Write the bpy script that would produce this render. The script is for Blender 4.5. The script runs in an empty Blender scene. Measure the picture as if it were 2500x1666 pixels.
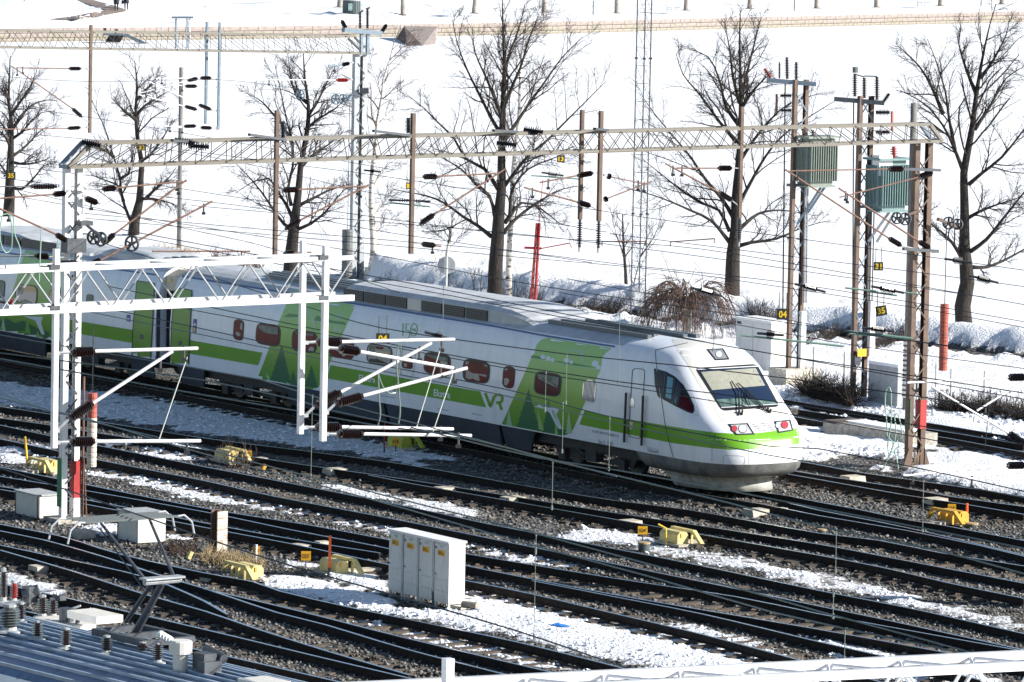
import bpy, math, random
import numpy as np
from mathutils import Vector, Matrix, geometry
from mathutils.bvhtree import BVHTree

# ------------------------------------------------------------------ camera, world, sun
S = bpy.context.scene
IW, IH = 2500.0, 1666.0
FPX, CH, PITCH, ROLL = 12923.9, 16.1007, 0.0943813, 0.0196162
cam_d = bpy.data.cameras.new('camera'); cam = bpy.data.objects.new('camera', cam_d)
S.collection.objects.link(cam); S.camera = cam
cam_d.sensor_width = 36.0; cam_d.lens = FPX / IW * 36.0
cam_d.clip_start = 1.0; cam_d.clip_end = 4000.0
cam.matrix_world = Matrix.Translation((0, 0, CH)) @ Matrix.Rotation(math.pi/2 - PITCH, 4, 'X') @ Matrix.Rotation(ROLL, 4, 'Z')

SUN_AZ = math.radians(99)        # clockwise from +Y (view direction) : sun stands to the right, a little behind the camera
SUN_EL = math.radians(24)
wd = bpy.data.worlds.new('World'); S.world = wd; wd.use_nodes = True
nt = wd.node_tree; bg = nt.nodes['Background']; bg.inputs[1].default_value = 0.07
sk = nt.nodes.new('ShaderNodeTexSky'); sk.sky_type = 'NISHITA'; sk.sun_disc = False
sk.sun_elevation = SUN_EL; sk.sun_rotation = SUN_AZ; sk.air_density = 1.0; sk.dust_density = 0.3; sk.ozone_density = 1.6
nt.links.new(sk.outputs[0], bg.inputs[0])
sd = bpy.data.lights.new('sun', 'SUN'); sd.energy = 5.0; sd.angle = math.radians(0.5); sd.color = (1.0, 0.955, 0.885)
so = bpy.data.objects.new('sun', sd); S.collection.objects.link(so)
sdir = Vector((math.sin(SUN_AZ)*math.cos(SUN_EL), math.cos(SUN_AZ)*math.cos(SUN_EL), math.sin(SUN_EL)))
so.rotation_euler = (-sdir).to_track_quat('-Z', 'Y').to_euler(); so.location = (60, 60, 80)
S.view_settings.view_transform = 'Standard'; S.view_settings.look = 'None'
S.view_settings.exposure = 0.95; S.view_settings.gamma = 1.0; S.view_settings.use_curve_mapping = False
S.render.engine = 'CYCLES'
try: S.cycles.use_denoising = True
except Exception: pass
S.cycles.max_bounces = 6; S.cycles.diffuse_bounces = 3; S.cycles.glossy_bounces = 3
S.cycles.transparent_max_bounces = 6; S.cycles.caustics_reflective = False; S.cycles.caustics_refractive = False

random.seed(11); rng = np.random.default_rng(7)
COL = S.collection
Z3 = Vector((0, 0, 1)); CAMP = Vector((0, 0, CH))

# ------------------------------------------------------------------ measuring: a line of sight of the photograph met with real planes
def ray(px, py):
    a, b = px - IW/2, py - IH/2; c, s = math.cos(ROLL), math.sin(ROLL)
    X = (c*a + s*b)/FPX; U = -(-s*a + c*b)/FPX
    return Vector((X, math.cos(PITCH) + U*math.sin(PITCH), -math.sin(PITCH) + U*math.cos(PITCH)))
def G(px, py, z=0.0):
    v = ray(px, py); t = (z - CH)/v.z
    return CAMP + v*t
def onplane(px, py, base, nrm):
    v = ray(px, py); t = (Vector(base) - CAMP).dot(nrm)/v.dot(nrm)
    return CAMP + v*t
def atY(px, py, Y):
    v = ray(px, py); return CAMP + v*(Y/v.y)

PHI = 0.991527146
TD = Vector((math.cos(PHI), -math.sin(PHI), 0)); TN = Vector((-math.sin(PHI), -math.cos(PHI), 0)); TE = -TN
TO = Vector((-8.47444754, 151.92089, 0))
def T(u, w, z): return TO + TD*u + TN*w + Z3*z

# ------------------------------------------------------------------ mesh builder
class MB:
    def __init__(s): s.v = []; s.f = []; s.m = []; s.cur = 0
    def add(s, vs, fs, m=None):
        o = len(s.v); s.v.extend([tuple(p) for p in vs]); mm = s.cur if m is None else m
        for f in fs: s.f.append(tuple(i + o for i in f)); s.m.append(mm)
        return s
    def box(s, c, size, ax=None, m=None):
        c = Vector(c); X, Y, Z = ax if ax else (Vector((1,0,0)), Vector((0,1,0)), Z3)
        a, b, h = size[0]/2, size[1]/2, size[2]/2
        vs = [c + X*(i*a) + Y*(j*b) + Z*(k*h) for k in (-1, 1) for j in (-1, 1) for i in (-1, 1)]
        return s.add(vs, [(0,2,3,1),(4,5,7,6),(0,1,5,4),(2,6,7,3),(0,4,6,2),(1,3,7,5)], m)
    def beam(s, p, q, a, b, up=None, m=None):
        p = Vector(p); q = Vector(q); z = (q-p); L = z.length
        if L < 1e-6: return s
        z.normalize(); up = Vector(up) if up else (Z3 if abs(z.z) < .95 else Vector(TD))
        x = up.cross(z)
        if x.length < 1e-5: x = Vector((1,0,0)).cross(z)
        x.normalize(); y = z.cross(x)
        return s.box((p+q)/2, (a, b, L), (x, y, z), m)
    def tube(s, p, q, r, n=6, r2=None, m=None, caps=True):
        return s.path([p, q], [r, r if r2 is None else r2], n, m, caps)
    def path(s, pts, rs, n=6, m=None, caps=True):
        pts = [Vector(p) for p in pts]; k = len(pts)
        if not hasattr(rs, '__len__'): rs = [rs]*k
        vs = []; px = None
        for i in range(k):
            t = (pts[min(i+1, k-1)] - pts[max(i-1, 0)])
            if t.length < 1e-7: t = Vector((0,0,1))
            t.normalize()
            if px is None:
                px = t.cross(Z3 if abs(t.z) < .9 else Vector((1,0,0)))
            else: px = px - t*px.dot(t)
            px.normalize(); py = t.cross(px)
            for j in range(n):
                a = 2*math.pi*j/n
                vs.append(pts[i] + (px*math.cos(a) + py*math.sin(a))*rs[i])
        fs = [(i*n+j, i*n+(j+1) % n, (i+1)*n+(j+1) % n, (i+1)*n+j) for i in range(k-1) for j in range(n)]
        if caps: fs += [tuple(range(n-1, -1, -1)), tuple(range((k-1)*n, k*n))]
        return s.add(vs, fs, m)
    def lathe(s, prof, p, axis, n=10, m=None):
        p = Vector(p); z = Vector(axis).normalized(); x = z.cross(Z3 if abs(z.z) < .9 else Vector((1,0,0))).normalized(); y = z.cross(x)
        vs = []
        for r, h in prof:
            for j in range(n):
                a = 2*math.pi*j/n; vs.append(p + z*h + (x*math.cos(a) + y*math.sin(a))*r)
        k = len(prof)
        fs = [(i*n+j, i*n+(j+1) % n, (i+1)*n+(j+1) % n, (i+1)*n+j) for i in range(k-1) for j in range(n)]
        fs += [tuple(range(n-1, -1, -1)), tuple(range((k-1)*n, k*n))]
        return s.add(vs, fs, m)
    def prism(s, poly, ext, m=None):
        poly = [Vector(p) for p in poly]; ext = Vector(ext); n = len(poly)
        vs = poly + [p + ext for p in poly]
        fs = [tuple(range(n-1, -1, -1)), tuple(range(n, 2*n))] + [(i, (i+1) % n, n+(i+1) % n, n+i) for i in range(n)]
        return s.add(vs, fs, m)
    def quad(s, a, b, c, d, m=None): return s.add([a, b, c, d], [(0, 1, 2, 3)], m)
    def build(s, name, mats, parent=None, smooth=False, **kw):
        me = bpy.data.meshes.new(name); me.from_pydata(s.v, [], s.f); me.update()
        if not isinstance(mats, (list, tuple)): mats = [mats]
        for m in mats: me.materials.append(m)
        if len(mats) > 1: me.polygons.foreach_set('material_index', s.m)
        if smooth: me.polygons.foreach_set('use_smooth', [True]*len(s.f))
        return link(name, me, parent, **kw)
def link(name, me, parent=None, **kw):
    o = bpy.data.objects.new(name, me); COL.objects.link(o)
    if parent is not None: attach(o, parent)
    for k, v in kw.items(): o[k] = v
    return o
def base_of(o):
    v = Vector((0, 0, 0))
    while o is not None:
        if o.type == 'EMPTY': return Vector(o.location)
        o = o.parent
    return v
def attach(o, parent):
    o.parent = parent
    o.matrix_parent_inverse = Matrix.Translation(-base_of(parent)) if (parent.type == 'EMPTY') else Matrix.Identity(4)
def thing(name, label, cat, loc, group=None, kind=None):
    o = bpy.data.objects.new(name, None); COL.objects.link(o); o.location = Vector(loc); o.empty_display_size = .3
    return tag(o, label, cat, group, kind)
def tag(o, label, cat, group=None, kind=None):
    o['label'] = label; o['category'] = cat
    if group: o['group'] = group
    if kind: o['kind'] = kind
    return o
def struct(o, kind='structure'): o['kind'] = kind; return o
def dup(root, shift, label=None, rotz=0.0):
    r = root.copy(); COL.objects.link(r); r.location = root.location + Vector(shift); r.rotation_euler.z = root.rotation_euler.z + rotz
    if label: r['label'] = label
    for ch in root.children:
        c = ch.copy(); COL.objects.link(c); c.parent = r; c.matrix_parent_inverse = ch.matrix_parent_inverse.copy()
        for g in ch.children:
            q = g.copy(); COL.objects.link(q); q.parent = c; q.matrix_parent_inverse = g.matrix_parent_inverse.copy()
    return r

# ------------------------------------------------------------------ materials
M = {}
def mat(name, col, rough=.6, metal=0., var=0., scale=4., col2=None, bump=0., bscale=None, coat=0., spec=.5, stretch=None, th=(.4, .62)):
    m = bpy.data.materials.new(name); m.use_nodes = True; nt = m.node_tree; b = nt.nodes['Principled BSDF']
    b.inputs['Base Color'].default_value = (*col, 1); b.inputs['Roughness'].default_value = rough; b.inputs['Metallic'].default_value = metal
    b.inputs['Specular IOR Level'].default_value = spec
    if coat: b.inputs['Coat Weight'].default_value = coat; b.inputs['Coat Roughness'].default_value = .08
    if var or col2 or bump:
        tc = nt.nodes.new('ShaderNodeTexCoord'); src = tc.outputs['Object']
        if stretch:
            mp = nt.nodes.new('ShaderNodeMapping'); mp.inputs['Scale'].default_value = stretch; nt.links.new(src, mp.inputs[0]); src = mp.outputs[0]
        nz = nt.nodes.new('ShaderNodeTexNoise'); nz.inputs['Scale'].default_value = scale; nz.inputs['Detail'].default_value = 5; nz.inputs['Roughness'].default_value = .65
        nt.links.new(src, nz.inputs['Vector'])
        rp = nt.nodes.new('ShaderNodeValToRGB'); e = rp.color_ramp.elements
        c2 = col2 if col2 else tuple(max(0, c*(1-var)) for c in col)
        c1 = col if col2 else tuple(min(1, c*(1+var*.5)) for c in col)
        e[0].position = th[0]; e[1].position = th[1]; e[0].color = (*c2, 1); e[1].color = (*c1, 1)
        nt.links.new(nz.outputs['Fac'], rp.inputs[0]); nt.links.new(rp.outputs[0], b.inputs['Base Color'])
        if bump:
            n2 = nt.nodes.new('ShaderNodeTexNoise'); n2.inputs['Scale'].default_value = bscale or scale*3; n2.inputs['Detail'].default_value = 4
            nt.links.new(src, n2.inputs['Vector'])
            bp = nt.nodes.new('ShaderNodeBump'); bp.inputs['Strength'].default_value = bump; bp.inputs['Distance'].default_value = .05
            nt.links.new(n2.outputs['Fac'], bp.inputs['Height']); nt.links.new(bp.outputs[0], b.inputs['Normal'])
    M[name] = m; return m

mat('galv', (.36, .38, .40), .5, .2, var=.22, scale=6)
mat('galv_white', (.62, .63, .65), .45, .1, var=.14, scale=5)
mat('beige_paint', (.19, .178, .152), .6, col2=(.13, .10, .075), scale=2.5, th=(.34, .5))
mat('brown_paint', (.135, .085, .058), .6, col2=(.085, .05, .035), scale=3)
mat('rust_tube', (.20, .11, .075), .7, col2=(.13, .065, .045), scale=8)
mat('dark_steel', (.075, .085, .10), .5, .3, var=.3, scale=6)
mat('blue_steel', (.16, .21, .26), .5, .2, var=.2, scale=6)
mat('insulator_brown', (.022, .010, .009), .16, coat=.6)
mat('insulator_red', (.32, .025, .02), .22, coat=.5)
mat('insulator_grey', (.10, .115, .12), .3)
mat('insulator_black', (.014, .012, .016), .2)
mat('insulator_white', (.72, .74, .70), .4)
mat('wire_copper', (.16, .20, .185), .35, .6)
mat('wire_green', (.22, .36, .29), .5, .2)
mat('wire_dark', (.05, .055, .06), .5, .4)
mat('cable_light', (.62, .64, .58), .5)
mat('red_paint', (.40, .022, .022), .5, var=.2, scale=5)
mat('green_paint', (.02, .16, .09), .5)
mat('white_paint', (.78, .78, .77), .5, var=.08, scale=4)
mat('weight_red', (.42, .10, .07), .7, col2=(.10, .07, .06), scale=9, stretch=(.3, .3, 3), th=(.36, .48))
mat('weight_pale', (.62, .55, .47), .7, col2=(.30, .20, .14), scale=7, stretch=(.3, .3, 3), th=(.36, .48))
mat('weight_grey', (.17, .18, .18), .7, col2=(.10, .11, .11), scale=6)
mat('concrete', (.42, .39, .34), .9, var=.35, scale=5, bump=.4)
mat('concrete_pale', (.60, .56, .47), .9, var=.3, scale=7, bump=.3)
mat('wood_pole', (.22, .215, .205), .85, var=.35, scale=4, stretch=(6, 6, .5), bump=.3)
mat('cabinet', (.60, .60, .58), .5, var=.16, scale=3, stretch=(3, 3, .8), th=(.28, .5))
mat('cabinet_grey', (.40, .42, .44), .6, var=.12, scale=6, bump=.1)
mat('cabinet_top', (.40, .42, .42), .55, var=.15, scale=8)
mat('cream_box', (.66, .64, .58), .55, var=.07, scale=6)
mat('dark_gap', (.012, .012, .014), .8)
mat('yellow_pale', (.66, .55, .23), .5, var=.12, scale=6)
mat('yellow_deep', (.66, .36, .04), .5, var=.15, scale=6)
mat('yellow_lime', (.45, .48, .05), .5, var=.2, scale=5)
mat('orange_post', (.85, .12, .02), .5)
mat('yellow_post', (.85, .52, .03), .5)
mat('sign_orange', (.80, .40, .01), .5)
mat('sign_black', (.03, .03, .028), .5)
mat('sign_yellow', (.92, .62, .02), .5)
mat('ink', (.02, .02, .025), .6)
mat('bark', (.032, .026, .022), .95, var=.5, scale=7, bump=.9, bscale=14, stretch=(2.5, 2.5, .5))
mat('bark_pale', (.34, .31, .27), .9, var=.35, scale=5, bump=.5, stretch=(2.5, 2.5, .6))
mat('twig', (.036, .027, .023), .9)
mat('twig_red', (.10, .065, .052), .9)
mat('birch', (.62, .58, .52), .8, col2=(.06, .05, .045), scale=5, stretch=(.6, .6, 3.2), th=(.40, .48))
mat('dry_grass', (.36, .27, .15), .95)
mat('train_white', (.80, .82, .86), .32, var=.07, scale=2.0, coat=.2, stretch=(1.6, 1.6, .35), th=(.30, .55))
mat('train_roof', (.50, .52, .54), .5, var=.18, scale=1.6, stretch=(1, 1, 1))
mat('train_grey', (.62, .61, .57), .4, var=.04, scale=2)
mat('train_skirt', (.045, .055, .075), .45, var=.25, scale=1.2)
mat('train_valance', (.20, .205, .20), .5, col2=(.11, .115, .115), scale=2.2)
mat('plow', (.48, .48, .44), .55, col2=(.24, .24, .22), scale=2.6)
mat('roof_line', (.10, .15, .30), .5)
mat('rib_dark', (.10, .12, .14), .45, var=.2, scale=5)
mat('louver', (.025, .024, .026), .5)
mat('rubber', (.012, .013, .016), .45)
mat('glass_dark', (.010, .014, .022), .04, spec=.9, coat=.5)
mat('glass_blue', (.012, .022, .05), .05, spec=.9)
mat('glass_cyan', (.16, .34, .42), .1)
mat('glass_teal', (.03, .06, .06), .2, col2=(.13, .20, .185), scale=3.2, spec=.2)
mat('blind', (.26, .265, .215), .6, var=.12, scale=3, stretch=(4, 4, .4))
mat('seat_red', (.16, .007, .012), .3, var=.25, scale=2.5, spec=.12)
mat('seat_wine', (.075, .006, .013), .3, var=.3, scale=2.5, spec=.12)
mat('seat_cream', (.44, .41, .35), .4, var=.12, scale=4, spec=.15)
mat('livery_tree', (.012, .13, .045), .4)
mat('livery_tree2', (.05, .25, .06), .4)
mat('livery_pale', (.36, .56, .33), .4)
mat('livery_light', (.30, .50, .16), .4)
mat('livery_leaf', (.16, .38, .04), .4)
mat('livery_swan', (.66, .74, .80), .4)
mat('stripe_green', (.135, .36, .012), .35, var=.06, scale=1)
mat('door_green', (.16, .33, .03), .4, var=.1, scale=1)
mat('pictogram', (.07, .05, .32), .4)
mat('text_white', (.80, .83, .82), .5)
mat('text_grey', (.22, .23, .30), .5)
mat('lamp_glass', (.55, .60, .56), .12, spec=.8, coat=.5)
mat('lamp_red', (.42, .05, .06), .15, coat=.5)
mat('lamp_chrome', (.62, .64, .66), .2, .7)
mat('canopy_cream', (.66, .56, .40), .6)
mat('yellow_tape', (.88, .70, .02), .5)
mat('underframe', (.028, .028, .032), .7, var=.3, scale=4)
mat('transformer', (.20, .24, .21), .5, var=.1, scale=6)
mat('transformer_blue', (.15, .24, .24), .5, var=.1, scale=6)
mat('loco_roof', (.13, .20, .32), .34, .25, col2=(.075, .11, .17), scale=2.2, th=(.42, .52), stretch=(.8, .8, .8))
mat('loco_roof_light', (.30, .38, .48), .4, .2, var=.2, scale=4)
mat('wall_stone', (.31, .262, .238), .9, var=.22, scale=2, bump=.3)
mat('wall_stone_low', (.29, .262, .215), .9, var=.25, scale=2, bump=.3)
mat('wall_joint', (.30, .25, .20), .95)
mat('dark_stone', (.13, .10, .09), .9, var=.4, scale=2, bump=.4)
mat('path_brown', (.24, .19, .16), .9, var=.3, scale=1.5)
mat('bin_green', (.06, .09, .095), .5, var=.2, scale=8)
mat('poster', (.22, .40, .33), .5, col2=(.50, .58, .54), scale=6)
mat('bench_steel', (.34, .38, .44), .5, .2)
mat('coat_dark', (.018, .022, .024), .8, var=.3, scale=5)
mat('trouser_dark', (.022, .026, .036), .8)
mat('skin', (.5, .33, .25), .6)
mat('plastic_blue', (.04, .22, .62), .4)
mat('log', (.32, .28, .22), .9, var=.3, scale=6)
mat('post_grey', (.58, .60, .58), .6, var=.15, scale=5)
mat('sleeper', (.125, .095, .068), .9, col2=(.045, .036, .028), scale=5, bump=.4, stretch=(1, 1, 1))
mat('sleeper_end', (.50, .45, .36), .9, var=.25, scale=6)
mat('stone_a', (.10, .098, .092), .9); mat('stone_b', (.21, .205, .19), .9); mat('stone_c', (.045, .043, .040), .9)
mat('lacing_dark', (.045, .035, .028), .8)
mat('snow_lump', (.86, .88, .92), .7)

# rail: rusty web, polished head
m = mat('rail', (.024, .018, .016), .8, var=.4, scale=6, spec=.2)
m = mat('rail_head', (.72, .78, .88), .28, 1.0)
# printed green of the livery: paler towards the roof (that is how it is printed)
def livery_gradient():
    m = bpy.data.materials.new('livery_gradient'); m.use_nodes = True; nt = m.node_tree; b = nt.nodes['Principled BSDF']; b.inputs['Roughness'].default_value = .35
    tc = nt.nodes.new('ShaderNodeTexCoord'); sx = nt.nodes.new('ShaderNodeSeparateXYZ'); nt.links.new(tc.outputs['Object'], sx.inputs[0])
    nz = nt.nodes.new('ShaderNodeTexNoise'); nz.inputs['Scale'].default_value = 1.2; nt.links.new(tc.outputs['Object'], nz.inputs[0])
    ma = nt.nodes.new('ShaderNodeMath'); ma.operation = 'MULTIPLY_ADD'; ma.inputs[1].default_value = .35; nt.links.new(nz.outputs[0], ma.inputs[0]); nt.links.new(sx.outputs[2], ma.inputs[2])
    mr = nt.nodes.new('ShaderNodeMapRange'); mr.inputs[1].default_value = 1.1; mr.inputs[2].default_value = 3.55; nt.links.new(ma.outputs[0], mr.inputs[0])
    rp = nt.nodes.new('ShaderNodeValToRGB'); e = rp.color_ramp.elements
    e[0].position = 0; e[0].color = (.09, .30, .02, 1); e[1].position = 1; e[1].color = (.36, .60, .18, 1)
    k = rp.color_ramp.elements.new(.40); k.color = (.20, .40, .035, 1); k = rp.color_ramp.elements.new(.66); k.color = (.28, .52, .11, 1)
    nt.links.new(mr.outputs[0], rp.inputs[0]); nt.links.new(rp.outputs[0], b.inputs['Base Color']); M['livery_gradient'] = m
livery_gradient()

# ground: stones showing through thawing snow, driven by the 'snow' attribute of the mesh
def ground_mat():
    m = bpy.data.materials.new('yard_ground'); m.use_nodes = True; nt = m.node_tree; b = nt.nodes['Principled BSDF']; b.inputs['Roughness'].default_value = .85
    N = nt.nodes.new; Lk = nt.links.new
    tc = N('ShaderNodeTexCoord'); P = tc.outputs['Object']
    at = N('ShaderNodeAttribute'); at.attribute_name = 'snow'
    vo = N('ShaderNodeTexVoronoi'); vo.inputs['Scale'].default_value = 11.0; Lk(P, vo.inputs['Vector'])
    sc = N('ShaderNodeSeparateColor'); Lk(vo.outputs['Color'], sc.inputs[0])
    rp = N('ShaderNodeValToRGB'); e = rp.color_ramp.elements; e[0].color = (.020, .019, .018, 1); e[1].color = (.22, .214, .20, 1); e[1].position = 1
    k = e.new(.5) if hasattr(e, 'new') else rp.color_ramp.elements.new(.5); k.color = (.065, .063, .060, 1)
    Lk(sc.outputs[0], rp.inputs[0])
    nb = N('ShaderNodeTexNoise'); nb.inputs['Scale'].default_value = .6; nb.inputs['Detail'].default_value = 4; Lk(P, nb.inputs[0])
    tint = N('ShaderNodeMix'); tint.data_type = 'RGBA'; tint.blend_type = 'MULTIPLY'; tint.inputs[7].default_value = (.95, .78, .60, 1)
    mrt = N('ShaderNodeMapRange'); mrt.inputs[1].default_value = .45; mrt.inputs[2].default_value = .65; Lk(nb.outputs[0], mrt.inputs[0])
    Lk(mrt.outputs[0], tint.inputs[0]); Lk(rp.outputs[0], tint.inputs[6])
    n1 = N('ShaderNodeTexNoise'); n1.inputs['Scale'].default_value = 3.2; n1.inputs['Detail'].default_value = 9; n1.inputs['Roughness'].default_value = .72; Lk(P, n1.inputs[0])
    ad = N('ShaderNodeMath'); ad.operation = 'MULTIPLY_ADD'; ad.inputs[1].default_value = 1.5; ad.inputs[2].default_value = -.75; Lk(n1.outputs[0], ad.inputs[0])
    sm = N('ShaderNodeMath'); sm.operation = 'ADD'; Lk(ad.outputs[0], sm.inputs[0]); Lk(at.outputs['Fac'], sm.inputs[1])
    mk = N('ShaderNodeMapRange'); mk.inputs[1].default_value = .44; mk.inputs[2].default_value = .60; Lk(sm.outputs[0], mk.inputs[0])
    n2 = N('ShaderNodeTexNoise'); n2.inputs['Scale'].default_value = 1.6; n2.inputs['Detail'].default_value = 6; Lk(P, n2.inputs[0])
    n3 = N('ShaderNodeTexNoise'); n3.inputs['Scale'].default_value = 13; n3.inputs['Detail'].default_value = 4; Lk(P, n3.inputs[0])
    dirt = N('ShaderNodeMapRange'); dirt.inputs[1].default_value = .35; dirt.inputs[2].default_value = .62; Lk(n3.outputs[0], dirt.inputs[0])
    dm = N('ShaderNodeMath'); dm.operation = 'MAXIMUM'; Lk(dirt.outputs[0], dm.inputs[0])
    pur = N('ShaderNodeMapRange'); pur.inputs[1].default_value = .75; pur.inputs[2].default_value = 1.1; Lk(at.outputs['Fac'], pur.inputs[0]); Lk(pur.outputs[0], dm.inputs[1])
    snowc = N('ShaderNodeMix'); snowc.data_type = 'RGBA'; snowc.inputs[6].default_value = (.44, .44, .45, 1); snowc.inputs[7].default_value = (.88, .89, .91, 1); Lk(dm.outputs[0], snowc.inputs[0])
    mx = N('ShaderNodeMix'); mx.data_type = 'RGBA'; Lk(mk.outputs[0], mx.inputs[0]); Lk(tint.outputs[2], mx.inputs[6]); Lk(snowc.outputs[2], mx.inputs[7])
    Lk(mx.outputs[2], b.inputs['Base Color'])
    # relief
    inv = N('ShaderNodeMath'); inv.operation = 'SUBTRACT'; inv.inputs[0].default_value = 1.0; Lk(mk.outputs[0], inv.inputs[1])
    vh = N('ShaderNodeMath'); vh.operation = 'MULTIPLY'; Lk(vo.outputs['Distance'], vh.inputs[0]); vh.inputs[1].default_value = -1.0
    h1 = N('ShaderNodeMath'); h1.operation = 'MULTIPLY'; Lk(vh.outputs[0], h1.inputs[0]); Lk(inv.outputs[0], h1.inputs[1])
    h2 = N('ShaderNodeMath'); h2.operation = 'MULTIPLY'; Lk(n3.outputs[0], h2.inputs[0]); Lk(mk.outputs[0], h2.inputs[1])
    h3 = N('ShaderNodeMath'); h3.operation = 'ADD'; Lk(h1.outputs[0], h3.inputs[0]); Lk(h2.outputs[0], h3.inputs[1])
    h4 = N('ShaderNodeMath'); h4.operation = 'ADD'; Lk(h3.outputs[0], h4.inputs[0]); Lk(mk.outputs[0], h4.inputs[1])
    bp = N('ShaderNodeBump'); bp.inputs['Strength'].default_value = .9; bp.inputs['Distance'].default_value = .08; Lk(h4.outputs[0], bp.inputs['Height']); Lk(bp.outputs[0], b.inputs['Normal'])
    M['yard_ground'] = m
ground_mat()
def snow_field(name, sc, strength):
    m = bpy.data.materials.new(name); m.use_nodes = True; nt = m.node_tree; b = nt.nodes['Principled BSDF']; b.inputs['Roughness'].default_value = .8
    tc = nt.nodes.new('ShaderNodeTexCoord'); nz = nt.nodes.new('ShaderNodeTexNoise'); nz.inputs['Scale'].default_value = sc; nz.inputs['Detail'].default_value = 7
    nt.links.new(tc.outputs['Object'], nz.inputs[0]); rp = nt.nodes.new('ShaderNodeValToRGB'); e = rp.color_ramp.elements
    e[0].position = .3; e[0].color = (.80, .82, .85, 1); e[1].position = .6; e[1].color = (.90, .91, .92, 1)
    nt.links.new(nz.outputs[0], rp.inputs[0]); nt.links.new(rp.outputs[0], b.inputs['Base Color'])
    bp = nt.nodes.new('ShaderNodeBump'); bp.inputs['Strength'].default_value = strength; bp.inputs['Distance'].default_value = .3
    nt.links.new(nz.outputs[0], bp.inputs['Height']); nt.links.new(bp.outputs[0], b.inputs['Normal']); M[name] = m
snow_field('snow_ice', .25, .12); snow_field('snow_park', .35, .5); snow_field('snow_bank', 1.6, .7)

# ------------------------------------------------------------------ small builders
def text_mesh(txt, bold=0.0):
    cu = bpy.data.curves.new('t', 'FONT'); cu.body = txt; cu.size = 1.0; cu.offset = bold; cu.resolution_u = 2
    o = bpy.data.objects.new('t', cu); COL.objects.link(o)
    dg = bpy.context.evaluated_depsgraph_get(); dg.update()
    me = bpy.data.meshes.new_from_object(o.evaluated_get(dg)); vs = [v.co.copy() for v in me.vertices]; fs = [tuple(p.vertices) for p in me.polygons]
    bpy.data.objects.remove(o); bpy.data.curves.remove(cu); bpy.data.meshes.remove(me)
    if not vs: return [], [], 1, 1
    x0 = min(v.x for v in vs); x1 = max(v.x for v in vs); y0 = min(v.y for v in vs); y1 = max(v.y for v in vs)
    return [((v.x-x0)/(x1-x0), (v.y-y0)/(y1-y0)) for v in vs], fs, x1-x0, y1-y0
def text_on(name, txt, org, X, Y, m, parent, bold=0.012):
    """text filling the parallelogram org + X*s + Y*t"""
    vs, fs, _, _ = text_mesh(txt, bold); mb = MB(); mb.add([org + X*a + Y*b for a, b in vs], fs); return mb.build(name, m, parent)
INS_CACHE = {}
def ins_mesh(kind, nd, r, L, core=.40):
    key = (kind, nd, round(r, 3), round(L, 2))
    if key not in INS_CACHE:
        pr = [(r*.55, 0), (r*.55, L*.08), (r*core, L*.09)]
        for i in range(nd):
            a = L*(.1 + .8*i/nd); b = L*.8/nd
            pr += [(r*core, a + b*.1), (r, a + b*.4), (r*.97, a + b*.58), (r*core, a + b*.75)]
        pr += [(r*core, L*.91), (r*.55, L*.92), (r*.55, L)]
        mb = MB(); mb.lathe(pr, (0, 0, 0), (0, 0, 1), 9); me = bpy.data.meshes.new('insulator'); me.from_pydata(mb.v, [], mb.f); me.update()
        me.polygons.foreach_set('use_smooth', [False]*len(mb.f)); me.materials.append(M[kind]); INS_CACHE[key] = me
    return INS_CACHE[key]
def insulator(p, q, r, parent, kind='insulator_brown', nd=9, name='insulator'):
    p = Vector(p); q = Vector(q); L = (q-p).length
    o = bpy.data.objects.new(name, ins_mesh(kind, nd, r, L)); COL.objects.link(o)
    Rm = Matrix.Translation(p) @ (q-p).to_track_quat('Z', 'Y').to_matrix().to_4x4()
    o.matrix_basis = Rm
    if parent is not None: attach(o, parent)
    return o
def catmull(pts, step):
    P = [Vector(p) for p in pts]; out = []
    for i in range(len(P)-1):
        p0 = P[i-1] if i > 0 else P[0]*2-P[1]; p1 = P[i]; p2 = P[i+1]; p3 = P[i+2] if i+2 < len(P) else P[-1]*2-P[-2]
        n = max(1, int((p2-p1).length/step))
        for k in range(n):
            t = k/n; out.append(.5*((2*p1) + (p2-p0)*t + (2*p0-5*p1+4*p2-p3)*t*t + (3*p1-p0-3*p2+p3)*t**3))
    out.append(P[-1]); return out
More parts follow.
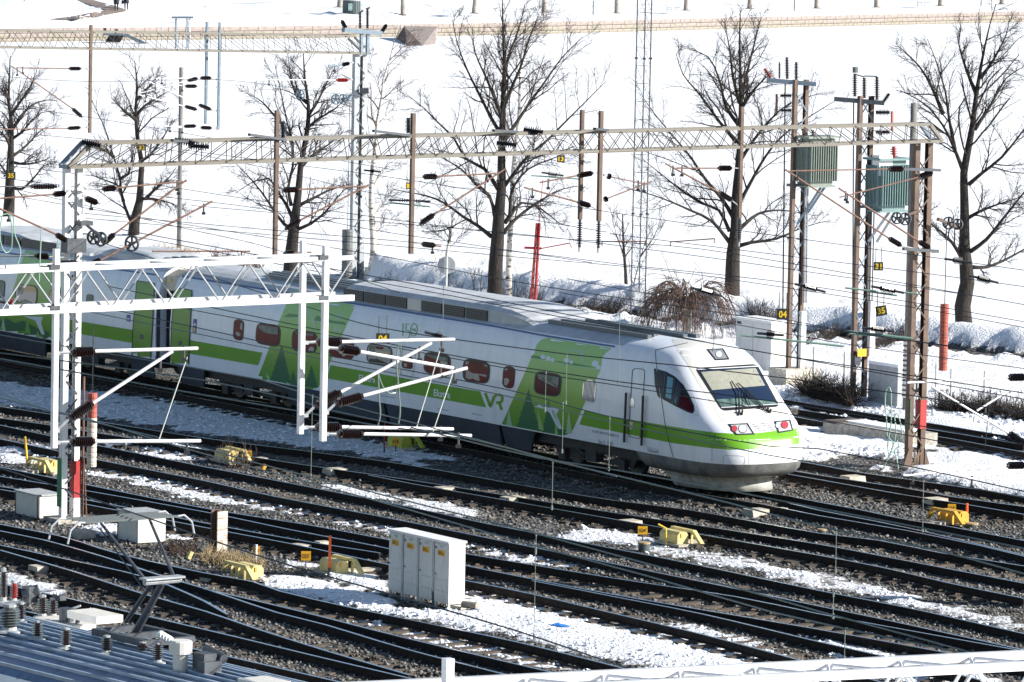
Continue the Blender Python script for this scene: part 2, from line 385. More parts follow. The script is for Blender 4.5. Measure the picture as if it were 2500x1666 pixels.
# ------------------------------------------------------------------ tracks (rail heads traced, then laid on the ground)
RZ = 0.20
TRACKS = [
 dict(label='far track in the snow passing behind the brown lattice mast and the grey concrete box', rails=[
   [(1000,838),(1500,908),(1915,975),(2000,990),(2227,1026),(2500,1071)],
   [(1000,868),(1500,940),(1965,1022),(2060,1040),(2276,1064),(2500,1104)],
   [(1950,1000),(2127,1028),(2276,1049),(2500,1086)]]),
 dict(label='track running off to the right edge just below the foot of the brown lattice mast', rails=[
   [(1300,1042),(1700,1095),(1965,1129),(2074,1150),(2191,1167),(2319,1185),(2500,1212)],
   [(1300,1068),(1700,1120),(1925,1148),(2017,1163),(2212,1192),(2319,1212),(2500,1237)],
   [(1904,1154),(2000,1171),(2212,1209),(2361,1232),(2500,1256)]]),
 dict(label='track that the green and white train stands on', rails=[
   [(-150,820),(0,852),(500,947),(1000,1042),(1453,1130),(1785,1192),(1872,1203),(1925,1211),(2000,1226),(2106,1246),(2225,1271),(2287,1280),(2500,1320)],
   [(-150,850),(0,880),(500,975),(1000,1070),(1191,1106),(1453,1160),(1766,1216),(1861,1231),(2000,1259),(2106,1277),(2212,1295),(2382,1330),(2500,1358)],
   [(1900,1222),(2000,1246),(2212,1288),(2500,1355)]]),
 dict(label='track on the near side of the train, half in its shadow, above plate 024', rails=[
   [(0,993),(225,1027),(500,1070),(766,1104),(1000,1136),(1275,1185),(1500,1222),(1681,1245),(2000,1302),(2149,1320),(2297,1350),(2500,1382)],
   [(0,1021),(121,1038),(225,1055),(500,1098),(776,1140),(1000,1172),(1500,1252),(1712,1284),(2000,1329),(2212,1369),(2500,1424)],
   [(900,1160),(1000,1180),(1500,1268),(1627,1290),(1797,1320),(2000,1356),(2157,1386),(2319,1424),(2500,1461)]]),
 dict(label='plain track with bare sleepers passing right behind the row of four tall cabinets', rails=[
   [(0,1038),(121,1064),(225,1085),(361,1112),(500,1140),(672,1173),(1000,1238),(1186,1278),(1500,1340),(1686,1376),(2000,1442),(2212,1483),(2500,1547)],
   [(0,1072),(127,1098),(225,1120),(500,1174),(670,1212),(1000,1275),(1500,1377),(1742,1426),(2000,1480),(2170,1515),(2500,1587)]]),
 dict(label='turnout with many parallel rails running behind the tall cabinets and the rusty stump', rails=[
   [(0,1140),(149,1171),(204,1182),(500,1241),(755,1282),(927,1314),(1132,1351),(1500,1412),(1797,1457),(2000,1499),(2212,1538),(2500,1590)],
   [(0,1163),(204,1197),(500,1250),(712,1294),(927,1335),(1132,1380),(1500,1452),(2000,1537),(2361,1603),(2500,1630)],
   [(1300,1418),(1500,1457),(1723,1501),(2000,1567),(2191,1610),(2400,1662)],
   [(0,1188),(208,1220),(500,1277),(712,1316),(927,1350)],
   [(0,1195),(208,1231),(500,1288),(712,1328),(927,1374),(1130,1416),(1297,1450),(1500,1498),(1700,1545),(1909,1600),(2150,1665)]]),
 dict(label='turnout in front of the tall cabinets, its rails crossing towards the bottom edge', rails=[
   [(0,1280),(155,1311),(297,1354),(500,1399),(617,1420),(686,1444),(864,1485),(1000,1513),(1260,1567),(1500,1626),(1640,1662)],
   [(0,1296),(106,1318),(255,1360),(404,1409),(500,1437),(678,1496),(797,1526),(1000,1587),(1297,1663)],
   [(500,1438),(723,1490),(1000,1560),(1409,1656)],
   [(0,1331),(170,1367),(361,1411),(500,1468),(556,1500)],
   [(0,1343),(176,1394),(350,1450),(500,1492),(611,1530),(797,1589),(1000,1648)]]),
 dict(label='nearest track, beside the blue roof with the pantograph', rails=[
   [(-60,1412),(149,1457),(500,1537),(750,1597),(1000,1656)],
   [(60,1492),(250,1534),(401,1569),(500,1590),(820,1663),(900,1684)]]),
]
def proj_np(x, y, z):
    zz = z - CH; dd = y*math.cos(PITCH) - zz*math.sin(PITCH); uu = y*math.sin(PITCH) + zz*math.cos(PITCH)
    sx = FPX*x/dd; sy = -FPX*uu/dd; c, s = math.cos(ROLL), math.sin(ROLL)
    return IW/2 + c*sx - s*sy, IH/2 + s*sx + c*sy
def extend(P, d=14):
    return [P[0] + (P[0]-P[1]).normalized()*d] + P + [P[-1] + (P[-1]-P[-2]).normalized()*d]
RAILPTS = []; CENTRES = []
RPROF = [(-.07, -.165), (.07, -.165), (.07, -.15), (.012, -.13), (.012, -.045), (.036, -.035), (.036, 0), (-.036, 0), (-.036, -.035), (-.012, -.045), (-.012, -.13), (-.07, -.15)]
sl_me = None
def sleeper_mesh():
    mb = MB(); b, t, h = .125, .10, .07
    mb.add([(-.5,-b,-.12),(.5,-b,-.12),(.5,b,-.12),(-.5,b,-.12),(-.5,-t,h-.03),(.5,-t,h-.03),(.5,t,h-.03),(-.5,t,h-.03)],
           [(0,3,2,1),(4,5,6,7),(0,1,5,4),(1,2,6,5),(2,3,7,6),(3,0,4,7)])
    me = bpy.data.meshes.new('sleeper'); me.from_pydata(mb.v, [], mb.f); me.update(); me.materials.append(M['sleeper']); return me
sl_me = sleeper_mesh()
def rail_obj(P, parent):
    mb = MB(); n = len(RPROF); vs = []
    for i, p in enumerate(P):
        t = (P[min(i+1, len(P)-1)] - P[max(i-1, 0)]).normalized(); s = t.cross(Z3).normalized()
        for a, b in RPROF: vs.append(p + s*a + Z3*b)
    fs = []; ms = []
    for i in range(len(P)-1):
        for j in range(n):
            fs.append((i*n+j, i*n+(j+1) % n, (i+1)*n+(j+1) % n, (i+1)*n+j)); ms.append(1 if j == 6 else 0)
    fs += [tuple(range(n-1, -1, -1)), tuple(range((len(P)-1)*n, len(P)*n))]; ms += [0, 0]
    mb.v = vs; mb.f = fs; mb.m = ms
    return mb.build('rail', [M['rail'], M['rail_head']], parent)
for tr in TRACKS:
    W = [extend([G(x, y, RZ) for x, y in r]) if k < 2 else [G(x, y, RZ) for x, y in r] for k, r in enumerate(tr['rails'])]
    W = [catmull(w, 1.0) for w in W]
    mid = W[0][len(W[0])//2]
    root = thing('railway_track', tr['label'], 'railway track', (mid.x, mid.y, 0), 'tracks of the railway yard')
    for w in W: rail_obj(w, root); RAILPTS += w
    A, B = W[0], W[1]; kept = 0
    # sleepers across all rails of the track
    s = 0.0; nxt = 0.0
    for i in range(len(A)-1):
        seg = A[i+1]-A[i]; L = seg.length; t = seg.normalized(); nn = t.cross(Z3).normalized()
        while nxt <= s + L:
            p = A[i] + t*(nxt - s); nxt += .61
            offs = [0.0]
            for r in W[1:]:
                for k in range(len(r)-1):
                    a = (r[k]-p).dot(t); b = (r[k+1]-p).dot(t)
                    if a <= 0 < b: offs.append((r[k] + (r[k+1]-r[k])*(-a/(b-a)) - p).dot(nn)); break
            offs = [o for o in offs if abs(o) < 4.6]
            if len(offs) < 2: continue
            lo, hi = min(offs)-.52, max(offs)+.52
            c = p + nn*((lo+hi)/2); CENTRES.append((c.x, c.y))
            px, py = proj_np(c.x, c.y, 0.0)
            if px < -90 or px > 2590 or py > 1720 or kept >= 298: continue
            kept += 1
            o = bpy.data.objects.new('sleeper', sl_me); COL.objects.link(o)
            ang = math.atan2(nn.y, nn.x) + random.uniform(-.02, .02)
            o.matrix_basis = Matrix.Translation((c.x, c.y, random.uniform(-.012, .006))) @ Matrix.Rotation(ang, 4, 'Z') @ Matrix.Diagonal((hi-lo, random.uniform(.9, 1.1), 1, 1))
            attach(o, root)
        s += L
# ------------------------------------------------------------------ ground of the yard
from mathutils.kdtree import KDTree
kd = KDTree(len(RAILPTS))
for i, p in enumerate(RAILPTS): kd.insert((p.x, p.y, 0), i)
kd.balance()
kc = KDTree(len(CENTRES))
for i, p in enumerate(CENTRES): kc.insert((p[0], p[1], 0), i)
kc.balance()
_perm = rng.random((256, 256))
def vnoise(x, y):
    xi = np.floor(x).astype(int); yi = np.floor(y).astype(int); fx = x-xi; fy = y-yi; fx = fx*fx*(3-2*fx); fy = fy*fy*(3-2*fy)
    a = _perm[xi % 256, yi % 256]; b = _perm[(xi+1) % 256, yi % 256]; c = _perm[xi % 256, (yi+1) % 256]; d = _perm[(xi+1) % 256, (yi+1) % 256]
    return (a*(1-fx)+b*fx)*(1-fy) + (c*(1-fx)+d*fx)*fy
def fbm(x, y, o=4):
    r = 0; a = .5; t = 0
    for k in range(o): r = r + a*vnoise(x*2**k + 17*k, y*2**k + 31*k); t += a; a *= .55
    return r/t
def inpoly(px, py, poly):
    r = np.zeros(px.shape, bool); n = len(poly)
    for i in range(n):
        x0, y0 = poly[i]; x1, y1 = poly[(i+1) % n]
        c = ((y0 > py) != (y1 > py)) & (px < (x1-x0)*(py-y0)/((y1-y0) if y1 != y0 else 1e-9) + x0); r ^= c
    return r
SNOWZ = [  # patches of snow lying between the tracks
 (0.72, [(-200,905),(0,930),(500,985),(1000,1090),(1120,1120),(1000,1128),(500,1060),(0,985),(-200,960)]),
 (0.85, [(0,1026),(150,1045),(150,1056),(0,1036)]),
 (0.98, [(225,1062),(420,1082),(500,1112),(500,1126),(400,1118),(225,1078)]),
 (0.40, [(500,1118),(1000,1205),(1300,1270),(1500,1310),(1500,1332),(1200,1278),(800,1195),(500,1138)]),
 (0.72, [(780,1178),(900,1195),(1060,1225),(1160,1250),(1100,1258),(950,1225),(780,1190)]),
 (0.80, [(1340,1310),(1450,1288),(1560,1300),(1580,1330),(1500,1335),(1400,1322)]),
 (0.95, [(0,1085),(150,1108),(150,1136),(0,1130)]),
 (0.78, [(215,1128),(400,1165),(700,1222),(1000,1290),(1300,1345),(1500,1390),(1500,1402),(1250,1362),(1000,1308),(700,1252),(480,1215),(215,1160)]),
 (0.90, [(1250,1350),(1500,1385),(1800,1440),(2000,1482),(2000,1490),(1750,1445),(1500,1405),(1250,1370)]),
 (0.60, [(1500,1300),(1650,1330),(1900,1380),(2100,1420),(2500,1520),(2500,1545),(2200,1475),(2000,1432),(1700,1372),(1500,1330)]),
 (0.82, [(2030,1425),(2200,1450),(2400,1510),(2300,1490),(2150,1460)]),
 (0.82, [(1750,1375),(1900,1385),(2000,1420),(2000,1430),(1850,1405)]),
 (1.1, [(620,1425),(700,1410),(790,1420),(870,1445),(1000,1490),(1130,1510),(1000,1508),(860,1480),(700,1442)]),
 (1.00, [(790,1405),(860,1390),(940,1420),(950,1450),(870,1440)]),
 (1.0, [(1000,1490),(1130,1500),(1130,1432),(1300,1462),(1500,1510),(1700,1558),(1900,1610),(2050,1666),(1700,1666),(1500,1620),(1250,1560),(1000,1508)]),
 (0.90, [(880,1505),(1050,1545),(1300,1600),(1500,1650),(1440,1660),(1200,1600),(1000,1555),(880,1520)]),
 (1.0, [(1500,1505),(1650,1525),(1850,1575),(2050,1640),(2000,1645),(1800,1590),(1600,1545),(1500,1520)]),
 (1.00, [(2000,1555),(2200,1605),(2380,1650),(2500,1690),(2300,1690),(2100,1625),(2000,1590)]),
 (0.85, [(480,1570),(620,1600),(700,1620),(640,1625),(520,1600)]),
 (1.00, [(440,1590),(620,1640),(760,1690),(600,1690),(470,1640)]),
 (0.85, [(0,1395),(120,1420),(170,1450),(100,1450),(0,1420)]),
 (1.00, [(205,1290),(290,1275),(300,1310),(240,1305)]), (1.00, [(400,1290),(480,1315),(500,1325),(420,1312)]),
 (0.65, [(860,1100),(960,1115),(1100,1140),(1000,1140),(870,1115)]),
 (0.85, [(670,1370),(760,1380),(770,1392),(690,1388)]),
]
BARE = [ # thawed stony places in the full snow
 [(1130,1505),(1180,1485),(1240,1500),(1200,1515),(1150,1515)], [(1290,1525),(1350,1520),(1420,1540),(1360,1550)],
 [(1230,1550),(1330,1560),(1370,1580),(1300,1580)], [(1480,1600),(1560,1610),(1570,1625),(1500,1618)],
 [(2180,1098),(2350,1092),(2380,1105),(2220,1115)], [(1980,1130),(2100,1120),(2240,1138),(2190,1152),(2050,1150)],
 [(2120,1140),(2230,1135),(2290,1148),(2180,1160)],
]
def ridge_d(px, py, line):
    best = np.full(px.shape, 1e9)
    for (x0, y0), (x1, y1) in zip(line[:-1], line[1:]):
        t = np.clip((px-x0)/(x1-x0), 0, 1) if x1 != x0 else 0
        yy = y0 + (y1-y0)*np.clip((px-x0)/(x1-x0), 0, 1)
        inside = (px >= x0) & (px <= x1); d = np.where(inside, py-yy, 1e9); best = np.where(np.abs(d) < np.abs(best), d, best)
    return best
XS = np.arange(-42, 42.01, .26); 
YS = np.concatenate([np.arange(52, 165, .27), np.arange(165, 262, .5)])
gx, gy = np.meshgrid(XS, YS); gx = gx.ravel(); gy = gy.ravel()
gv = (gx-TO.x)*TE.x + (gy-TO.y)*TE.y
qx, qy = proj_np(gx, gy, np.zeros_like(gx))
wx = qx + (fbm(gx*.9, gy*.9)-.5)*70; wy = qy + (fbm(gx*.9+50, gy*.9+9)-.5)*26
drail = np.array([kd.find((x, y, 0))[2] for x, y in zip(gx, gy)]); dcen = np.array([kc.find((x, y, 0))[2] for x, y in zip(gx, gy)])
snow = np.where(gv > 6.4, 1.15, .13)
edge6 = [(1500,1050),(1900,1118),(2000,1128),(2220,1158),(2500,1198)]
snow = np.where(gv > 3.0, np.where(wy < np.interp(wx, [1500,1900,2000,2220,2500,3200], [1050,1118,1127,1160,1200,1300]), 1.15, snow), snow)
for val, poly in SNOWZ:
    k = inpoly(wx, wy, poly); snow = np.where(k, np.maximum(snow, val), snow)
for poly in BARE:
    k = inpoly(wx, wy, poly); snow = np.where(k, .28, snow)
snow = np.where((dcen < .9) & (gv < 20), np.minimum(snow, .30), snow)
for val, poly in SNOWZ:
    if val >= .95: snow = np.where(inpoly(wx, wy, poly), np.maximum(snow, val), snow)
snow = np.where((drail < .14), np.minimum(snow, .25), snow)
n1 = fbm(gx*.35, gy*.35, 4); n2 = fbm(gx*1.6, gy*1.6, 4)
near = np.clip((drail-.25)/1.2, 0, 1)
full = np.clip((snow-.5)/.4, 0, 1)
gz = -.02 + near*(full*(.02+.16*n2) + (1-full)*(.06*n2-.03))
far = (gv > 6.4)
gz += np.where(far, near*(.22*(n1-.45) + .10*n2), 0)
gz += np.where((dcen < 1.1) & (gv < 20), .045 + .05*(n2-.5), 0)
# ploughed bank beyond the footpath, and the footpath itself
rl = [(900,690),(1300,738),(1560,765),(1840,793),(2100,818),(2500,862),(3200,940)]
rd = ridge_d(qx, qy, rl)
gz += np.where(far, .62*np.exp(-((rd+4)/9.0)**2)*(.55+.9*fbm(gx*.22+7, gy*.22, 3)+.25*n2), 0)
roadm = far & (rd + (n2-.5)*10 > 8) & (rd + (n2-.5)*10 < 22)
snow = np.where(roadm, .16, snow); gz = np.where(roadm, .01, gz)
gz += np.where(far & (rd >= 22) & (rd < 40), .30*np.clip(n2*2-.9, 0, 1), 0)
# the bank falls to the frozen bay
gz += np.where(gv > 36, -np.clip((gv-36)/9, 0, 1.3)*1.6, 0)
edge = np.minimum(np.minimum(gx+42, 42-gx), gy-52); gz -= np.clip(1-edge/3, 0, 1)*1.9
nx, ny = len(XS), len(YS)
idx = np.arange(nx*ny).reshape(ny, nx)
F = np.stack([idx[:-1, :-1], idx[:-1, 1:], idx[1:, 1:], idx[1:, :-1]], -1).reshape(-1, 4)
def np_mesh(name, V, F, m, parent=None, smooth=True, **kw):
    me = bpy.data.meshes.new(name); V = np.ascontiguousarray(V, np.float32); F = np.ascontiguousarray(F, np.int32); k = F.shape[1]
    me.vertices.add(len(V)); me.vertices.foreach_set('co', V.ravel()); me.loops.add(F.size); me.loops.foreach_set('vertex_index', F.ravel())
    me.polygons.add(len(F)); me.polygons.foreach_set('loop_start', np.arange(0, F.size, k, dtype=np.int32)); me.polygons.foreach_set('loop_total', np.full(len(F), k, np.int32))
    if smooth: me.polygons.foreach_set('use_smooth', np.ones(len(F), bool))
    me.update(calc_edges=True); me.materials.append(m); return link(name, me, parent, **kw)
yard = np_mesh('yard_ground', np.stack([gx, gy, gz], 1), F, M['yard_ground'], kind='structure')
at = yard.data.attributes.new('snow', 'FLOAT', 'POINT'); at.data.foreach_set('value', snow.astype(np.float32))
def gz_at(x, y):
    i = int(np.clip(np.searchsorted(XS, x), 1, nx-1)); j = int(np.clip(np.searchsorted(YS, y), 1, ny-1)); return float(gz[idx[j, i]])
def Gg(px, py, dz=0.0):
    p = G(px, py, 0); 
    for _ in range(3): p = G(px, py, gz_at(p.x, p.y))
    return Vector((p.x, p.y, p.z + dz))
# loose stones and snow lumps (nobody could count them)
def scatter(name, pts, size, m, flat=.7, seed=1):
    r = np.random.default_rng(seed); n = len(pts)
    base = np.array([(1,0,0),(-1,0,0),(0,1,0),(0,-1,0),(0,0,1),(0,0,-1)], float)
    tri = np.array([(0,2,4),(2,1,4),(1,3,4),(3,0,4),(2,0,5),(1,2,5),(3,1,5),(0,3,5)])
    a = r.random(n)*6.283; ca, sa = np.cos(a), np.sin(a); V = base[None]*(.6+.7*r.random((n, 6, 1))); V[:, :, 2] *= flat
    V = V*(size*(.55+.9*r.random((n, 1, 1)))); tl = (r.random((n, 1))-.5)*1.2
    x = V[:, :, 0]*ca[:, None]-V[:, :, 1]*sa[:, None]; y = V[:, :, 0]*sa[:, None]+V[:, :, 1]*ca[:, None]; z = V[:, :, 2] + x*tl*.5
    V = np.stack([x, y, z], -1) + pts[:, None, :]
    Fc = tri[None] + (np.arange(n)*6)[:, None, None]
    return np_mesh(name, V.reshape(-1, 3), Fc.reshape(-1, 3), m, smooth=False, kind='stuff')
def sample(n, seed):
    r = np.random.default_rng(seed); Y = 84 + (r.random(n)**1.25)*72; X = (r.random(n)*2-1)*(Y*.105+1.0)
    i = np.clip(np.searchsorted(XS, X), 1, nx-1); j = np.clip(np.searchsorted(YS, Y), 1, ny-1); k = idx[j, i]
    return X, Y, gz[k], snow[k], drail[k], gv[k], dcen[k]
for s_, (mn, cnt) in enumerate((('stone_a', 46000), ('stone_b', 30000), ('stone_c', 26000))):
    X, Y, Zg, sn, dr, vv, dc = sample(cnt, 40+s_)
    ok = (sn < .6) & (vv < 6.5) & (dr > .12) & (np.random.default_rng(90+s_).random(cnt) > sn*1.2)
    scatter('ballast_stones', np.stack([X, Y, Zg+.012], 1)[ok], .048, M[mn], seed=60+s_)
X, Y, Zg, sn, dr, vv, dc = sample(42000, 77)
ok = (sn > .45) & (vv < 6.5) & (dr > .14) & (np.random.default_rng(5).random(42000) < (sn-.15)*.8)
scatter('snow_lumps', np.stack([X, Y, Zg+.01], 1)[ok], .055, M['snow_lump'], flat=.5, seed=70)
X, Y, Zg, sn, dr, vv, dc = sample(90000, 78)
ok = (vv > 6.5) & (sn > .9) & (dr > .3) & (fbm(X*.5, Y*.5) > .56)
scatter('snow_crumbs', np.stack([X, Y, Zg+.01], 1)[ok], .09, M['snow_lump'], flat=.6, seed=71)

# ------------------------------------------------------------------ frozen bay, shore wall, park
ICE = -1.5
mb = MB(); mb.add([(-700,-120,ICE),(700,-120,ICE),(700,1800,ICE),(-700,1800,ICE)], [(0,1,2,3)]); mb.build('frozen_bay', M['snow_ice'], kind='structure')
WB = [(-160,106),(0,103),(680,94.5),(1250,85),(1860,69),(2500,54),(2660,50)]
WT = [(-160,72),(0,70),(680,64),(1250,55.5),(1860,42),(2500,28),(2660,24)]
wb = [G(x, y, ICE) for x, y in WB]; wt = []
for (x, y), b in zip(WT, wb): wt.append(atY(x, y, b.y))
wl = catmull(wb, 3.0)
def wall_top(p):
    for i in range(len(wb)-1):
        if wb[i].x <= p.x <= wb[i+1].x:
            t = (p.x-wb[i].x)/(wb[i+1].x-wb[i].x); return wt[i].z + (wt[i+1].z-wt[i].z)*t
    return wt[0].z if p.x < wb[0].x else wt[-1].z
root = thing('shore_wall', 'long pinkish stone wall along the far shore of the frozen bay', 'stone wall', (wb[3].x, wb[3].y, ICE))
mb = MB()
for a, b in zip(wl[:-1], wl[1:]):
    bk = Vector((-(b-a).y, (b-a).x, 0)).normalized()*.6; za, zb = wall_top(a)-.03, wall_top(b)-.03; f = bk*.12
    mb.add([a+f, b+f, (b+f)+Z3*(zb-ICE), (a+f)+Z3*(za-ICE), a+bk, b+bk, b+bk+Z3*(zb-ICE), a+bk+Z3*(za-ICE)], [(0,1,2,3),(5,4,7,6),(3,2,6,7),(0,3,7,4),(1,5,6,2)])
mb.build('core', M['wall_joint'], root)
mb = MB(); mb.box((0,0,0), (1,1,1)); bme = []
for mn in ('wall_stone', 'wall_stone_low'):
    me = bpy.data.meshes.new('stone_block'); me.from_pydata(mb.v, [], mb.f); me.update(); me.materials.append(M[mn]); bme.append(me)
tot = sum((b-a).length for a, b in zip(wl[:-1], wl[1:])); cnt = 0
def along(s):
    for a, b in zip(wl[:-1], wl[1:]):
        L = (b-a).length
        if s <= L: return a + (b-a)*(s/L), (b-a).normalized()
        s -= L
    return wl[-1], (wl[-1]-wl[-2]).normalized()
for c in range(3):
    s = random.uniform(-.5, 0)
    while s < tot and cnt < 297:
        L = random.uniform(1.2, 2.3); p, t = along(max(0, s + L/2)); H = wall_top(p)-ICE; h = H*(.36 if c else .28)
        z0 = ICE + (0 if c == 0 else H*(.28 if c == 1 else .64))
        o = bpy.data.objects.new('stone_block', bme[0 if c == 2 or (c == 1 and random.random() < .6) else 1]); COL.objects.link(o)
        o.matrix_basis = Matrix.Translation((p.x, p.y, z0+h/2)) @ Matrix.Rotation(math.atan2(t.y, t.x), 4, 'Z') @ Matrix.Diagonal((L-.05, .16+random.uniform(0, .03), h-.045, 1))
        attach(o, root); s += L; cnt += 1
# park ground beyond the wall
def park_z(x, y):
    return None
pr = 34; pv = []; W2 = catmull(wb, 1.2); npk = len(W2)
dist = [ .3, .8, 1.5, 2.5, 4, 6, 8, 11, 14, 18, 23, 29, 36, 45, 60, 80, 110, 150, 220, 320, 500]
for di in dist:
    for i, p in enumerate(W2):
        z = wall_top(p) - .02 + .012*min(di, 120)
        lf = max(0, min(1, (-3 - p.x*1.0)/8)); nn = float(fbm(np.array([p.x*.45 + di*.1]), np.array([di*.45]))[0])
        if di > .5: z += lf*max(0, nn-.42)*2.0*min(1, di/4)*(1 if di < 60 else .3) + .10*nn
        pv.append((p.x*(1+di/400), p.y + di, z))
idp = np.arange(len(dist)*npk).reshape(len(dist), npk)
Fp = np.stack([idp[:-1, :-1], idp[:-1, 1:], idp[1:, 1:], idp[1:, :-1]], -1).reshape(-1, 4)
park = np_mesh('park_snow', np.array(pv), Fp, M['snow_park'], kind='structure')
pbvh = BVHTree.FromPolygons([Vector(v) for v in pv], [tuple(f) for f in Fp.tolist()])
def Pk(px, py):
    h = pbvh.ray_cast(CAMP, ray(px, py).normalized())
    return h[0] if h[0] else G(px, py, 0)
# ------------------------------------------------------------------ the train
PROF = [(1.55,.98),(1.58,1.35),(1.6,1.75),(1.59,2.15),(1.55,2.6),(1.485,2.95),(1.41,3.22),(1.34,3.38),(1.25,3.50),(1.08,3.60),(.85,3.675),(.5,3.745),(0,3.78)]
def prof_w(z):
    if z <= PROF[0][1]: return PROF[0][0]
    for (w0, z0), (w1, z1) in zip(PROF[:-1], PROF[1:]):
        if z0 <= z <= z1: return w0 + (w1-w0)*(z-z0)/(z1-z0)
    return 0
RINGP = [(w, z) for w, z in PROF] + [(-w, z) for w, z in PROF[-2::-1]]
def shell(u0, u1, step=.6):
    mb = MB(); n = max(1, int((u1-u0)/step)); k = len(RINGP)
    for i in range(n+1):
        u = u0 + (u1-u0)*i/n
        for w, z in RINGP: mb.v.append(tuple(T(u, w, z)))
    for i in range(n):
        for j in range(k-1): 
            a = i*k+j; mb.f.append((a, a+1, a+k+1, a+k)); zz = min(RINGP[j][1], RINGP[j+1][1]); mb.m.append(1 if zz > 3.45 else 0)
    mb.f.append(tuple(range(k))); mb.m.append(0); mb.f.append(tuple(n*k + j for j in range(k-1, -1, -1))); mb.m.append(0)
    return mb
def bvh_of(*mbs):
    v = []; f = []
    for m in mbs:
        o = len(v); v += [Vector(p) for p in m.v]; f += [tuple(i+o for i in q) for q in m.f]
    return BVHTree.FromPolygons(v, f)
def hit(bv, x, y, off):
    d = ray(x, y).normalized(); h = bv.ray_cast(CAMP, d)
    if h[0] is None: return None
    nn = h[1] if h[1].dot(d) < 0 else -h[1]
    return h[0] + nn*off
def decal(name, poly, m, off, parent, bv, res=9.0):
    """thin sheet lying on the body: outline given by sight lines, laid on the real curved surface"""
    P = []
    n = len(poly)
    for i in range(n):
        a = Vector(poly[i]); b = Vector(poly[(i+1) % n]); k = max(1, int((b-a).length/res))
        for j in range(k): P.append(a + (b-a)*(j/k))
    nb = len(P); x0 = min(p.x for p in P); x1 = max(p.x for p in P); y0 = min(p.y for p in P); y1 = max(p.y for p in P)
    pts = list(P); xs = np.arange(x0+res*.5, x1, res); ys = np.arange(y0+res*.5, y1, res)
    if len(xs) and len(ys):
        XX, YY = np.meshgrid(xs, ys); ins = inpoly(XX.ravel(), YY.ravel(), [(p.x, p.y) for p in P])
        for x, y in zip(XX.ravel()[ins], YY.ravel()[ins]):
            if min((abs(x-p.x)+abs(y-p.y)) for p in P) > res*.4: pts.append(Vector((x, y)))
    r = geometry.delaunay_2d_cdt(pts, [(i, (i+1) % nb) for i in range(nb)], [list(range(nb))], 1, 1e-4)
    H = [hit(bv, v.x, v.y, off) for v in r[0]]
    fs = [tuple(f) for f in r[2] if all(H[i] is not None for i in f)]
    mb = MB(); mb.v = [tuple(h) if h else (0, 0, -50) for h in H]; used = sorted(set(i for f in fs for i in f)); mp = {a: i for i, a in enumerate(used)}
    mb.v = [mb.v[i] for i in used]; mb.f = [tuple(mp[i] for i in f) for f in fs]; mb.m = [0]*len(fs)
    return mb.build(name, m, parent, smooth=True)
def stroke(name, paths, width, m, off, parent, bv, res=6.0):
    if len(paths) > 1 and name not in ('rail_logo', 'anniversary_mark', 'nose_vent'):
        return [stroke(name, [q], width, m, off, parent, bv, res) for q in paths][0]
    mb = MB()
    for pth in paths:
        P = [Vector(p) for p in pth]; Q = []
        for a, b in zip(P[:-1], P[1:]):
            k = max(1, int((b-a).length/res)); Q += [a + (b-a)*(i/k) for i in range(k)]
        Q.append(P[-1]); prev = None
        for i, q in enumerate(Q):
            t = Q[min(i+1, len(Q)-1)] - Q[max(i-1, 0)]
            if t.length < 1e-6: continue
            nn = Vector((-t.y, t.x)).normalized()*width/2
            a, b = hit(bv, q.x+nn.x, q.y+nn.y, off), hit(bv, q.x-nn.x, q.y-nn.y, off)
            if a is None or b is None: prev = None; continue
            if prev: mb.add([prev[0], a, b, prev[1]], [(0, 1, 2, 3)])
            prev = (a, b)
    return mb.build(name, m, parent)
def text_decal(name, txt, org, X, Y, m, off, parent, bv, bold=.015):
    vs, fs, _, _ = text_mesh(txt, bold); H = [hit(bv, org[0]+X[0]*a+Y[0]*b, org[1]+X[1]*a+Y[1]*b, off) for a, b in vs]
    mb = MB(); mb.v = [tuple(h) if h else (0, 0, 0) for h in H]; mb.f = [f for f in fs if all(H[i] for i in f)]; mb.m = [0]*len(mb.f)
    return mb.build(name, m, parent)
def rq(c, r=.22, n=4):
    """rounded quadrilateral from four corners"""
    c = [Vector(p) for p in c]; out = []
    for i in range(4):
        p, a, b = c[i], c[i-1], c[(i+1) % 4]; L = min((a-p).length, (b-p).length)*r*1.6
        s = p + (a-p).normalized()*L; e = p + (b-p).normalized()*L
        for k in range(n+1):
            t = k/n; out.append((s*(1-t)*(1-t) + p*2*t*(1-t) + e*t*t)[:])
    return out
def shrink(poly, k):
    c = Vector((sum(p[0] for p in poly)/len(poly), sum(p[1] for p in poly)/len(poly)))
    return [tuple(c + (Vector(p)-c)*k) for p in poly]
def scr(x0, y0, s): return lambda pts: [(x0 + x/s, y0 + y/s) for x, y in pts]
def inq(c, pts):
    """unit-square points placed in a quadrilateral TL,TR,BR,BL"""
    c = [Vector(p) for p in c]
    return [tuple((c[0]*(1-a)+c[1]*a)*(1-b) + (c[3]*(1-a)+c[2]*a)*b) for a, b in pts]
c1 = scr(1500, 780, 3.563); c4 = scr(1080, 780, 4.9); c3 = scr(300, 640, 4.6125); cm = scr(620, 540, 2.8); c0 = scr(0, 480, 3.563); c5 = scr(800, 640, 2.614)

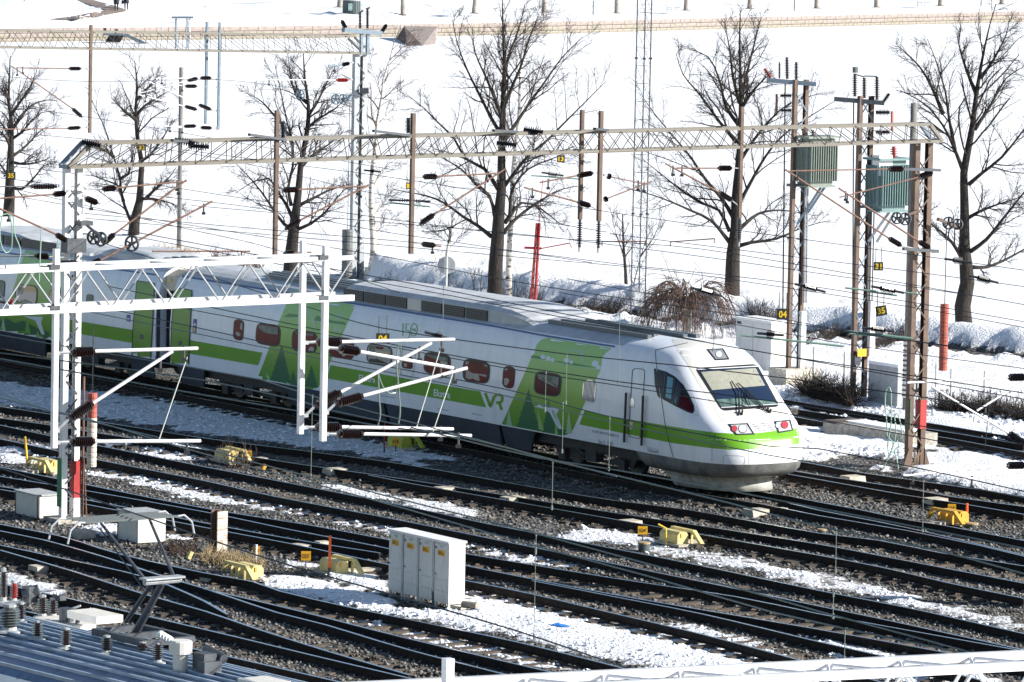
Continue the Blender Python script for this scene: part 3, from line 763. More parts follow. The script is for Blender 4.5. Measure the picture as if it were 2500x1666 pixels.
# nose
UC = [(.60,26.9),(.72,27.08),(.82,27.17),(.98,27.23),(1.1,27.25),(1.35,27.2),(1.57,27.1),(1.86,26.84),(2.25,26.3),(2.7,25.78),(3.18,25.26),(3.46,24.9),(3.58,24.68),(3.68,24.3),(3.74,23.9),(3.78,23.3)]
def uc(z):
    if z <= UC[0][0]: return UC[0][1]
    for (z0, a), (z1, b) in zip(UC[:-1], UC[1:]):
        if z0 <= z <= z1: return a + (b-a)*(z-z0)/(z1-z0)
    return UC[-1][1]
def nose_row(z, W, ucz, e, L, n=18, umin=22.5):
    u0 = max(umin, ucz-L); pts = [(umin + (u0-umin)*k/4, W) for k in range(4)]
    for k in range(n+1):
        a = math.pi/2*k/n; pts.append((u0 + (ucz-u0)*max(0, math.sin(a))**(2/e), W*max(0, math.cos(a))**(2/e)))
    return pts + [(u, -w) for u, w in pts[-2::-1]]
def nose_mesh(rows, matf=None):
    mb = MB(); k = len(rows[0][1])
    for z, pts in rows:
        for u, w in pts: mb.v.append(tuple(T(u, w, z)))
    for i in range(len(rows)-1):
        for j in range(k-1): a = i*k+j; mb.f.append((a, a+1, a+k+1, a+k)); mb.m.append(0)
    return mb
zz = [.98,1.05,1.15,1.25,1.4,1.57,1.7,1.86,2.0,2.12,2.25,2.4,2.55,2.7,2.85,3.0,3.1,3.18,3.26,3.34,3.40,3.46,3.52,3.58,3.63,3.68,3.71,3.74,3.765,3.78]
def ex(z): return 3.0 + max(0, min(1, (z-1.2)/1.2))*.9
rows = [(z, nose_row(z, max(prof_w(z), .02), uc(z), ex(z), 2.1)) for z in zz]
mbn = nose_mesh(rows)
mb1 = shell(0.0, 22.5); mb2 = shell(-27.4, -.85)
BV1 = bvh_of(mb1, mbn); BV2 = bvh_of(mb2)
car1 = thing('train_car', 'green and white leading train car with slanted cab windscreen and sloping nose', 'train car', T(13, 0, 0), 'cars of the green and white train')
car2 = thing('train_car', 'second green and white train car, partly behind the white gantry at the left edge', 'train car', T(-14, 0, 0), 'cars of the green and white train')
mb1.build('body', [M['train_white'], M['train_roof']], car1, smooth=False)
nose = mbn.build('nose', M['train_white'], car1, smooth=True)
mb2.build('body', [M['train_white'], M['train_roof']], car2, smooth=False)
# valance under the nose and snow plough
rows = [(.98, nose_row(.98, 1.55, 27.23, 3.0, 2.1, umin=23.6)), (.80, nose_row(.80, 1.53, 27.18, 3.0, 2.1, umin=23.75)), (.68, nose_row(.68, 1.47, 27.06, 3.0, 2.1, umin=23.9)), (.60, nose_row(.60, 1.36, 26.85, 3.0, 2.1, umin=24.0)), (.60, nose_row(.60, .3, 26.0, 3.0, 1.5, umin=24.0))]
nose_mesh(rows).build('nose_valance', M['train_valance'], car1, smooth=True)
rows = [(.62, nose_row(.62, 1.25, 26.75, 2.4, 2.1, umin=24.1)), (.52, nose_row(.52, 1.16, 26.60, 2.4, 2.1, umin=24.3)), (.42, nose_row(.42, 1.13, 26.62, 2.3, 2.1, umin=24.5)), (.23, nose_row(.23, 1.12, 26.68, 2.3, 2.1, umin=24.7)), (.23, nose_row(.23, .2, 25.6, 2.3, .6, umin=24.7))]
nose_mesh(rows).build('snow_plough', M['plow'], car1, smooth=True)
# skirts and underframe
def skirt(u0, u1, s0, s1, par, wd=1):
    for sg in (1, -1):
        mb = MB()
        a = [T(u0, sg*1.545, .97), T(u1, sg*1.545, .97), T(u1-s1, sg*1.40, .42), T(u0+s0, sg*1.40, .42)]
        mb.add(a + [p - TN*(sg*.06) for p in a], [(0,1,2,3),(7,6,5,4),(0,4,5,1),(1,5,6,2),(2,6,7,3),(3,7,4,0)])
        mb.build('skirt', M['train_skirt'], par)
for par, sp in ((car1, ((6.3,11.6,.3,.05),(11.7,17.3,.05,.05),(17.4,19.0,.05,.4),(.35,1.9,0,.25))), (car2, ((-25.9,-19.8,.3,.1),(-19.7,-13.5,.1,.1),(-13.4,-7.6,.1,.3),(-2.6,-1.2,.2,0)))):
    for s in sp: skirt(*s, par)
mb = MB(); mb.box(T(12.0, 0, .84), (23.5, 2.7, .26), (TD, TN, Z3)); mb.box(T(9.2, 0, .62), (5.0, 2.3, .4), (TD, TN, Z3)); mb.box(T(15, 0, .62), (4.6, 2.3, .4), (TD, TN, Z3)); mb.build('underframe', M['underframe'], car1)
mb = MB(); mb.box(T(-14, 0, .84), (26, 2.7, .26), (TD, TN, Z3)); mb.box(T(-14, 0, .62), (10, 2.3, .4), (TD, TN, Z3)); mb.build('underframe', M['underframe'], car2)
def bogie(uc_, par):
    mb = MB()
    for sg in (1, -1):
        mb.prism([T(uc_-1.9, sg*1.12, .72), T(uc_-1.5, sg*1.12, .78), T(uc_-.5, sg*1.12, .52), T(uc_+.5, sg*1.12, .52), T(uc_+1.5, sg*1.12, .78), T(uc_+1.9, sg*1.12, .72), T(uc_+1.7, sg*1.12, .45), T(uc_-1.7, sg*1.12, .45)], TN*(sg*.10))
        mb.box(T(uc_, sg*1.25, .62), (.5, .22, .34), (TD, TN, Z3)); mb.tube(T(uc_-.95, sg*1.27, .75), T(uc_-.35, sg*1.27, .55), .07, 6); mb.tube(T(uc_+.3, sg*1.3, .70), T(uc_+1.0, sg*1.3, .78), .06, 6)
        for du in (-1.35, 1.35): mb.box(T(uc_+du, sg*1.27, .5), (.3, .14, .3), (TD, TN, Z3))
    b = mb.build('bogie', M['underframe'], par)
    for du in (-1.35, 1.35):
        for sg in (1, -1):
            w = MB(); w.lathe([(.1,-.06),(.40,-.06),(.44,-.055),(.44,.05),(.41,.07),(.15,.07)], T(uc_+du, sg*.80, .645), TN*sg, 18); w.build('wheel', M['dark_steel'], b)
for u in (4.1, 21.3): bogie(u, car1)
bogie(-4.9, car2); bogie(-23, car2)
# gangway between the cars
mb = MB(); mb.box(T(-.42, 0, 2.0), (.80, 2.5, 2.3), (TD, TN, Z3)); mb.build('gangway', M['dark_gap'], car2)
mb = MB(); mb.prism([T(-.80, 1.33, 3.02), T(-.80, 1.25, 3.42), T(-.80, .9, 3.6), T(-.80, -.9, 3.6), T(-.80, -1.3, 3.02)], TD*.76); mb.build('gangway_canopy', M['canopy_cream'], car2)
decal('warning_tape', c3([(478,190),(548,192),(550,222),(482,222)]), M['yellow_tape'], .02, car2, BVHTree.FromPolygons([T(-.80,1.335,3.0),T(-.04,1.335,3.0),T(-.04,1.255,3.42),T(-.80,1.255,3.42)], [(0,1,2,3)]))
for u in (-.87, .015):
    mb = MB(); mb.box(T(u, 1.50, 1.95), (.05, .12, 1.95), (TD, TN, Z3)); mb.build('end_pillar', M['rib_dark'] if u < 0 else M['train_white'], car2 if u < 0 else car1)

# livery ---------------------------------------------------------------
decal('green_panel', cm([(262,470),(520,530),(692,580),(500,1012),(475,1090),(440,1135),(400,1150),(20,1085),(70,960),(150,742)]), M['livery_gradient'], .004, car1, BV1)
decal('green_panel', c4([(1110,400),(1105,370),(1130,300),(1185,245),(1262,220),(2030,345),(1960,400),(1915,455),(1890,610),(1700,1010),(1605,1230),(1565,1320),(1500,1375),(1440,1393),(712,1255),(1062,470),(1075,432)]), M['livery_gradient'], .004, car1, BV1)
decal('green_panel', [(62,612),(158,628),(154,760),(125,832),(112,838),(-60,808),(-22,770),(22,742),(38,690)], M['livery_gradient'], .004, car2, BV2)
decal('stripe', c3([(755,880),(1572,1022),(1525,1165),(750,1032)]), M['stripe_green'], .005, car1, BV1)
decal('stripe', [(807.5,891.8),(1000,926),(1172.5,956.3),(1187,995),(1000,961),(798.6,924)], M['stripe_green'], .005, car1, BV1)
decal('stripe', [(1427,1003.5)] + c1([(0,848),(250,890),(500,933),(700,962),(870,985),(1000,993),(1150,997),(1300,983),(1450,962),(1640,940),(1652,1010),(1655,1072),(1550,1094),(1450,1110),(1200,1130),(1000,1133),(850,1122),(500,1075),(250,1025),(0,975)]) + [(1414.7,1036.7)], M['stripe_green'], .005, car1, BV1, res=7)
decal('stripe', c0([(555,1065),(1150,1160),(1150,1275),(515,1165)]), M['stripe_green'], .005, car2, BV2)
def fir(apex, bl, br, n=5, jag=.16):
    a = Vector(apex); bl = Vector(bl); br = Vector(br); L = [a]; Rr = [a]
    for i in range(1, n+1):
        t = i/n; l = a + (bl-a)*t; r = a + (br-a)*t; ctr = (l+r)/2
        L += [l]; Rr += [r]
        if i < n: L.append(l + (ctr-l)*jag*2); Rr.append(r + (ctr-r)*jag*2)
    return [p[:] for p in Rr] + [p[:] for p in L[:0:-1]]
def firs(lst, cv, par, bv):
    for ap, bl, br, mm, o, j in lst: decal('printed_fir', cv(fir(ap, bl, br, 6, j)), M[mm], o, par, bv, 8)
firs([((1035,830),(882,1285),(1175,1335),'livery_tree',.006,.08),((1270,975),(1195,1335),(1385,1372),'livery_tree',.0065,.08),((797,1068),(762,1262),(845,1278),'livery_pale',.008,.16),
      ((1515,1096),(1475,1366),(1560,1362),'livery_pale',.008,.16),((1140,1070),(1150,1310),(1222,1330),'livery_light',.0075,.14),((1355,1230),(1345,1375),(1390,1378),'livery_light',.0075,.14)], c4, car1, BV1)
decal('printed_hill', c4([(1190,1330),(1440,1315),(1500,1330),(1545,1340),(1490,1378),(1440,1390),(1200,1350)]), M['livery_tree'], .0062, car1, BV1)
swan = [(1100,1040),(1135,1036),(1160,1015),(1180,1028),(1205,1046),(1405,1065),(1385,1100),(1368,1135),(1400,1210),(1438,1312),(1392,1306),(1350,1240),(1290,1122),(1230,1072),(1140,1054)]
decal('printed_swan', c4(swan), M['livery_swan'], .009, car1, BV1)
stroke('swan_wing_marks', [c4([(1315,1080),(1400,1270)]), c4([(1330,1082),(1385,1200)]), c4([(1318,1100),(1350,1190)])], .9, M['livery_tree2'], .011, car1, BV1)
decal('printed_swan', c4([(1512,362),(1545,358),(1560,348),(1600,374),(1720,380),(1690,432),(1720,532),(1692,524),(1648,402)]), M['livery_pale'], .008, car1, BV1)
decal('printed_hill', c4([(1072,435),(1130,435),(1180,452),(1232,486),(1060,462)]), M['livery_tree2'], .006, car1, BV1)
decal('printed_hill', c4([(1330,500),(1400,500),(1450,515),(1560,520),(1660,540),(1760,560),(1830,582),(1600,556),(1400,520)]), M['livery_tree2'], .006, car1, BV1)
stroke('printed_shore', [c4([(1060,466),(1300,505),(1600,560),(1885,604)])], 1.6, M['livery_pale'], .007, car1, BV1)
for cx_, cy_, r in ((1205,450,30),(1270,470,32),(1320,488,24),(1490,490,34),(1545,512,24),(1830,530,42),(1870,575,30)):
    decal('printed_cloud', c4([(cx_+r*math.cos(a*.63), cy_+r*.9*math.sin(a*.63)) for a in range(10)]), M['livery_swan'], .0075, car1, BV1)
firs([((192,845),(104,1088),(262,1118),'livery_tree',.006,.08),((268,1020),(240,1118),(300,1128),'livery_tree',.0065,.06),((395,985),(345,1130),(440,1140),'livery_tree',.0065,.08)], cm, car1, BV1)
for q in ([(88,1035),(112,1080),(105,1090),(88,1068)], [(115,1098),(135,1086),(128,1104)], [(218,1098),(256,1118),(225,1112)]): decal('printed_leaf', cm(q), M['livery_pale'], .008, car1, BV1)
decal('printed_hill', cm([(205,655),(240,632),(300,640),(312,655),(250,660)]), M['livery_tree2'], .006, car1, BV1)
decal('printed_hill', cm([(412,680),(430,645),(470,660),(545,682),(620,690),(632,712),(540,700),(470,690)]), M['livery_tree2'], .0065, car1, BV1)
stroke('printed_shore', [cm([(190,672),(300,668),(420,688),(620,716)])], 2.0, M['livery_pale'], .007, car1, BV1)
decal('printed_swan', cm([(352,612),(400,612),(420,690),(432,760),(408,740),(385,650)]), M['livery_pale'], .008, car1, BV1)
for cx_, cy_, r in ((580,655,24),(560,735,22),(590,745,18),(345,600,16)): decal('printed_cloud', cm([(cx_+r*math.cos(a*.63), cy_+r*.9*math.sin(a*.63)) for a in range(10)]), M['livery_pale'], .0075, car1, BV1)
firs([((30,1040),(0,1195),(60,1205),'livery_pale',.008,.14),((240,1060),(205,1210),(280,1235),'livery_leaf',.007,.16),((330,1165),(310,1245),(355,1255),'livery_light',.008,.16)], c0, car2, BV2)
decal('printed_hill', c0([(60,1060),(130,1100),(210,1080),(330,1150),(430,1180),(425,1255),(-60,1185),(-60,1100)]), M['livery_tree'], .0055, car2, BV2)
decal('printed_swan', c0([(205,1040),(375,1048),(360,1100),(392,1205),(362,1198),(310,1080)]), M['livery_swan'], .009, car2, BV2)
# lettering
text_decal('lettering', 'Ekstra', (876.4,930), (40.5,5.8), (.5,-15.5), M['text_white'], .009, car1, BV1, .02)
text_decal('lettering', 'Ekstra', (1059,967), (41,7), (.5,-17), M['text_white'], .009, car1, BV1, .02)
stroke('rail_logo', [c4([(514,880),(545,960),(575,1045),(600,985),(622,925),(655,900),(695,905),(718,928),(718,972),(695,994),(645,996)]), c4([(682,1000),(712,1082)])], 6.4, M['stripe_green'], .008, car1, BV1, 3)
stroke('anniversary_mark', [cm([(1020,698),(1018,785)]), cm([(1062,704),(1042,704),(1038,742),(1060,752),(1068,780),(1056,804),(1038,800)]),
        cm([(1096,700),(1112,712),(1118,745),(1108,778),(1090,788),(1074,770),(1072,735),(1082,708),(1096,700)]), cm([(1084,735),(1090,750),(1096,738),(1104,738),(1104,746),(1098,748),(1106,756)])], 2.0, M['stripe_green'], .008, car1, BV1, 2)
text_decal('lettering', 'FI-VR 9410 7000001-8', (1447,1056.5), (63,12), (0,-6.8), M['text_grey'], .008, car1, BV1, .004)
text_decal('lettering', 'Sm 3  7101', (1461.5,1083), (35.5,6.2), (0,-9.6), M['text_grey'], .008, car1, BV1, .01)
text_decal('lettering', '220 km/h', (1583.2,1102.5), (24,4.2), (0,-7.5), M['text_grey'], .008, car1, BV1, .004)
stroke('lettering_frame', [c1([(292,1112),(384,1132),(383,1168),(291,1150),(292,1112)])], .7, M['text_grey'], .008, car1, BV1)
for q in ((1152,1010,24,4.4),(1068,998,28,5),(930,966,36,6)): stroke('small_print', [[(q[0],q[1]),(q[0]+q[2],q[1]+q[3])]], 1.4, M['text_grey'], .007, car1, BV1)
for q in (c3([(957,1183),(1058,1198),(1052,1240),(955,1220)]), c3([(1217,1230),(1318,1250),(1312,1285),(1215,1268)]), c4([(1730,1415),(1855,1435),(1852,1485),(1728,1465)])): decal('step_plate', q, M['train_white'], .05, car1, BV1)
decal('pictogram', c3([(795,638),(838,645),(828,800),(785,790)]), M['pictogram'], .006, car1, BV1)
decal('pictogram', c3([(46,592),(89,598),(84,676),(41,666)]), M['pictogram'], .006, car2, BV2)
text_decal('pictogram_print', '1', (300+797/4.6125, 640+784/4.6125), (4,.8), (.6,-11), M['sign_yellow'], .009, car1, BV1, .03)
decal('pictogram_print', c3([(800,690),(828,694),(824,718),(796,713)]), M['livery_swan'], .009, car1, BV1)
decal('pictogram_print', c3([(50,630),(80,634),(78,662),(47,656)]), M['livery_swan'], .009, car2, BV2)
stroke('roof_stripe', [[(432,673),(700,715.5),(960,757),(1206,797),(1335,821),(1502,847)]], 4.4, M['roof_line'], .006, car1, BV1)
stroke('roof_stripe', [[(-20,612),(200,646),(384,672)]], 4.0, M['roof_line'], .006, car2, BV2)
# windows: rubber frame, pane, and seat shapes and painted reflections on the pane
U = [(0,0),(1,0),(1,1),(0,1)]
def window(c, pane, blobs, par, bv, r=.2):
    o = decal('window', rq(c, r), M['rubber'], .012, par, bv, 10)
    ins = rq(shrink(c, .90), r); decal('pane', ins, M[pane], .016, o, bv, 10)
    for mm, pts in blobs: decal('seat_and_reflection', inq(shrink(c, .88), pts), M[mm], .019, o, bv, 10)
teal_reflection = ('glass_teal', [(.06,.05),(.95,.05),(.95,.42),(.5,.44),(.3,.40),(.06,.22)])
cr1 = ('seat_cream', [(.08,.45),(.35,.62),(.95,.60),(.95,.72),(.62,.66),(.70,.95),(.5,.95),(.4,.88),(.25,.95),(.08,.9)])
cr2 = ('seat_cream', [(.10,.62),(.35,.55),(.62,.62),(.55,.80),(.40,.95),(.16,.92)])
def W1(pts, pane='seat_red', blobs=(), par=car1, bv=BV1, r=.2): window(pts, pane, blobs, par, bv, r)
W1([(572,777.7),(597,782),(593.8,834),(568.8,828.6)], blobs=[('seat_cream', [(.2,.68),(.5,.62),(.85,.72),(.5,.92)]), ('seat_cream', [(.75,.1),(.95,.1),(.95,.5),(.68,.42)])], r=.3)
W1([(627.4,787),(687,795),(683.7,849.2),(623,838.4)], blobs=[teal_reflection])
W1([(713.6,803.6),(776,812),(773.6,864.3),(712,857)], blobs=[('seat_cream', [(.7,.95),(.72,.8),(.86,.7),(.96,.78),(.95,.95)]), ('glass_teal', [(.1,.04),(.9,.04),(.85,.16),(.15,.18)])])
W1([(807.5,820.4),(866.4,827.5),(864.6,881),(802,870.4)], blobs=[('seat_cream', [(.08,.35),(.9,.4),(.94,.70),(.6,.95),(.45,.75),(.08,.6)]), ('glass_teal', [(.05,.04),(.94,.04),(.94,.2),(.05,.25)])])
W1([(896.8,838),(959,847),(957.5,895),(895,886.4)], pane='seat_cream', blobs=[('glass_dark', [(.35,.3),(.95,.25),(.95,.5),(.6,.55)]), ('glass_teal', [(.05,.04),(.3,.04),(.3,.4),(.05,.5)]), ('seat_red', [(.3,.03),(.7,.03),(.65,.18),(.35,.18)]), ('glass_dark', [(.05,.85),(.3,.7),(.8,.9),(.95,.97),(.1,.97)])])
W1([(983.6,867.9),(1009,871.4),(1007.5,902.5),(981.4,899)], blobs=[('seat_cream', [(.1,.1),(.9,.1),(.85,.4),(.15,.4)]), ('seat_cream', [(.15,.6),(.5,.6),(.5,.9),(.2,.9)])])
W1([(1037,857.9),(1102,866.8),(1098.6,922.9),(1033.6,909.6)], blobs=[('glass_teal', [(.05,.04),(.95,.04),(.95,.30),(.5,.28),(.05,.16)]), ('seat_cream', [(.62,.3),(.95,.32),(.93,.55),(.70,.5)])])
W1([(1132,873.9),(1198.4,885),(1194.3,939),(1129,930)], blobs=[cr1, ('seat_cream', [(.05,.05),(.22,.05),(.15,.2),(.06,.25)]), ('seat_cream', [(.75,.08),(.95,.06),(.95,.22)])])
W1([(1230,892),(1259.6,896.3),(1254.5,951.4),(1226,945.3)], blobs=[cr2, ('seat_cream', [(.1,.05),(.45,.05),(.35,.16),(.1,.18)])], r=.3)
W1([(1307.6,904.5),(1373.9,914.7),(1367.8,971.8),(1302.4,960.6)], pane='seat_wine', blobs=[('glass_teal', [(.05,.05),(.95,.05),(.95,.60),(.6,.44),(.3,.36),(.05,.2)]), ('seat_cream', [(.12,.2),(.55,.36),(.95,.52),(.95,.62),(.4,.42),(.1,.3)])])
W1([(38,693),(94,697.5),(91,748),(36.5,738)], 'glass_dark', [('glass_teal', [(.1,.08),(.4,.08),(.3,.5),(.1,.6)]), ('seat_cream', [(.2,.9),(.5,.78),(.85,.9),(.8,.98),(.2,.98)])], car2, BV2)
W1([(121,706),(152,710),(150,752),(119,746)], 'glass_dark', [('seat_wine', [(.4,.4),(.95,.5),(.95,.95),(.3,.9)])], car2, BV2)
W1([(212,718),(229,720),(227,747),(210,743)], 'glass_teal', [], car2, BV2)
W1([(-14,681),(14,686),(11,729),(-16,724)], 'glass_teal', [], car2, BV2)
g = decal('air_grille', rq([(1424.9,925.9),(1456.5,929),(1453.5,986),(1421.8,981)], .34), M['lamp_chrome'], .014, car1, BV1)
for i in range(9):
    t = .08 + .84*i/8; a = Vector((1426+29*t, 929+3*t)); b = Vector((1423+29*t, 978+5*t)); stroke('grille_slot', [[a[:], b[:]]], 1.2, M['text_grey'], .02, g, BV1)
stroke('emergency_door', [cm([(1015,862),(1105,876),(1098,990),(1085,1072),(1003,1056),(1008,960),(1015,862)])], 1.0, M['text_grey'], .006, car1, BV1)
# passenger doors beside the gap
for par, bv, pl, wn, pm in ((car2, BV2, [(165,213),(360,240),(340,700),(316,1113),(106,1080),(122,700)], [(205,500),(293,512),(283,702),(192,688)], 'glass_dark'), (car1, BV1, [(592,287),(782,320),(750,960),(744,1182),(538,1150),(556,700)], [(607,527),(696,545),(690,768),(590,745)], 'seat_red')):
    dd = decal('door', c3(pl), M['door_green'], .02, par, bv)
    stroke('door_seal', [c3(pl + [pl[0]])], 2.0, M['rubber'], .022, dd, bv); window(c3(wn), pm, [('seat_cream', [(.2,.9),(.5,.84),(.8,.92),(.5,.98)])], dd, bv, .34)
    cx = pl[0][0] + 40; decal('door_button', c3([(pl[4][0]+95, pl[4][1]-265), (pl[4][0]+132, pl[4][1]-260), (pl[4][0]+130, pl[4][1]-208), (pl[4][0]+93, pl[4][1]-213)]), M['rib_dark'], .026, dd, bv)
# cab: windscreen, lamps, side windows, cab door
decal('grey_brow', c1([(500,172),(800,178),(1010,200),(1180,262),(1262,350),(1350,500),(1450,680),(1508,800),(1495,850),(1390,872),(1000,905),(950,900),(850,745),(720,540),(640,400),(545,265)]), M['train_grey'], .004, car1, BV1, 8)
ws = decal('windscreen', rq(c1([(700,425),(1238,390),(1438,762),(935,800)]), .06), M['rubber'], .012, car1, BV1, 8)
gl = c1([(738,446),(1238,414),(1412,742),(934,772)]); decal('pane', gl, M['glass_blue'], .016, ws, BV1, 8)
decal('sun_blind', c1([(752,462),(1225,428),(1308,580),(848,620)]), M['blind'], .018, ws, BV1, 8)
decal('glass_reflection', c1([(885,700),(1100,690),(1395,724),(1405,740),(932,766)]), M['glass_teal'], .018, ws, BV1, 8)  # paler strip paints a reflection low on the windscreen glass
stroke('glass_edge', [c1([(722,440),(1242,412)])], 2.2, M['galv_white'], .02, ws, BV1); stroke('glass_edge', [c1([(928,772),(1418,742)])], 1.8, M['galv_white'], .02, ws, BV1)
def on(x, y, off, bv=BV1):
    q = c1([(x, y)])[0]; return hit(bv, q[0], q[1], off)
for a, b, c_ in (((1078,845),(1070,650),(1012,548)), ((1108,840),(1098,660),(1150,740)), ((1350,820),(1150,650),(1065,565)), ((1335,822),(1120,640),(1175,760))):
    w = MB(); P = [on(*a, .03), on(*b, .09), on(*c_, .05)]
    if all(P): w.path(P, .016, 5); w.build('wiper', M['rubber'], car1)
w = MB()
for x, y in ((1080,830),(1108,828),(1330,805),(1352,815)): w.tube(on(x, y, .0), on(x-4, y-14, .09), .03, 6)
w.build('wiper_motor', M['rubber'], car1)
def circ(x, y, rx, ry=None): return c1([(x+rx*math.cos(k*math.pi/8), y+(ry or rx)*math.sin(k*math.pi/8)) for k in range(16)])
def lampset(name, outer, discs, inner='lamp_chrome'):
    o = decal(name, c1(outer), M['rubber'], .010, car1, BV1, 6); decal('reflector', c1(shrink(outer, .78)), M[inner], .014, o, BV1, 6)
    for x, y, r, mm in discs: decal('bezel', circ(x, y, r*1.16), M['dark_steel'], .018, o, BV1, 6); decal('lens', circ(x, y, r), M[mm], .026, o, BV1, 6)
lampset('roof_lamp', [(797,262),(945,254),(1003,352),(875,360)], [(908,310,27,'lamp_glass')])
lampset('headlight', [(984,912),(1160,904),(1222,1004),(1052,1010)], [(1041,955,24,'lamp_red'),(1113,955,33,'lamp_glass')], 'cabinet_grey')
lampset('headlight', [(1386,888),(1530,874),(1557,970),(1420,992)], [(1478,922,29,'lamp_red'),(1419,928,20,'lamp_glass')], 'cabinet_grey')
for k in range(4):
    y = 916 + k*19; stroke('nose_vent', [c1([(1198+k*9,y),(1252+k*9,y-4)]), c1([(1262+k*9,y-5),(1314+k*9,y-9)]), c1([(1322+k*7,y-10),(1374+k*4,y-14)])], 1.6, M['rubber'], .008, car1, BV1)
s1 = decal('side_cab_window', c1([(346,432),(362,427),(378,480),(400,690),(378,668),(352,560)]), M['rubber'], .010, car1, BV1, 6)
s2 = decal('side_cab_window', c1([(374,434),(452,456),(530,500),(600,572),(655,665),(693,752),(697,795),(684,822),(640,810),(540,760),(430,700),(410,686),(390,560)]), M['rubber'], .010, car1, BV1, 6)
decal('pane', c1([(465,495),(516,515),(496,697),(448,676)]), M['glass_cyan'], .014, s2, BV1, 6)
decal('pane', c1([(545,530),(600,590),(575,640),(535,740),(520,715)]), M['glass_dark'], .014, s2, BV1, 6)
decal('pane', c1([(590,645),(640,690),(688,770),(680,808),(548,756)]), M['seat_wine'], .014, s2, BV1, 6)
stroke('window_bar', [c1([(448,470),(425,690)]), c1([(532,505),(510,740)])], 1.6, M['rib_dark'], .018, s2, BV1)
stroke('window_surround', [c1([(470,408),(560,450),(660,600),(738,800),(728,838),(690,832)])], .9, M['cabinet_grey'], .006, car1, BV1)
cd = stroke('cab_door', [c1([(178,428),(250,434),(266,452),(228,1020),(215,1038),(140,1022),(125,1000),(158,445),(178,428)])], 1.6, M['rubber'], .008, car1, BV1, 4)
decal('door_handle', circ(158,725,20,42), M['lamp_chrome'], .012, cd, BV1); decal('door_handle', circ(147,920,20,44), M['lamp_chrome'], .012, cd, BV1)
for a, b in (((121,640),(104,1066)), ((269,665),(255,1094))):
    w = MB(); w.path([on(a[0]+(b[0]-a[0])*t, a[1]+(b[1]-a[1])*t, .07) for t in (0,.25,.5,.75,1)], .035, 6); w.build('grab_rail', M['rust_tube'] if False else M['louver'], cd)
stroke('panel_seam', [c1([(640,205),(480,240),(362,268),(356,300),(370,420),(410,690),(440,900),(480,1080),(515,1200),(552,1302)])], 1.3, M['rubber'], .007, car1, BV1, 5)
stroke('panel_seam', [c1([(850,1045),(850,1296)]), c1([(1165,1300),(1172,1200),(1162,1080),(1175,1068),(1530,1046),(1545,1062)]), c1([(1128,1300),(1138,1210),(1120,1190),(965,1182),(950,1195),(952,1290)])], .8, M['text_grey'], .007, car1, BV1, 5)
# roof gear
def onW(px, py, w, o=TO):
    v = ray(px, py); t = ((o + TN*w - CAMP).dot(TN))/v.dot(TN); q = CAMP + v*t; return (q-o).dot(TD), q.z
def hood(u0, u1, z0, z1, par, fr=1.9, bk=.35, wv=1.14):
    sec = [(wv,0),(wv,.72),(wv-.12,.90),(.7,.97),(0,1),(-.7,.97),(-wv+.12,.90),(-wv,.72),(-wv,0)]
    st = [(u0,.75,.96),(u0+bk,1,1),(u1-fr,1,1),(u1-fr*.6,.93,.99),(u1-fr*.25,.66,.95),(u1-.12,.32,.88),(u1,.05,.80)]
    mb = MB(); k = len(sec)
    for u, hs, ws_ in st:
        for w, h in sec: mb.v.append(tuple(T(u, w*ws_, z0 + (z1-z0)*h*hs)))
    for i in range(len(st)-1):
        for j in range(k-1): a = i*k+j; mb.f.append((a, a+1, a+k+1, a+k)); mb.m.append(0)
    mb.f += [tuple(range(k)), tuple((len(st)-1)*k+j for j in range(k-1, -1, -1))]; mb.m += [0, 0]
    return mb.build('roof_hood', M['train_roof'], par)
ua, za = onW(836, 712, 1.14); ub, zb_ = onW(1418, 778, -.3); uv, _ = onW(1196, 792, 1.14)
h1 = hood(ua, max(ub, uv+1.5), 3.46, 4.02, car1, max(ub, uv+1.5)-uv)
def louvers(par, xs, ytop, ybot, wv=1.15):
    for k, (xa, xb) in enumerate(xs):
        u0, _ = onW(xa, ytop(xa), wv); u1, _ = onW(xb, ytop(xb), wv); 
        mb = MB(); light = (k == 3 and len(xs) == 7)
        mb.box(T((u0+u1)/2, wv+.008, 3.68), (u1-u0, .02, .30), (TD, TN, Z3)); o = mb.build('roof_panel' if light else 'vent_grille', M['train_grey'] if light else M['louver'], par)
        if not light:
            mb = MB()
            for j in range(5): mb.box(T((u0+u1)/2, wv+.022, 3.57+.055*j), (u1-u0-.04, .014, .016), (TD, TN, Z3))
            mb.build('vent_slat', M['rib_dark'], o)
louvers(car1, [(840,888.7),(892,941.5),(944.6,994),(996,1028.8),(1030.3,1079),(1085,1134.7),(1138.6,1190)], lambda x: 716+(x-838)*.2145, None)
def ribs(par, u0, u1, ws):
    for w, a, b in ws:
        mb = MB(); mb.box(T((u0+a+u1+b)/2, w, 3.775-.10*w*w+.02), (u1+b-u0-a, .13, .10), (TD, TN, Z3)); mb.build('roof_rib', M['rib_dark'], par)
ra, _ = onW(1345, 787, .7); rb, _ = onW(1588, 828, .7)
ribs(car1, ra, rb, ((.72,0,0),(.50,.25,-.05),(.05,.7,.6),(-.2,.9,.8)))
ribs(car1, 3.3, ua-.2, ((.62,.6,0),(.40,.3,0),(.1,0,0),(-.2,0,0),(-.5,.3,0)))
ua2, _ = onW(-60, 572, 1.14); ub2, _ = onW(180, 600, 0)
hood(ua2, ub2, 3.46, 3.98, car2, 2.6)
louvers(car2, [(-40,10),(14,50),(54,98),(102,138)], lambda x: 590+(x)*.16, None)
u0, _ = onW(250, 632, .9); u1, _ = onW(462, 645, 0); hood(u0, u1, 3.5, 3.92, car2, 1.6, .5, .95)
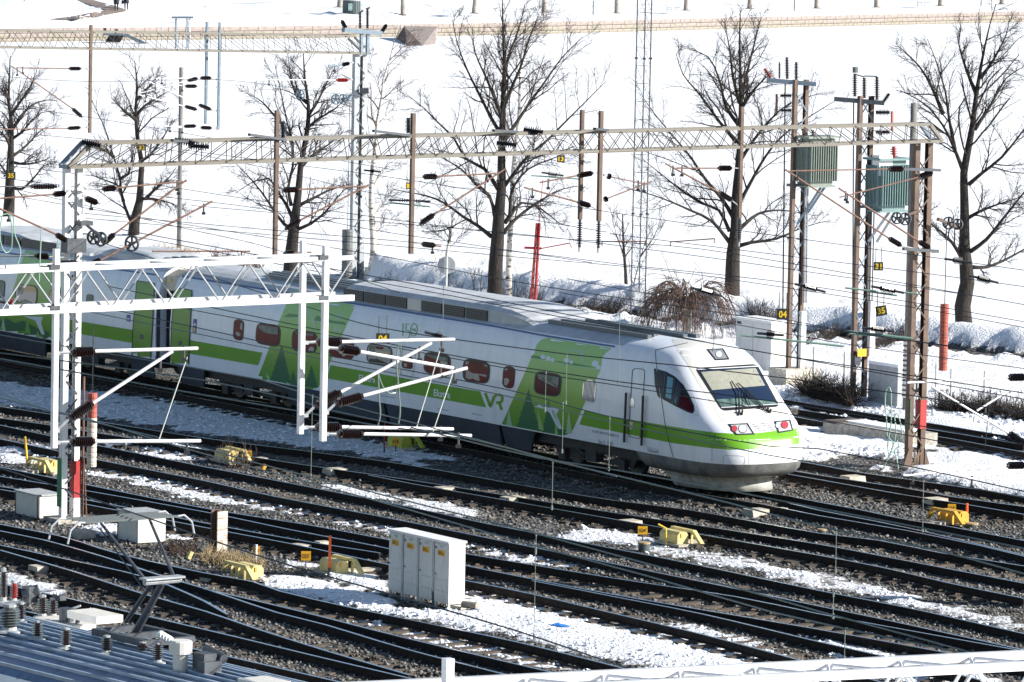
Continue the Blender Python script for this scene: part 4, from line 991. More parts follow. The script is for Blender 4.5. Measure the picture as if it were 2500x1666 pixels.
ribs(car2, u1+.4, -2.2, ((.5,0,0),(.25,0,0),(-.05,0,0),(-.3,0,0)))
# ------------------------------------------------------------------ overhead line structures
UB = {}
def bar(name, p, q, a, b, mn, parent, up=None, n=0):
    """one straight piece: a shared unit box (or rod) stretched between two points"""
    key = (mn, n, name)
    if key not in UB:
        mb = MB()
        if n: mb.tube((0,0,-.5), (0,0,.5), .5, n)
        else: mb.box((0,0,0), (1,1,1))
        me = bpy.data.meshes.new(name); me.from_pydata(mb.v, [], mb.f); me.update(); me.materials.append(M[mn]); UB[key] = me
    p = Vector(p); q = Vector(q); z = q-p; L = z.length; z.normalize()
    u = Vector(up) if up else (Z3 if abs(z.z) < .95 else Vector(TD))
    x = u.cross(z); x = x.normalized() if x.length > 1e-5 else Vector((1,0,0)); y = z.cross(x)
    o = bpy.data.objects.new(name, UB[key]); COL.objects.link(o)
    R = Matrix(((x.x*a, y.x*b, z.x*L), (x.y*a, y.y*b, z.y*L), (x.z*a, y.z*b, z.z*L))).to_4x4(); R.translation = (p+q)/2
    o.matrix_basis = R
    if parent is not None: 
        if parent.type == 'EMPTY': attach(o, parent)
        else: o.parent = parent; o.matrix_parent_inverse = parent_world(parent).inverted()
    return o
def parent_world(o):
    m = o.matrix_basis.copy()
    p = o.parent; 
    if p is None: return m
    return parent_world(p) @ o.matrix_parent_inverse @ m if p.type != 'EMPTY' else Matrix.Translation(p.location) @ o.matrix_parent_inverse @ m
_att0 = attach
def attach(o, parent):
    o.parent = parent
    if parent.type == 'EMPTY': o.matrix_parent_inverse = Matrix.Translation(-base_of(parent))
    else: o.matrix_parent_inverse = parent_world(parent).inverted()
def plane_of(base, sh=0.0):
    b0 = Vector((base[0], base[1], 0)) + TD*sh
    return lambda x, y: onplane(x, y, b0, TD)
def lattice(root, base, H, w, mn, lace, A=None, dep=.20, leg=.15, pitch=.5, z0=0.0, bt=.035):
    A = A or TE; B = A.cross(Z3); base = Vector(base)
    legs = []
    for s in (-1, 1):
        c = base + A*(s*(w-leg)/2); mb = MB(); t = .022
        zc = (z0+H)/2; h = H-z0
        mb.box(c + Z3*zc + A*(s*(leg/2-t/2)), (t, dep, h), (A, B, Z3))
        for sb in (-1, 1): mb.box(c + Z3*zc + B*(sb*(dep/2-t/2)) - A*(s*t/2), (leg-t, t, h), (A, B, Z3))
        legs.append(mb.build('leg', M[mn], root))
    n = int((H-z0)/pitch); x = w/2-leg*.6
    for sb in (-1, 1):
        for i in range(n):
            s = 1 if (i + (sb > 0)) % 2 else -1
            p = base + A*(-s*x) + B*(sb*(dep/2+.012)) + Z3*(z0 + i*pitch + .05); q = base + A*(s*x) + B*(sb*(dep/2+.012)) + Z3*(z0+(i+1)*pitch-.05)
            bar('lacing_bar', p, q, bt, .012, lace, root, up=B)
    return legs
def arm(par, P, post, i0, i1, end, mt='galv_white', r=.028, ir=.075, ik='insulator_brown', nd=9, fit='galv'):
    """cantilever: fitting from the post, insulator, tube to its end (points given on the plane of the gantry)"""
    a, b, c, d = P(*post), P(*i0), P(*i1), P(*end)
    mb = MB(); mb.tube(a, b, r*.8, 5); mb.box(a, (.10, .05, .06), (TE, TD, Z3)); mb.build('arm_fitting', M[fit], par)
    insulator(b, c, ir, par, ik, nd)
    mb = MB(); mb.tube(c, d, r, 8); mb.build('cantilever_tube', M[mt], par)
    e = d + (c-d).normalized()*.25; mb = MB(); mb.tube(e + Z3*.05, e - Z3*.16, .022, 5); mb.box(e - Z3*.18, (.09, .05, .06)); mb.build('wire_clamp', M['wire_dark'], par)
def pulley(par, P, x, y, rpx=13, mn='dark_steel', sh=0.0):
    c = P(x, y); r = rpx*c.y/FPX; mb = MB(); ax = (TE*.9 - TD*.5).normalized(); A2 = Z3; B2 = ax.cross(Z3)
    N = 18; vs = []
    for j in range(N):
        a = 2*math.pi*j/N; dv = A2*math.cos(a) + B2*math.sin(a)
        vs += [c + dv*r + ax*.03, c + dv*r*.82 + ax*.03, c + dv*r*.82 - ax*.03, c + dv*r - ax*.03]
    fs = []
    for j in range(N):
        k = (j+1) % N
        for t in range(4): fs.append((j*4+t, j*4+(t+1) % 4, k*4+(t+1) % 4, k*4+t))
    mb.add(vs, fs)
    for j in range(5):
        a = 2*math.pi*j/5; dv = A2*math.cos(a) + B2*math.sin(a); mb.beam(c, c + dv*r*.86, .045, .03)
    mb.tube(c - ax*.09, c + ax*.09, r*.2, 8); return mb.build('pulley_wheel', M[mn], par)
def truss(root, P, tl, tr, bl, br, depth, ch, mn, bay, lace, lw=.02, tube=0, back=True, cb=None):
    """two parallel lattice faces; each chord and each diagonal of the near face is its own piece"""
    TL, TR, BL, BR = P(*tl), P(*tr), P(*bl), P(*br); off = -TD*depth
    for k in (0, 1):
        o = off*k
        bar('chord', TL+o, TR+o, ch, ch, mn, root); bar('chord', BL+o, BR+o, cb or ch, cb or ch, mn, root)
    L = (TR-TL).length; n = max(2, int(L/bay)); mbk = MB()
    for i in range(n):
        t0, t1 = i/n, (i+1)/n
        a0, a1 = TL.lerp(TR, t0), TL.lerp(TR, t1); b0, b1 = BL.lerp(BR, t0), BL.lerp(BR, t1); f = TD*(ch*.5+.004)
        if tube:
            m_ = (t0+t1)/2; am = TL.lerp(TR, m_); bm = BL.lerp(BR, m_)
            bar('diagonal', a0+f*0, bm, lw, lw, lace, root, n=6); bar('diagonal', bm, a1, lw, lw, lace, root, n=6)
            mbk.tube(b0+off, am+off, lw/2, 5); mbk.tube(am+off, b1+off, lw/2, 5); mbk.tube(a0, am+off, lw/2.4, 5); mbk.tube(am+off, a1, lw/2.4, 5)
        else:
            p_, q_, r_, s_ = (a0, b1, b0, a1) if i % 2 else (b0, a1, a0, b1)
            bar('diagonal', p_+f, q_+f, lw, .008, lace, root, up=TD); bar('diagonal', r_+f*.6, s_+f*.6, lw, .008, lace, root, up=TD)
            if back: mbk.beam(r_+off, s_+off, lw, .008, up=TD)
            if i % 4 == 0: mbk.beam(a0, a1+off, lw, .008); mbk.beam(b0, b1+off, lw, .008)
    o = mbk.build('rear_lacing', M[lace], root); o['kind'] = 'stuff'
    return TL, TR, BL, BR
def post(root, P, top, bot, w, mn, sh=.0, d=None):
    a, b = P(*top) + TD*sh, P(*bot) + TD*sh; a = Vector((b.x, b.y, a.z)); mb = MB()
    mb.box((a+b)/2, (w, d or w, (a-b).length), (TE, TD, Z3)); return mb.build('dropper_post', M[mn], root)

# --- beige gantry across the whole yard, with its two lattice masts
B2l = G(178, 1275); B2r = G(2244, 1147); P2 = plane_of(B2l); P2b = plane_of(B2l, -.50)
g2 = thing('gantry', 'long beige lattice gantry from the red banded left mast to the brown right mast', 'gantry', B2l)
TL, TR, BL, BR = truss(g2, P2, (222,351), (2270,304), (168,409), (2300,345), .42, .075, 'beige_paint', .40, 'lacing_dark', .020)
for a, b in ((TL, BL), (TR, BR)):
    for k in (0, 1): bar('end_strut', a - TD*.42*k, b - TD*.42*k, .09, .09, 'beige_paint' if k == 0 else 'blue_steel', g2)
    bar('end_strut', a, a-TD*.42, .08, .08, 'blue_steel', g2); bar('end_strut', b, b-TD*.42, .08, .08, 'blue_steel', g2)
H2 = BL.z
lattice(g2, B2l - TD*.21, H2, .46, 'white_paint', 'dark_steel', leg=.14, pitch=.42, dep=.16)
lattice(g2, B2r - TD*.21, BR.z, .56, 'brown_paint', 'brown_paint', leg=.15, pitch=.55, dep=.16)
def band(x, y0, y1, P, w, mn, par, dep=.24, sh=-.21):
    a, b = P(x, y0), P(x, y1); b = Vector((a.x, a.y, b.z)); mb = MB(); mb.box((a+b)/2 + TD*sh, (w, dep, (a-b).length), (TE, TD, Z3)); mb.build('painted_band', M[mn], par)
xl = B2l + TE*.165; xr = B2r + TE*.17
for bs, z0, z1, w, mn in ((xl, .55, 1.42, .19, 'red_paint'), (xl, 0.02, .55, .19, 'white_paint'), (xr, 1.05, 1.80, .20, 'red_paint'), (B2l - TE*.165, .35, 1.5, .185, 'green_paint') , (B2r - TE*.17, 1.05, 1.85, .195, 'green_paint')):
    mb = MB()
    if mn == 'green_paint': mb.box(bs - TE*.09 - TD*.21 + Z3*(z0+z1)/2, (.012, .22, z1-z0), (TE, TD, Z3))
    else: mb.box(bs - TD*.21 + Z3*(z0+z1)/2, (w, .225, z1-z0), (TE, TD, Z3))
    mb.build('painted_band', M[mn], g2)
for bs in (B2l, B2r):
    mb = MB(); mb.box(bs - TD*.21 + Z3*.02, (.95, .75, .16), (TE, TD, Z3)); mb.build('footing', M['concrete'], g2)
for s in (-1, 1):
    c = B2r + TE*.17*s - TD*.21
    for t in (-1, 1): mb = MB(); mb.prism([c + TE*.09*t + TD*.10 + Z3*.1, c + TE*.26*t + TD*.10 + Z3*.1, c + TE*.09*t + TD*.10 + Z3*.55], -TD*.03); mb.build('gusset', M['brown_paint'], g2)
mb = MB(); mb.tube(xl + TE*.14 - TD*.1, xl + TE*.14 - TD*.1 + Z3*3.4, .03, 6); mb.tube(xl + TE*.2, xl + TE*.13 - TD*.05 + Z3*1.5, .018, 5); mb.build('conduit', M['rust_tube'], g2)
p666 = post(g2, P2, (666,270), (671,623), .092, 'brown_paint', .0); p1007 = post(g2, P2, (1013,277), (1003,620), .095, 'brown_paint', .0)
p1425 = post(g2, P2b, (1427,269), (1416,536), .09, 'brown_paint'); p1475 = post(g2, P2, (1476,271), (1462,540), .095, 'brown_paint', .0); p1815 = post(g2, P2, (1815,261), (1805,532), .09, 'brown_paint', .0)
for pp, x, y0, y1, s in ((p1425, 1416, 536, 604, -.48), (p1475, 1462, 540, 606, .06), (p1815, 1805, 532, 590, .06)):
    Pq = P2b if s < 0 else P2; a, b = Pq(x, y0), Pq(x, y1); b = Vector((a.x, a.y, b.z)); insulator(a, b, .075, pp, 'insulator_brown', 10)
    mb = MB(); mb.tube(b, b - Z3*.12, .03, 6); mb.build('end_fitting', M['galv'], pp)
arm(p666, P2, (674,465), (690,464), (728,463), (895,455), 'rust_tube', .02); arm(p666, P2, (672,583), (697,560), (733,538), (900,452), 'rust_tube', .024); arm(p666, P2, (674,622), (693,620), (717,618), (760,616), 'rust_tube', .018)
arm(p1007, P2, (1015,434), (1033,432), (1066,431), (1210,424), 'rust_tube', .02); arm(p1007, P2, (1012,556), (1026,547), (1060,524), (1235,412), 'rust_tube', .024); arm(p1007, P2, (1010,594), (1030,596), (1062,600), (1077,602), 'rust_tube', .02)
arm(p1475, P2, (1466,423), (1447,423), (1410,429), (1318,446), 'rust_tube', .02); arm(p1475, P2, (1463,516), (1441,503), (1411,494), (1280,458), 'rust_tube', .022)
arm(p1475, P2, (1470,490), (1476,488), (1482,485), (1592,443), 'rust_tube', .018); arm(p1475, P2, (1478,428), (1484,430), (1490,432), (1578,450), 'rust_tube', .016)
arm(p1815, P2, (1808,411), (1786,411), (1753,411), (1645,411), 'rust_tube', .018); arm(p1815, P2, (1807,506), (1787,490), (1755,470), (1625,400), 'rust_tube', .022)
# arms on the two masts
arm(g2, P2, (168,466), (160,472), (130,475), (-30,487), 'rust_tube', .02); arm(g2, P2, (148,455), (138,456), (76,456), (-30,456), 'wire_dark', .014, .07); arm(g2, P2, (212,462), (250,462), (283,459), (455,443), 'rust_tube', .02)
arm(g2, P2, (205,478), (208,484), (238,496), (245,498), 'wire_dark', .014, .08); arm(g2, P2, (222,622), (253,596), (280,571), (455,440), 'rust_tube', .024); arm(g2, P2, (205,648), (226,643), (245,636), (518,492), 'rust_tube', .026)
arm(g2, P2, (172,614), (165,590), (136,572), (0,510), 'rust_tube', .024); arm(g2, P2, (205,640), (190,642), (140,642), (120,642), 'rust_tube', .02, .07)
arm(g2, P2, (150,626), (118,627), (84,625), (-30,626), 'wire_dark', .02, .085)
mb = MB(); mb.tube(P2(372,614), P2(610,614), .022, 6); mb.tube(P2(590,614), P2(590,628), .02, 5); mb.build('cantilever_tube', M['rust_tube'], g2)
for x, y in ((228,580), (246,584), (322,595)): pulley(g2, P2, x, y, 18 if x < 300 else 20, 'dark_steel', .3)
mb = MB(); mb.beam(P2(205,548)+TD*.1, P2(240,585)+TD*.3, .08, .06); mb.box(P2(205,545), (.32,.3,.10), (TE,TD,Z3)); mb.box(P2(180,600), (.5,.32,.32), (TE,TD,Z3)); mb.build('tension_bracket', M['dark_steel'], g2)
arm(g2, P2, (2280,416), (2205,413), (2170,413), (1925,418), 'rust_tube', .018, .085); arm(g2, P2, (2270,415), (2276,422), (2243,433), (2050,482), 'rust_tube', .018, .085)
arm(g2, P2, (2245,610), (2200,600), (2170,582), (1918,415), 'rust_tube', .024); arm(g2, P2, (2280,615), (2270,606), (2243,590), (2048,460), 'rust_tube', .024)
bar('arm_bracket', P2(2205,413), P2(2295,416), .09, .07, 'dark_steel', g2); bar('arm_bracket', P2(2205,608), P2(2290,614), .10, .08, 'dark_steel', g2)
for x, y, r in ((2316,545,16), (2338,548,14), (2190,533,15), (2210,535,16)): pulley(g2, P2, x, y, r, 'dark_steel', -.3)
bar('tension_bracket', P2(2290,535), P2(2340,556), .09, .07, 'brown_paint', g2); bar('tension_bracket', P2(2215,525), P2(2240,515), .08, .06, 'brown_paint', g2)
# weights hanging at both masts
def weights(name, label, base, n, r, h, mn, x, yt, grp=None, rope=1.2):
    p = Vector(base); root = thing(name, label, 'counterweight', (p.x, p.y, p.z), grp)
    rr = random.Random(hash(name) % 99)
    for i in range(n):
        mb = MB(); rk = r*(1 + rr.uniform(-.03, .03)); mb.lathe([(rk*.96, 0), (rk, h*.1), (rk, h*.84), (rk*.96, h*.93)], p + Z3*(i*h), Z3, 14); mb.build('weight_disc', M[mn[min(len(mn)-1, int(i/n*len(mn)))]], root)
    mb = MB(); mb.tube(p, p + Z3*(n*h+rope), .012, 5); mb.build('rope', M['wire_dark'], root); return root
q = P2(211, 1137) + TD*.25
weights('tension_weight', 'stack of faded red and white tension weights hanging beside the red banded left mast', q, 15, .115, (P2(213,957)-P2(211,1137)).z/15, ['weight_pale','weight_pale','weight_red'], 0, 0, rope=1.6)
q = atY(2302, 905, 138.0)
weights('tension_weight', 'stack of red tension weights hanging to the right of the brown lattice mast', q, 18, .115, (atY(2302,742,138)-q).z/18, ['weight_red'], 0, 0, rope=2.0)

# --- white galvanised gantry in front, left
B1 = Vector(((740-1176)*1.0625/FPX*87, 87, 0)); P1 = plane_of(B1); P1b = plane_of(B1, -.70)
g1 = thing('gantry', 'bright galvanised tube gantry ending in mid air in front of the train roof', 'gantry', P1(500, 760))
truss(g1, P1, (-210,671), (862,629), (-210,772), (862,727), .62, .075, 'galv_white', (P1(306,655)-P1(177,660)).length, 'galv', .034, tube=1, cb=.10)
q130 = post(g1, P1, (131,608), (132,1094), .088, 'galv_white', .0); q735 = post(g1, P1b, (737,588), (733,1060), .088, 'galv_white'); q788 = post(g1, P1, (787,603), (788,1077), .092, 'galv_white', .0)
for x, Pq in ((131, P1), (737, P1b), (787, P1)):
    for y in (652 - (x-131)*.036, 752 - (x-131)*.038): mb = MB(); mb.box(Pq(x, y), (.17, .12, .07), (TE, TD, Z3)); mb.build('post_clamp', M['dark_steel'], g1)
bar('post_tie', P1b(737,640), P1(787,632), .07, .07, 'galv', g1)
K = dict(mt='galv_white', r=.030, ir=.088, ik='insulator_brown', nd=10)
arm(q130, P1, (139,863), (173,860), (230,858), (482,851), **K); arm(q130, P1, (138,1052), (170,1022), (226,985), (421,858), **K); arm(q130, P1, (139,1081), (171,1079), (230,1078), (489,1077), **K)
arm(q735, P1b, (746,837), (773,835), (832,835), (1109,829), **K); arm(q735, P1b, (745,1015), (769,992), (831,958), (1053,838), **K); arm(q735, P1b, (745,1044), (770,1043), (832,1043), (1106,1048), **K)
arm(q788, P1, (796,849), (827,851), (878,859), (1106,899), **K); arm(q788, P1, (795,1008), (820,985), (885,967), (1140,899), **K); arm(q788, P1, (795,1060), (823,1060), (885,1060), (1150,1064), **K)
for pp, a, b in ((q130, (457,872), (388,1074)), (q735, (1080,835), (1016,1046)), (q788, (1108,904), (1055,1060))): bar('steady_wire', (P1b if pp is q735 else P1)(*a), (P1b if pp is q735 else P1)(*b), .018, .018, 'cable_light', pp, n=5)
# mast of the white gantry, standing outside the left edge
pm = P1(-200, 700); lattice(g1, Vector((pm.x, pm.y, 0)) - TD*.3, pm.z-.75, .55, 'galv_white', 'galv', leg=.17, pitch=.5)

# --- nearest white gantry, bottom right corner
B4 = Vector((1250/FPX*50, 50, 0)); P4 = plane_of(B4)
g4 = thing('gantry', 'white galvanised gantry crossing the bottom right corner, seen from above', 'gantry', P4(2400, 1680))
truss(g4, P4, (880,1706), (2720,1615), (880,1850), (2720,1756), .62, .085, 'galv_white', .85, 'galv_white', .04, tube=1)
post(g4, P4, (1037,1597), (1037,2300), .082, 'galv_white', .3)
pm = P4(2690, 1700); lattice(g4, Vector((pm.x, pm.y, 0)) - TD*.3, pm.z-.9, .55, 'galv_white', 'galv', leg=.17, pitch=.5)
pm = P4(900, 1750); lattice(g4, Vector((pm.x, pm.y, 0)) - TD*.3, pm.z-.9, .55, 'galv_white', 'galv', leg=.17, pitch=.5)

# --- far gantry, top left
B3 = G(877, 690); P3 = plane_of(B3); P3b = plane_of(B3, -.47)
g3 = thing('gantry', 'thin pale lattice gantry far back, at the top left', 'gantry', B3)
truss(g3, P3, (-120,73), (866,88), (-120,114), (905,131), .42, .075, 'beige_paint', .42, 'lacing_dark', .016)
lattice(g3, B3 - TD*.21, P3(877,133).z, .52, 'galv', 'dark_steel', leg=.19, pitch=.5)
mb = MB()
for x in (882, 897): a = P3(x, 133); b = P3(x+1, 80); mb.beam(a, Vector((a.x, a.y, b.z)), .11, .11, up=TD)
mb.build('mast_extension', M['blue_steel'], g3)
bar('cross_arm', P3(838,73), P3(930,82), .22, .16, 'blue_steel', g3); bar('brace', P3(850,95), P3(888,131), .07, .07, 'wire_dark', g3); bar('brace', P3(866,92), P3(890,116), .07, .07, 'wire_dark', g3)
for a, b in (((879,70),(879,31)), ((897,70),(897,22)), ((845,71),(834,50)), ((931,80),(944,60))): insulator(P3(*a), P3(*b), .085, g3, 'insulator_black', 9)
mb = MB(); mb.tube(P3(876,33), P3(886,26), .04, 5); mb.tube(P3(894,22), P3(903,19), .035, 5); mb.box(P3(890,222), (.3,.3,.2)); mb.build('switch_head', M['dark_steel'], g3)
p219 = post(g3, P3, (219,61), (219,325), .095, 'brown_paint', .0); p503 = post(g3, P3b, (503,54), (502,303), .085, 'blue_steel'); p534 = post(g3, P3, (534,55), (533,316), .08, 'blue_steel', .0)
arm(p219, P3, (215,169), (197,168), (168,168), (40,166), 'rust_tube', .02); arm(p219, P3, (215,297), (200,286), (176,265), (29,162), 'rust_tube', .022); arm(p219, P3, (214,311), (196,312), (165,314), (0,316), 'rust_tube', .018)
for i0, i1, en in (((515,191),(489,191),(380,192)), ((482,192),(458,197),(342,228)), ((480,211),(452,211),(430,207)), ((515,268),(485,256),(365,200)), ((480,268),(451,260),(340,232)), ((516,313),(490,312),(430,312)), ((478,308),(449,309),(400,309))):
    arm(p534, P3, (531, i0[1]+3), i0, i1, en, 'galv_white', .016)
arm(g3, P3, (858,195), (850,196), (821,196), (642,195), 'galv_white', .018, ik='insulator_red'); arm(g3, P3, (860,153), (853,155), (835,159), (802,163), 'blue_steel', .03, ik='insulator_black')
for x, y in ((820,243), (838,243), (733,232)): pulley(g3, P3, x, y, 13, 'blue_steel', .3)
mb = MB(); mb.beam(P3(858,232), P3(838,244)+TD*.3, .10, .08); mb.build('tension_bracket', M['blue_steel'], g3)
mb = MB(); mb.box(P3(895,672)+TD*.35, (.42,.3,.62), (TE,TD,Z3)); mb.build('switch_box', M['cream_box'], g3)
q = Vector((P3(843,690).x, P3(843,690).y, P3(843,688).z)) + TD*.1
weights('tension_weight', 'stack of grey ribbed tension weights behind the train roof, beside the far steel mast', q, 17, .20, (P3(843,560)-P3(843,688)).z/17, ['weight_grey'], 0, 0, rope=4.5)

# --- two masts carrying transformers
def atb(b): return lambda x, y: atY(x, y, b.y)
def tmast(bpx, top, label, w):
    b = Gg(*bpx); root = thing('transformer_mast', label, 'transformer mast', b); A = atb(b)
    lattice(root, b, A(bpx[0], top).z, w, 'brown_paint', 'blue_steel', leg=.12, pitch=.62, dep=.13); return b, root, A
def tbox(root, c, sx, sy, h, mn, A):
    """oil transformer: tank with cooling fins, lid and bushings"""
    X = TE; Y = TD; mb = MB(); mb.box(c, (sx*.72, sy*.72, h), (X, Y, Z3)); o = mb.build('transformer_tank', M[mn], root)
    for i in range(12):
        mb = MB(); mb.box(c + X*(-sx*.42 + sx*.84*i/11), (.022, sy*1.04, h*.80), (X, Y, Z3)); mb.build('cooling_fin', M[mn], o)
    for i in range(9):
        for s in (-1, 1): 
            mb = MB(); mb.box(c + Y*(-sy*.34 + sy*.68*i/8) + X*(s*sx*.46), (sx*.14, .022, h*.80), (X, Y, Z3)); mb.build('cooling_fin', M[mn], o)
    mb = MB(); mb.box(c + Z3*(h/2+.03), (sx*1.08, sy*1.06, .06), (X, Y, Z3)); mb.box(c - Z3*(h/2+.02), (sx*.9, sy*.8, .05), (X, Y, Z3)); mb.build('lid', M[mn], o)
    return o
b, tm1, A = tmast((1937,935), 205, 'lattice mast with a greenish transformer, just right of the train nose', .52)
bar('cross_arm', A(1872,196), A(1992,206), .30, .12, 'blue_steel', tm1)
for p, q in (((1922,193),(1921,140)), ((1944,196),(1944,152)), ((1903,192),(1903,152)), ((1881,190),(1866,168))): insulator(A(*p), A(*q), .085 if p[0] != 1903 else .05, tm1, 'insulator_red' if p[0] == 1881 else 'insulator_brown', 10)
for y in (234, 270): insulator(A(1932,y), A(1905,y), .085, tm1, 'insulator_black', 8)
bar('fuse_link', A(1896,230), A(1896,276), .05, .05, 'rust_tube', tm1)
c = A(1993,395); t = tbox(tm1, c, 1.12, .80, 1.42, 'transformer', A)
for x in (1966,1987): insulator(A(x,352), A(x-3,318), .09, t, 'insulator_brown', 5)
mb = MB(); mb.box(A(2003,346), (.5,.4,.3), (TE,TD,Z3)); mb.tube(A(2030,340), A(2032,410), .12, 8); mb.build('oil_conservator', M['transformer'], t)
bar('bracket', A(1920,452), A(2018,452), .10, .08, 'blue_steel', tm1); bar('bracket', A(1946,548), A(2008,452), .09, .07, 'blue_steel', tm1); bar('bracket', A(1972,520), A(2015,455), .08, .07, 'blue_steel', tm1)
mb = MB()
for x in (1966,1972): mb.tube(A(x,460), A(x-3,740), .035, 6)
mb.build('cable_pipe', M['galv'], tm1); mb = MB(); mb.box((A(1956,940)+A(1960,760))/2, (.17,.14,(A(1960,760)-A(1956,940)).z), (TE,TD,Z3)); mb.build('cable_cover', M['white_paint'], tm1)
mb = MB(); mb.box(b + Z3*.2, (1.2,.9,.5), (TE,TD,Z3)); mb.build('footing', M['concrete_pale'], tm1)
mb = MB(); mb.tube(A(1917,200), A(1911,770), .022, 5); mb.build('earth_cable', M['wire_dark'], tm1)
b, tm2, A = tmast((2095,975), 248, 'lattice mast with a bluish transformer, left of the wooden pole', .52)
bar('cross_arm', A(2037,242), A(2158,252), .34, .12, 'dark_steel', tm2)
for p, q in (((2087,236),(2087,180)), ((2110,240),(2110,190)), ((2141,244),(2141,188)), ((2156,250),(2171,229))): insulator(A(*p), A(*q), .09, tm2, 'insulator_black' if p[0] == 2156 else 'insulator_brown', 10)
mb = MB(); mb.tube(A(2088,178), A(2088,164), .09, 6); mb.tube(A(2088,182), A(2110,188), .02, 5); mb.tube(A(2110,186), A(2141,187), .02, 5); mb.build('lightning_arrester', M['insulator_grey'], tm2)
for y in (275, 323): insulator(A(2138,y), A(2172,y), .10, tm2, 'insulator_black', 8)
bar('fuse_link', A(2178,272), A(2178,320), .06, .06, 'weight_red', tm2)
c = A(2168,452); t = tbox(tm2, c, 1.15, .80, 1.46, 'transformer_blue', A); insulator(A(2183,393), A(2182,358), .12, t, 'insulator_red', 5)
bar('bracket', A(2092,505), A(2190,506), .10, .08, 'blue_steel', tm2); bar('bracket', A(2120,590), A(2180,506), .09, .07, 'galv', tm2); bar('bracket', A(2140,592), A(2190,510), .08, .07, 'galv', tm2)
mb = MB(); mb.box(A(2136,402)+TD*.35, (.48,.35,.58), (TE,TD,Z3)); mb.box(A(2126,400)+TD*.53, (.2,.03,.4), (TE,TD,Z3)); mb.build('switch_cabinet', M['galv_white'], tm2); bar('rain_roof', A(2103,346), A(2158,348), .6, .06, 'blue_steel', tm2)
mb = MB()
for x in (2122,2128,2134): mb.tube(A(x,510), A(x-5,735), .02, 5)
mb.build('cable_pipe', M['dark_steel'], tm2); mb = MB(); mb.box((A(2126,870)+A(2129,735))/2, (.18,.14,(A(2129,735)-A(2126,870)).z), (TE,TD,Z3)); mb.build('cable_cover', M['white_paint'], tm2)
mb = MB(); mb.box(A(2094,860)+TD*.2, (.32,.03,.22), (TE,TD,Z3)); mb.build('warning_plate', M['sign_orange'], tm2); mb = MB(); mb.box(A(2082,878)+TD*.15, (.2,.2,.28), (TE,TD,Z3)); mb.build('drive_box', M['dark_steel'], tm2)
mb = MB(); mb.tube(A(2082,700), A(2080,870), .025, 5); mb.tube(A(2084,245), A(2082,700), .02, 5); mb.build('drive_rod', M['wire_dark'], tm2)
# --- arms of the next support, reaching in from the right edge
b = G(2560, 1480); PR = plane_of(b); r_ = thing('catenary_mast', 'white cantilever tubes reaching in at the right edge below the dark hedge', 'catenary mast', b)
lattice(r_, b, 9.0, .5, 'galv_white', 'galv', leg=.16, pitch=.5)
for a_, i0, i1, en in (((2540,920),(2502,921),(2462,922),(2215,935)), ((2540,1110),(2500,1084),(2462,1058),(2275,945)), ((2540,1130),(2502,1136),(2458,1137),(2205,1162)), ((2540,900),(2520,915),(2510,925),(2385,1003)), ((2540,1140),(2520,1143),(2510,1146),(2350,1172))):
    arm(r_, PR, a_, i0, i1, en, 'galv_white', .024, .085, 'insulator_black', 9)
for a_, e_ in (((2380,1003),(2375,1035)), ((2420,945),(2405,1090))): bar('steady_wire', PR(*a_), PR(*e_), .016, .016, 'wire_dark', r_, n=5)
# ------------------------------------------------------------------ bare trees
def np_tubes(batches):
    """batches of (points (N,k,3), radii (N,k), sides) -> vertex and face arrays"""
    VV = []; FF = []; off = 0
    for P, R, n in batches:
        N, k, _ = P.shape
        if N == 0: continue
        Tn = np.empty_like(P); Tn[:, 1:-1] = P[:, 2:]-P[:, :-2]; Tn[:, 0] = P[:, 1]-P[:, 0]; Tn[:, -1] = P[:, -1]-P[:, -2]
        Tn /= np.linalg.norm(Tn, axis=2, keepdims=True)+1e-9
        ref = np.where(np.abs(Tn[:, :, 2:3]) < .85, np.array([0, 0, 1.0]), np.array([1.0, 0, 0]))
        X = np.cross(Tn, ref); X /= np.linalg.norm(X, axis=2, keepdims=True)+1e-9; Y = np.cross(Tn, X)
        a = np.arange(n)*2*np.pi/n
        V = P[:, :, None, :] + R[:, :, None, None]*(X[:, :, None, :]*np.cos(a)[None, None, :, None] + Y[:, :, None, :]*np.sin(a)[None, None, :, None])
        VV.append(V.reshape(-1, 3))
        i = np.arange(k-1)[:, None]; j = np.arange(n)[None]; q = np.stack([i*n+j, i*n+(j+1) % n, (i+1)*n+(j+1) % n, (i+1)*n+j], -1).reshape(-1, 4)
        FF.append((q[None] + (np.arange(N)*k*n)[:, None, None]).reshape(-1, 4) + off); off += N*k*n
    return np.concatenate(VV), np.concatenate(FF)
def resample(P, k):
    P = np.asarray(P, float); d = np.r_[0, np.cumsum(np.linalg.norm(np.diff(P, axis=0), axis=1))]; t = np.linspace(0, d[-1], k)
    return np.stack([np.interp(t, d, P[:, i]) for i in range(3)], 1)
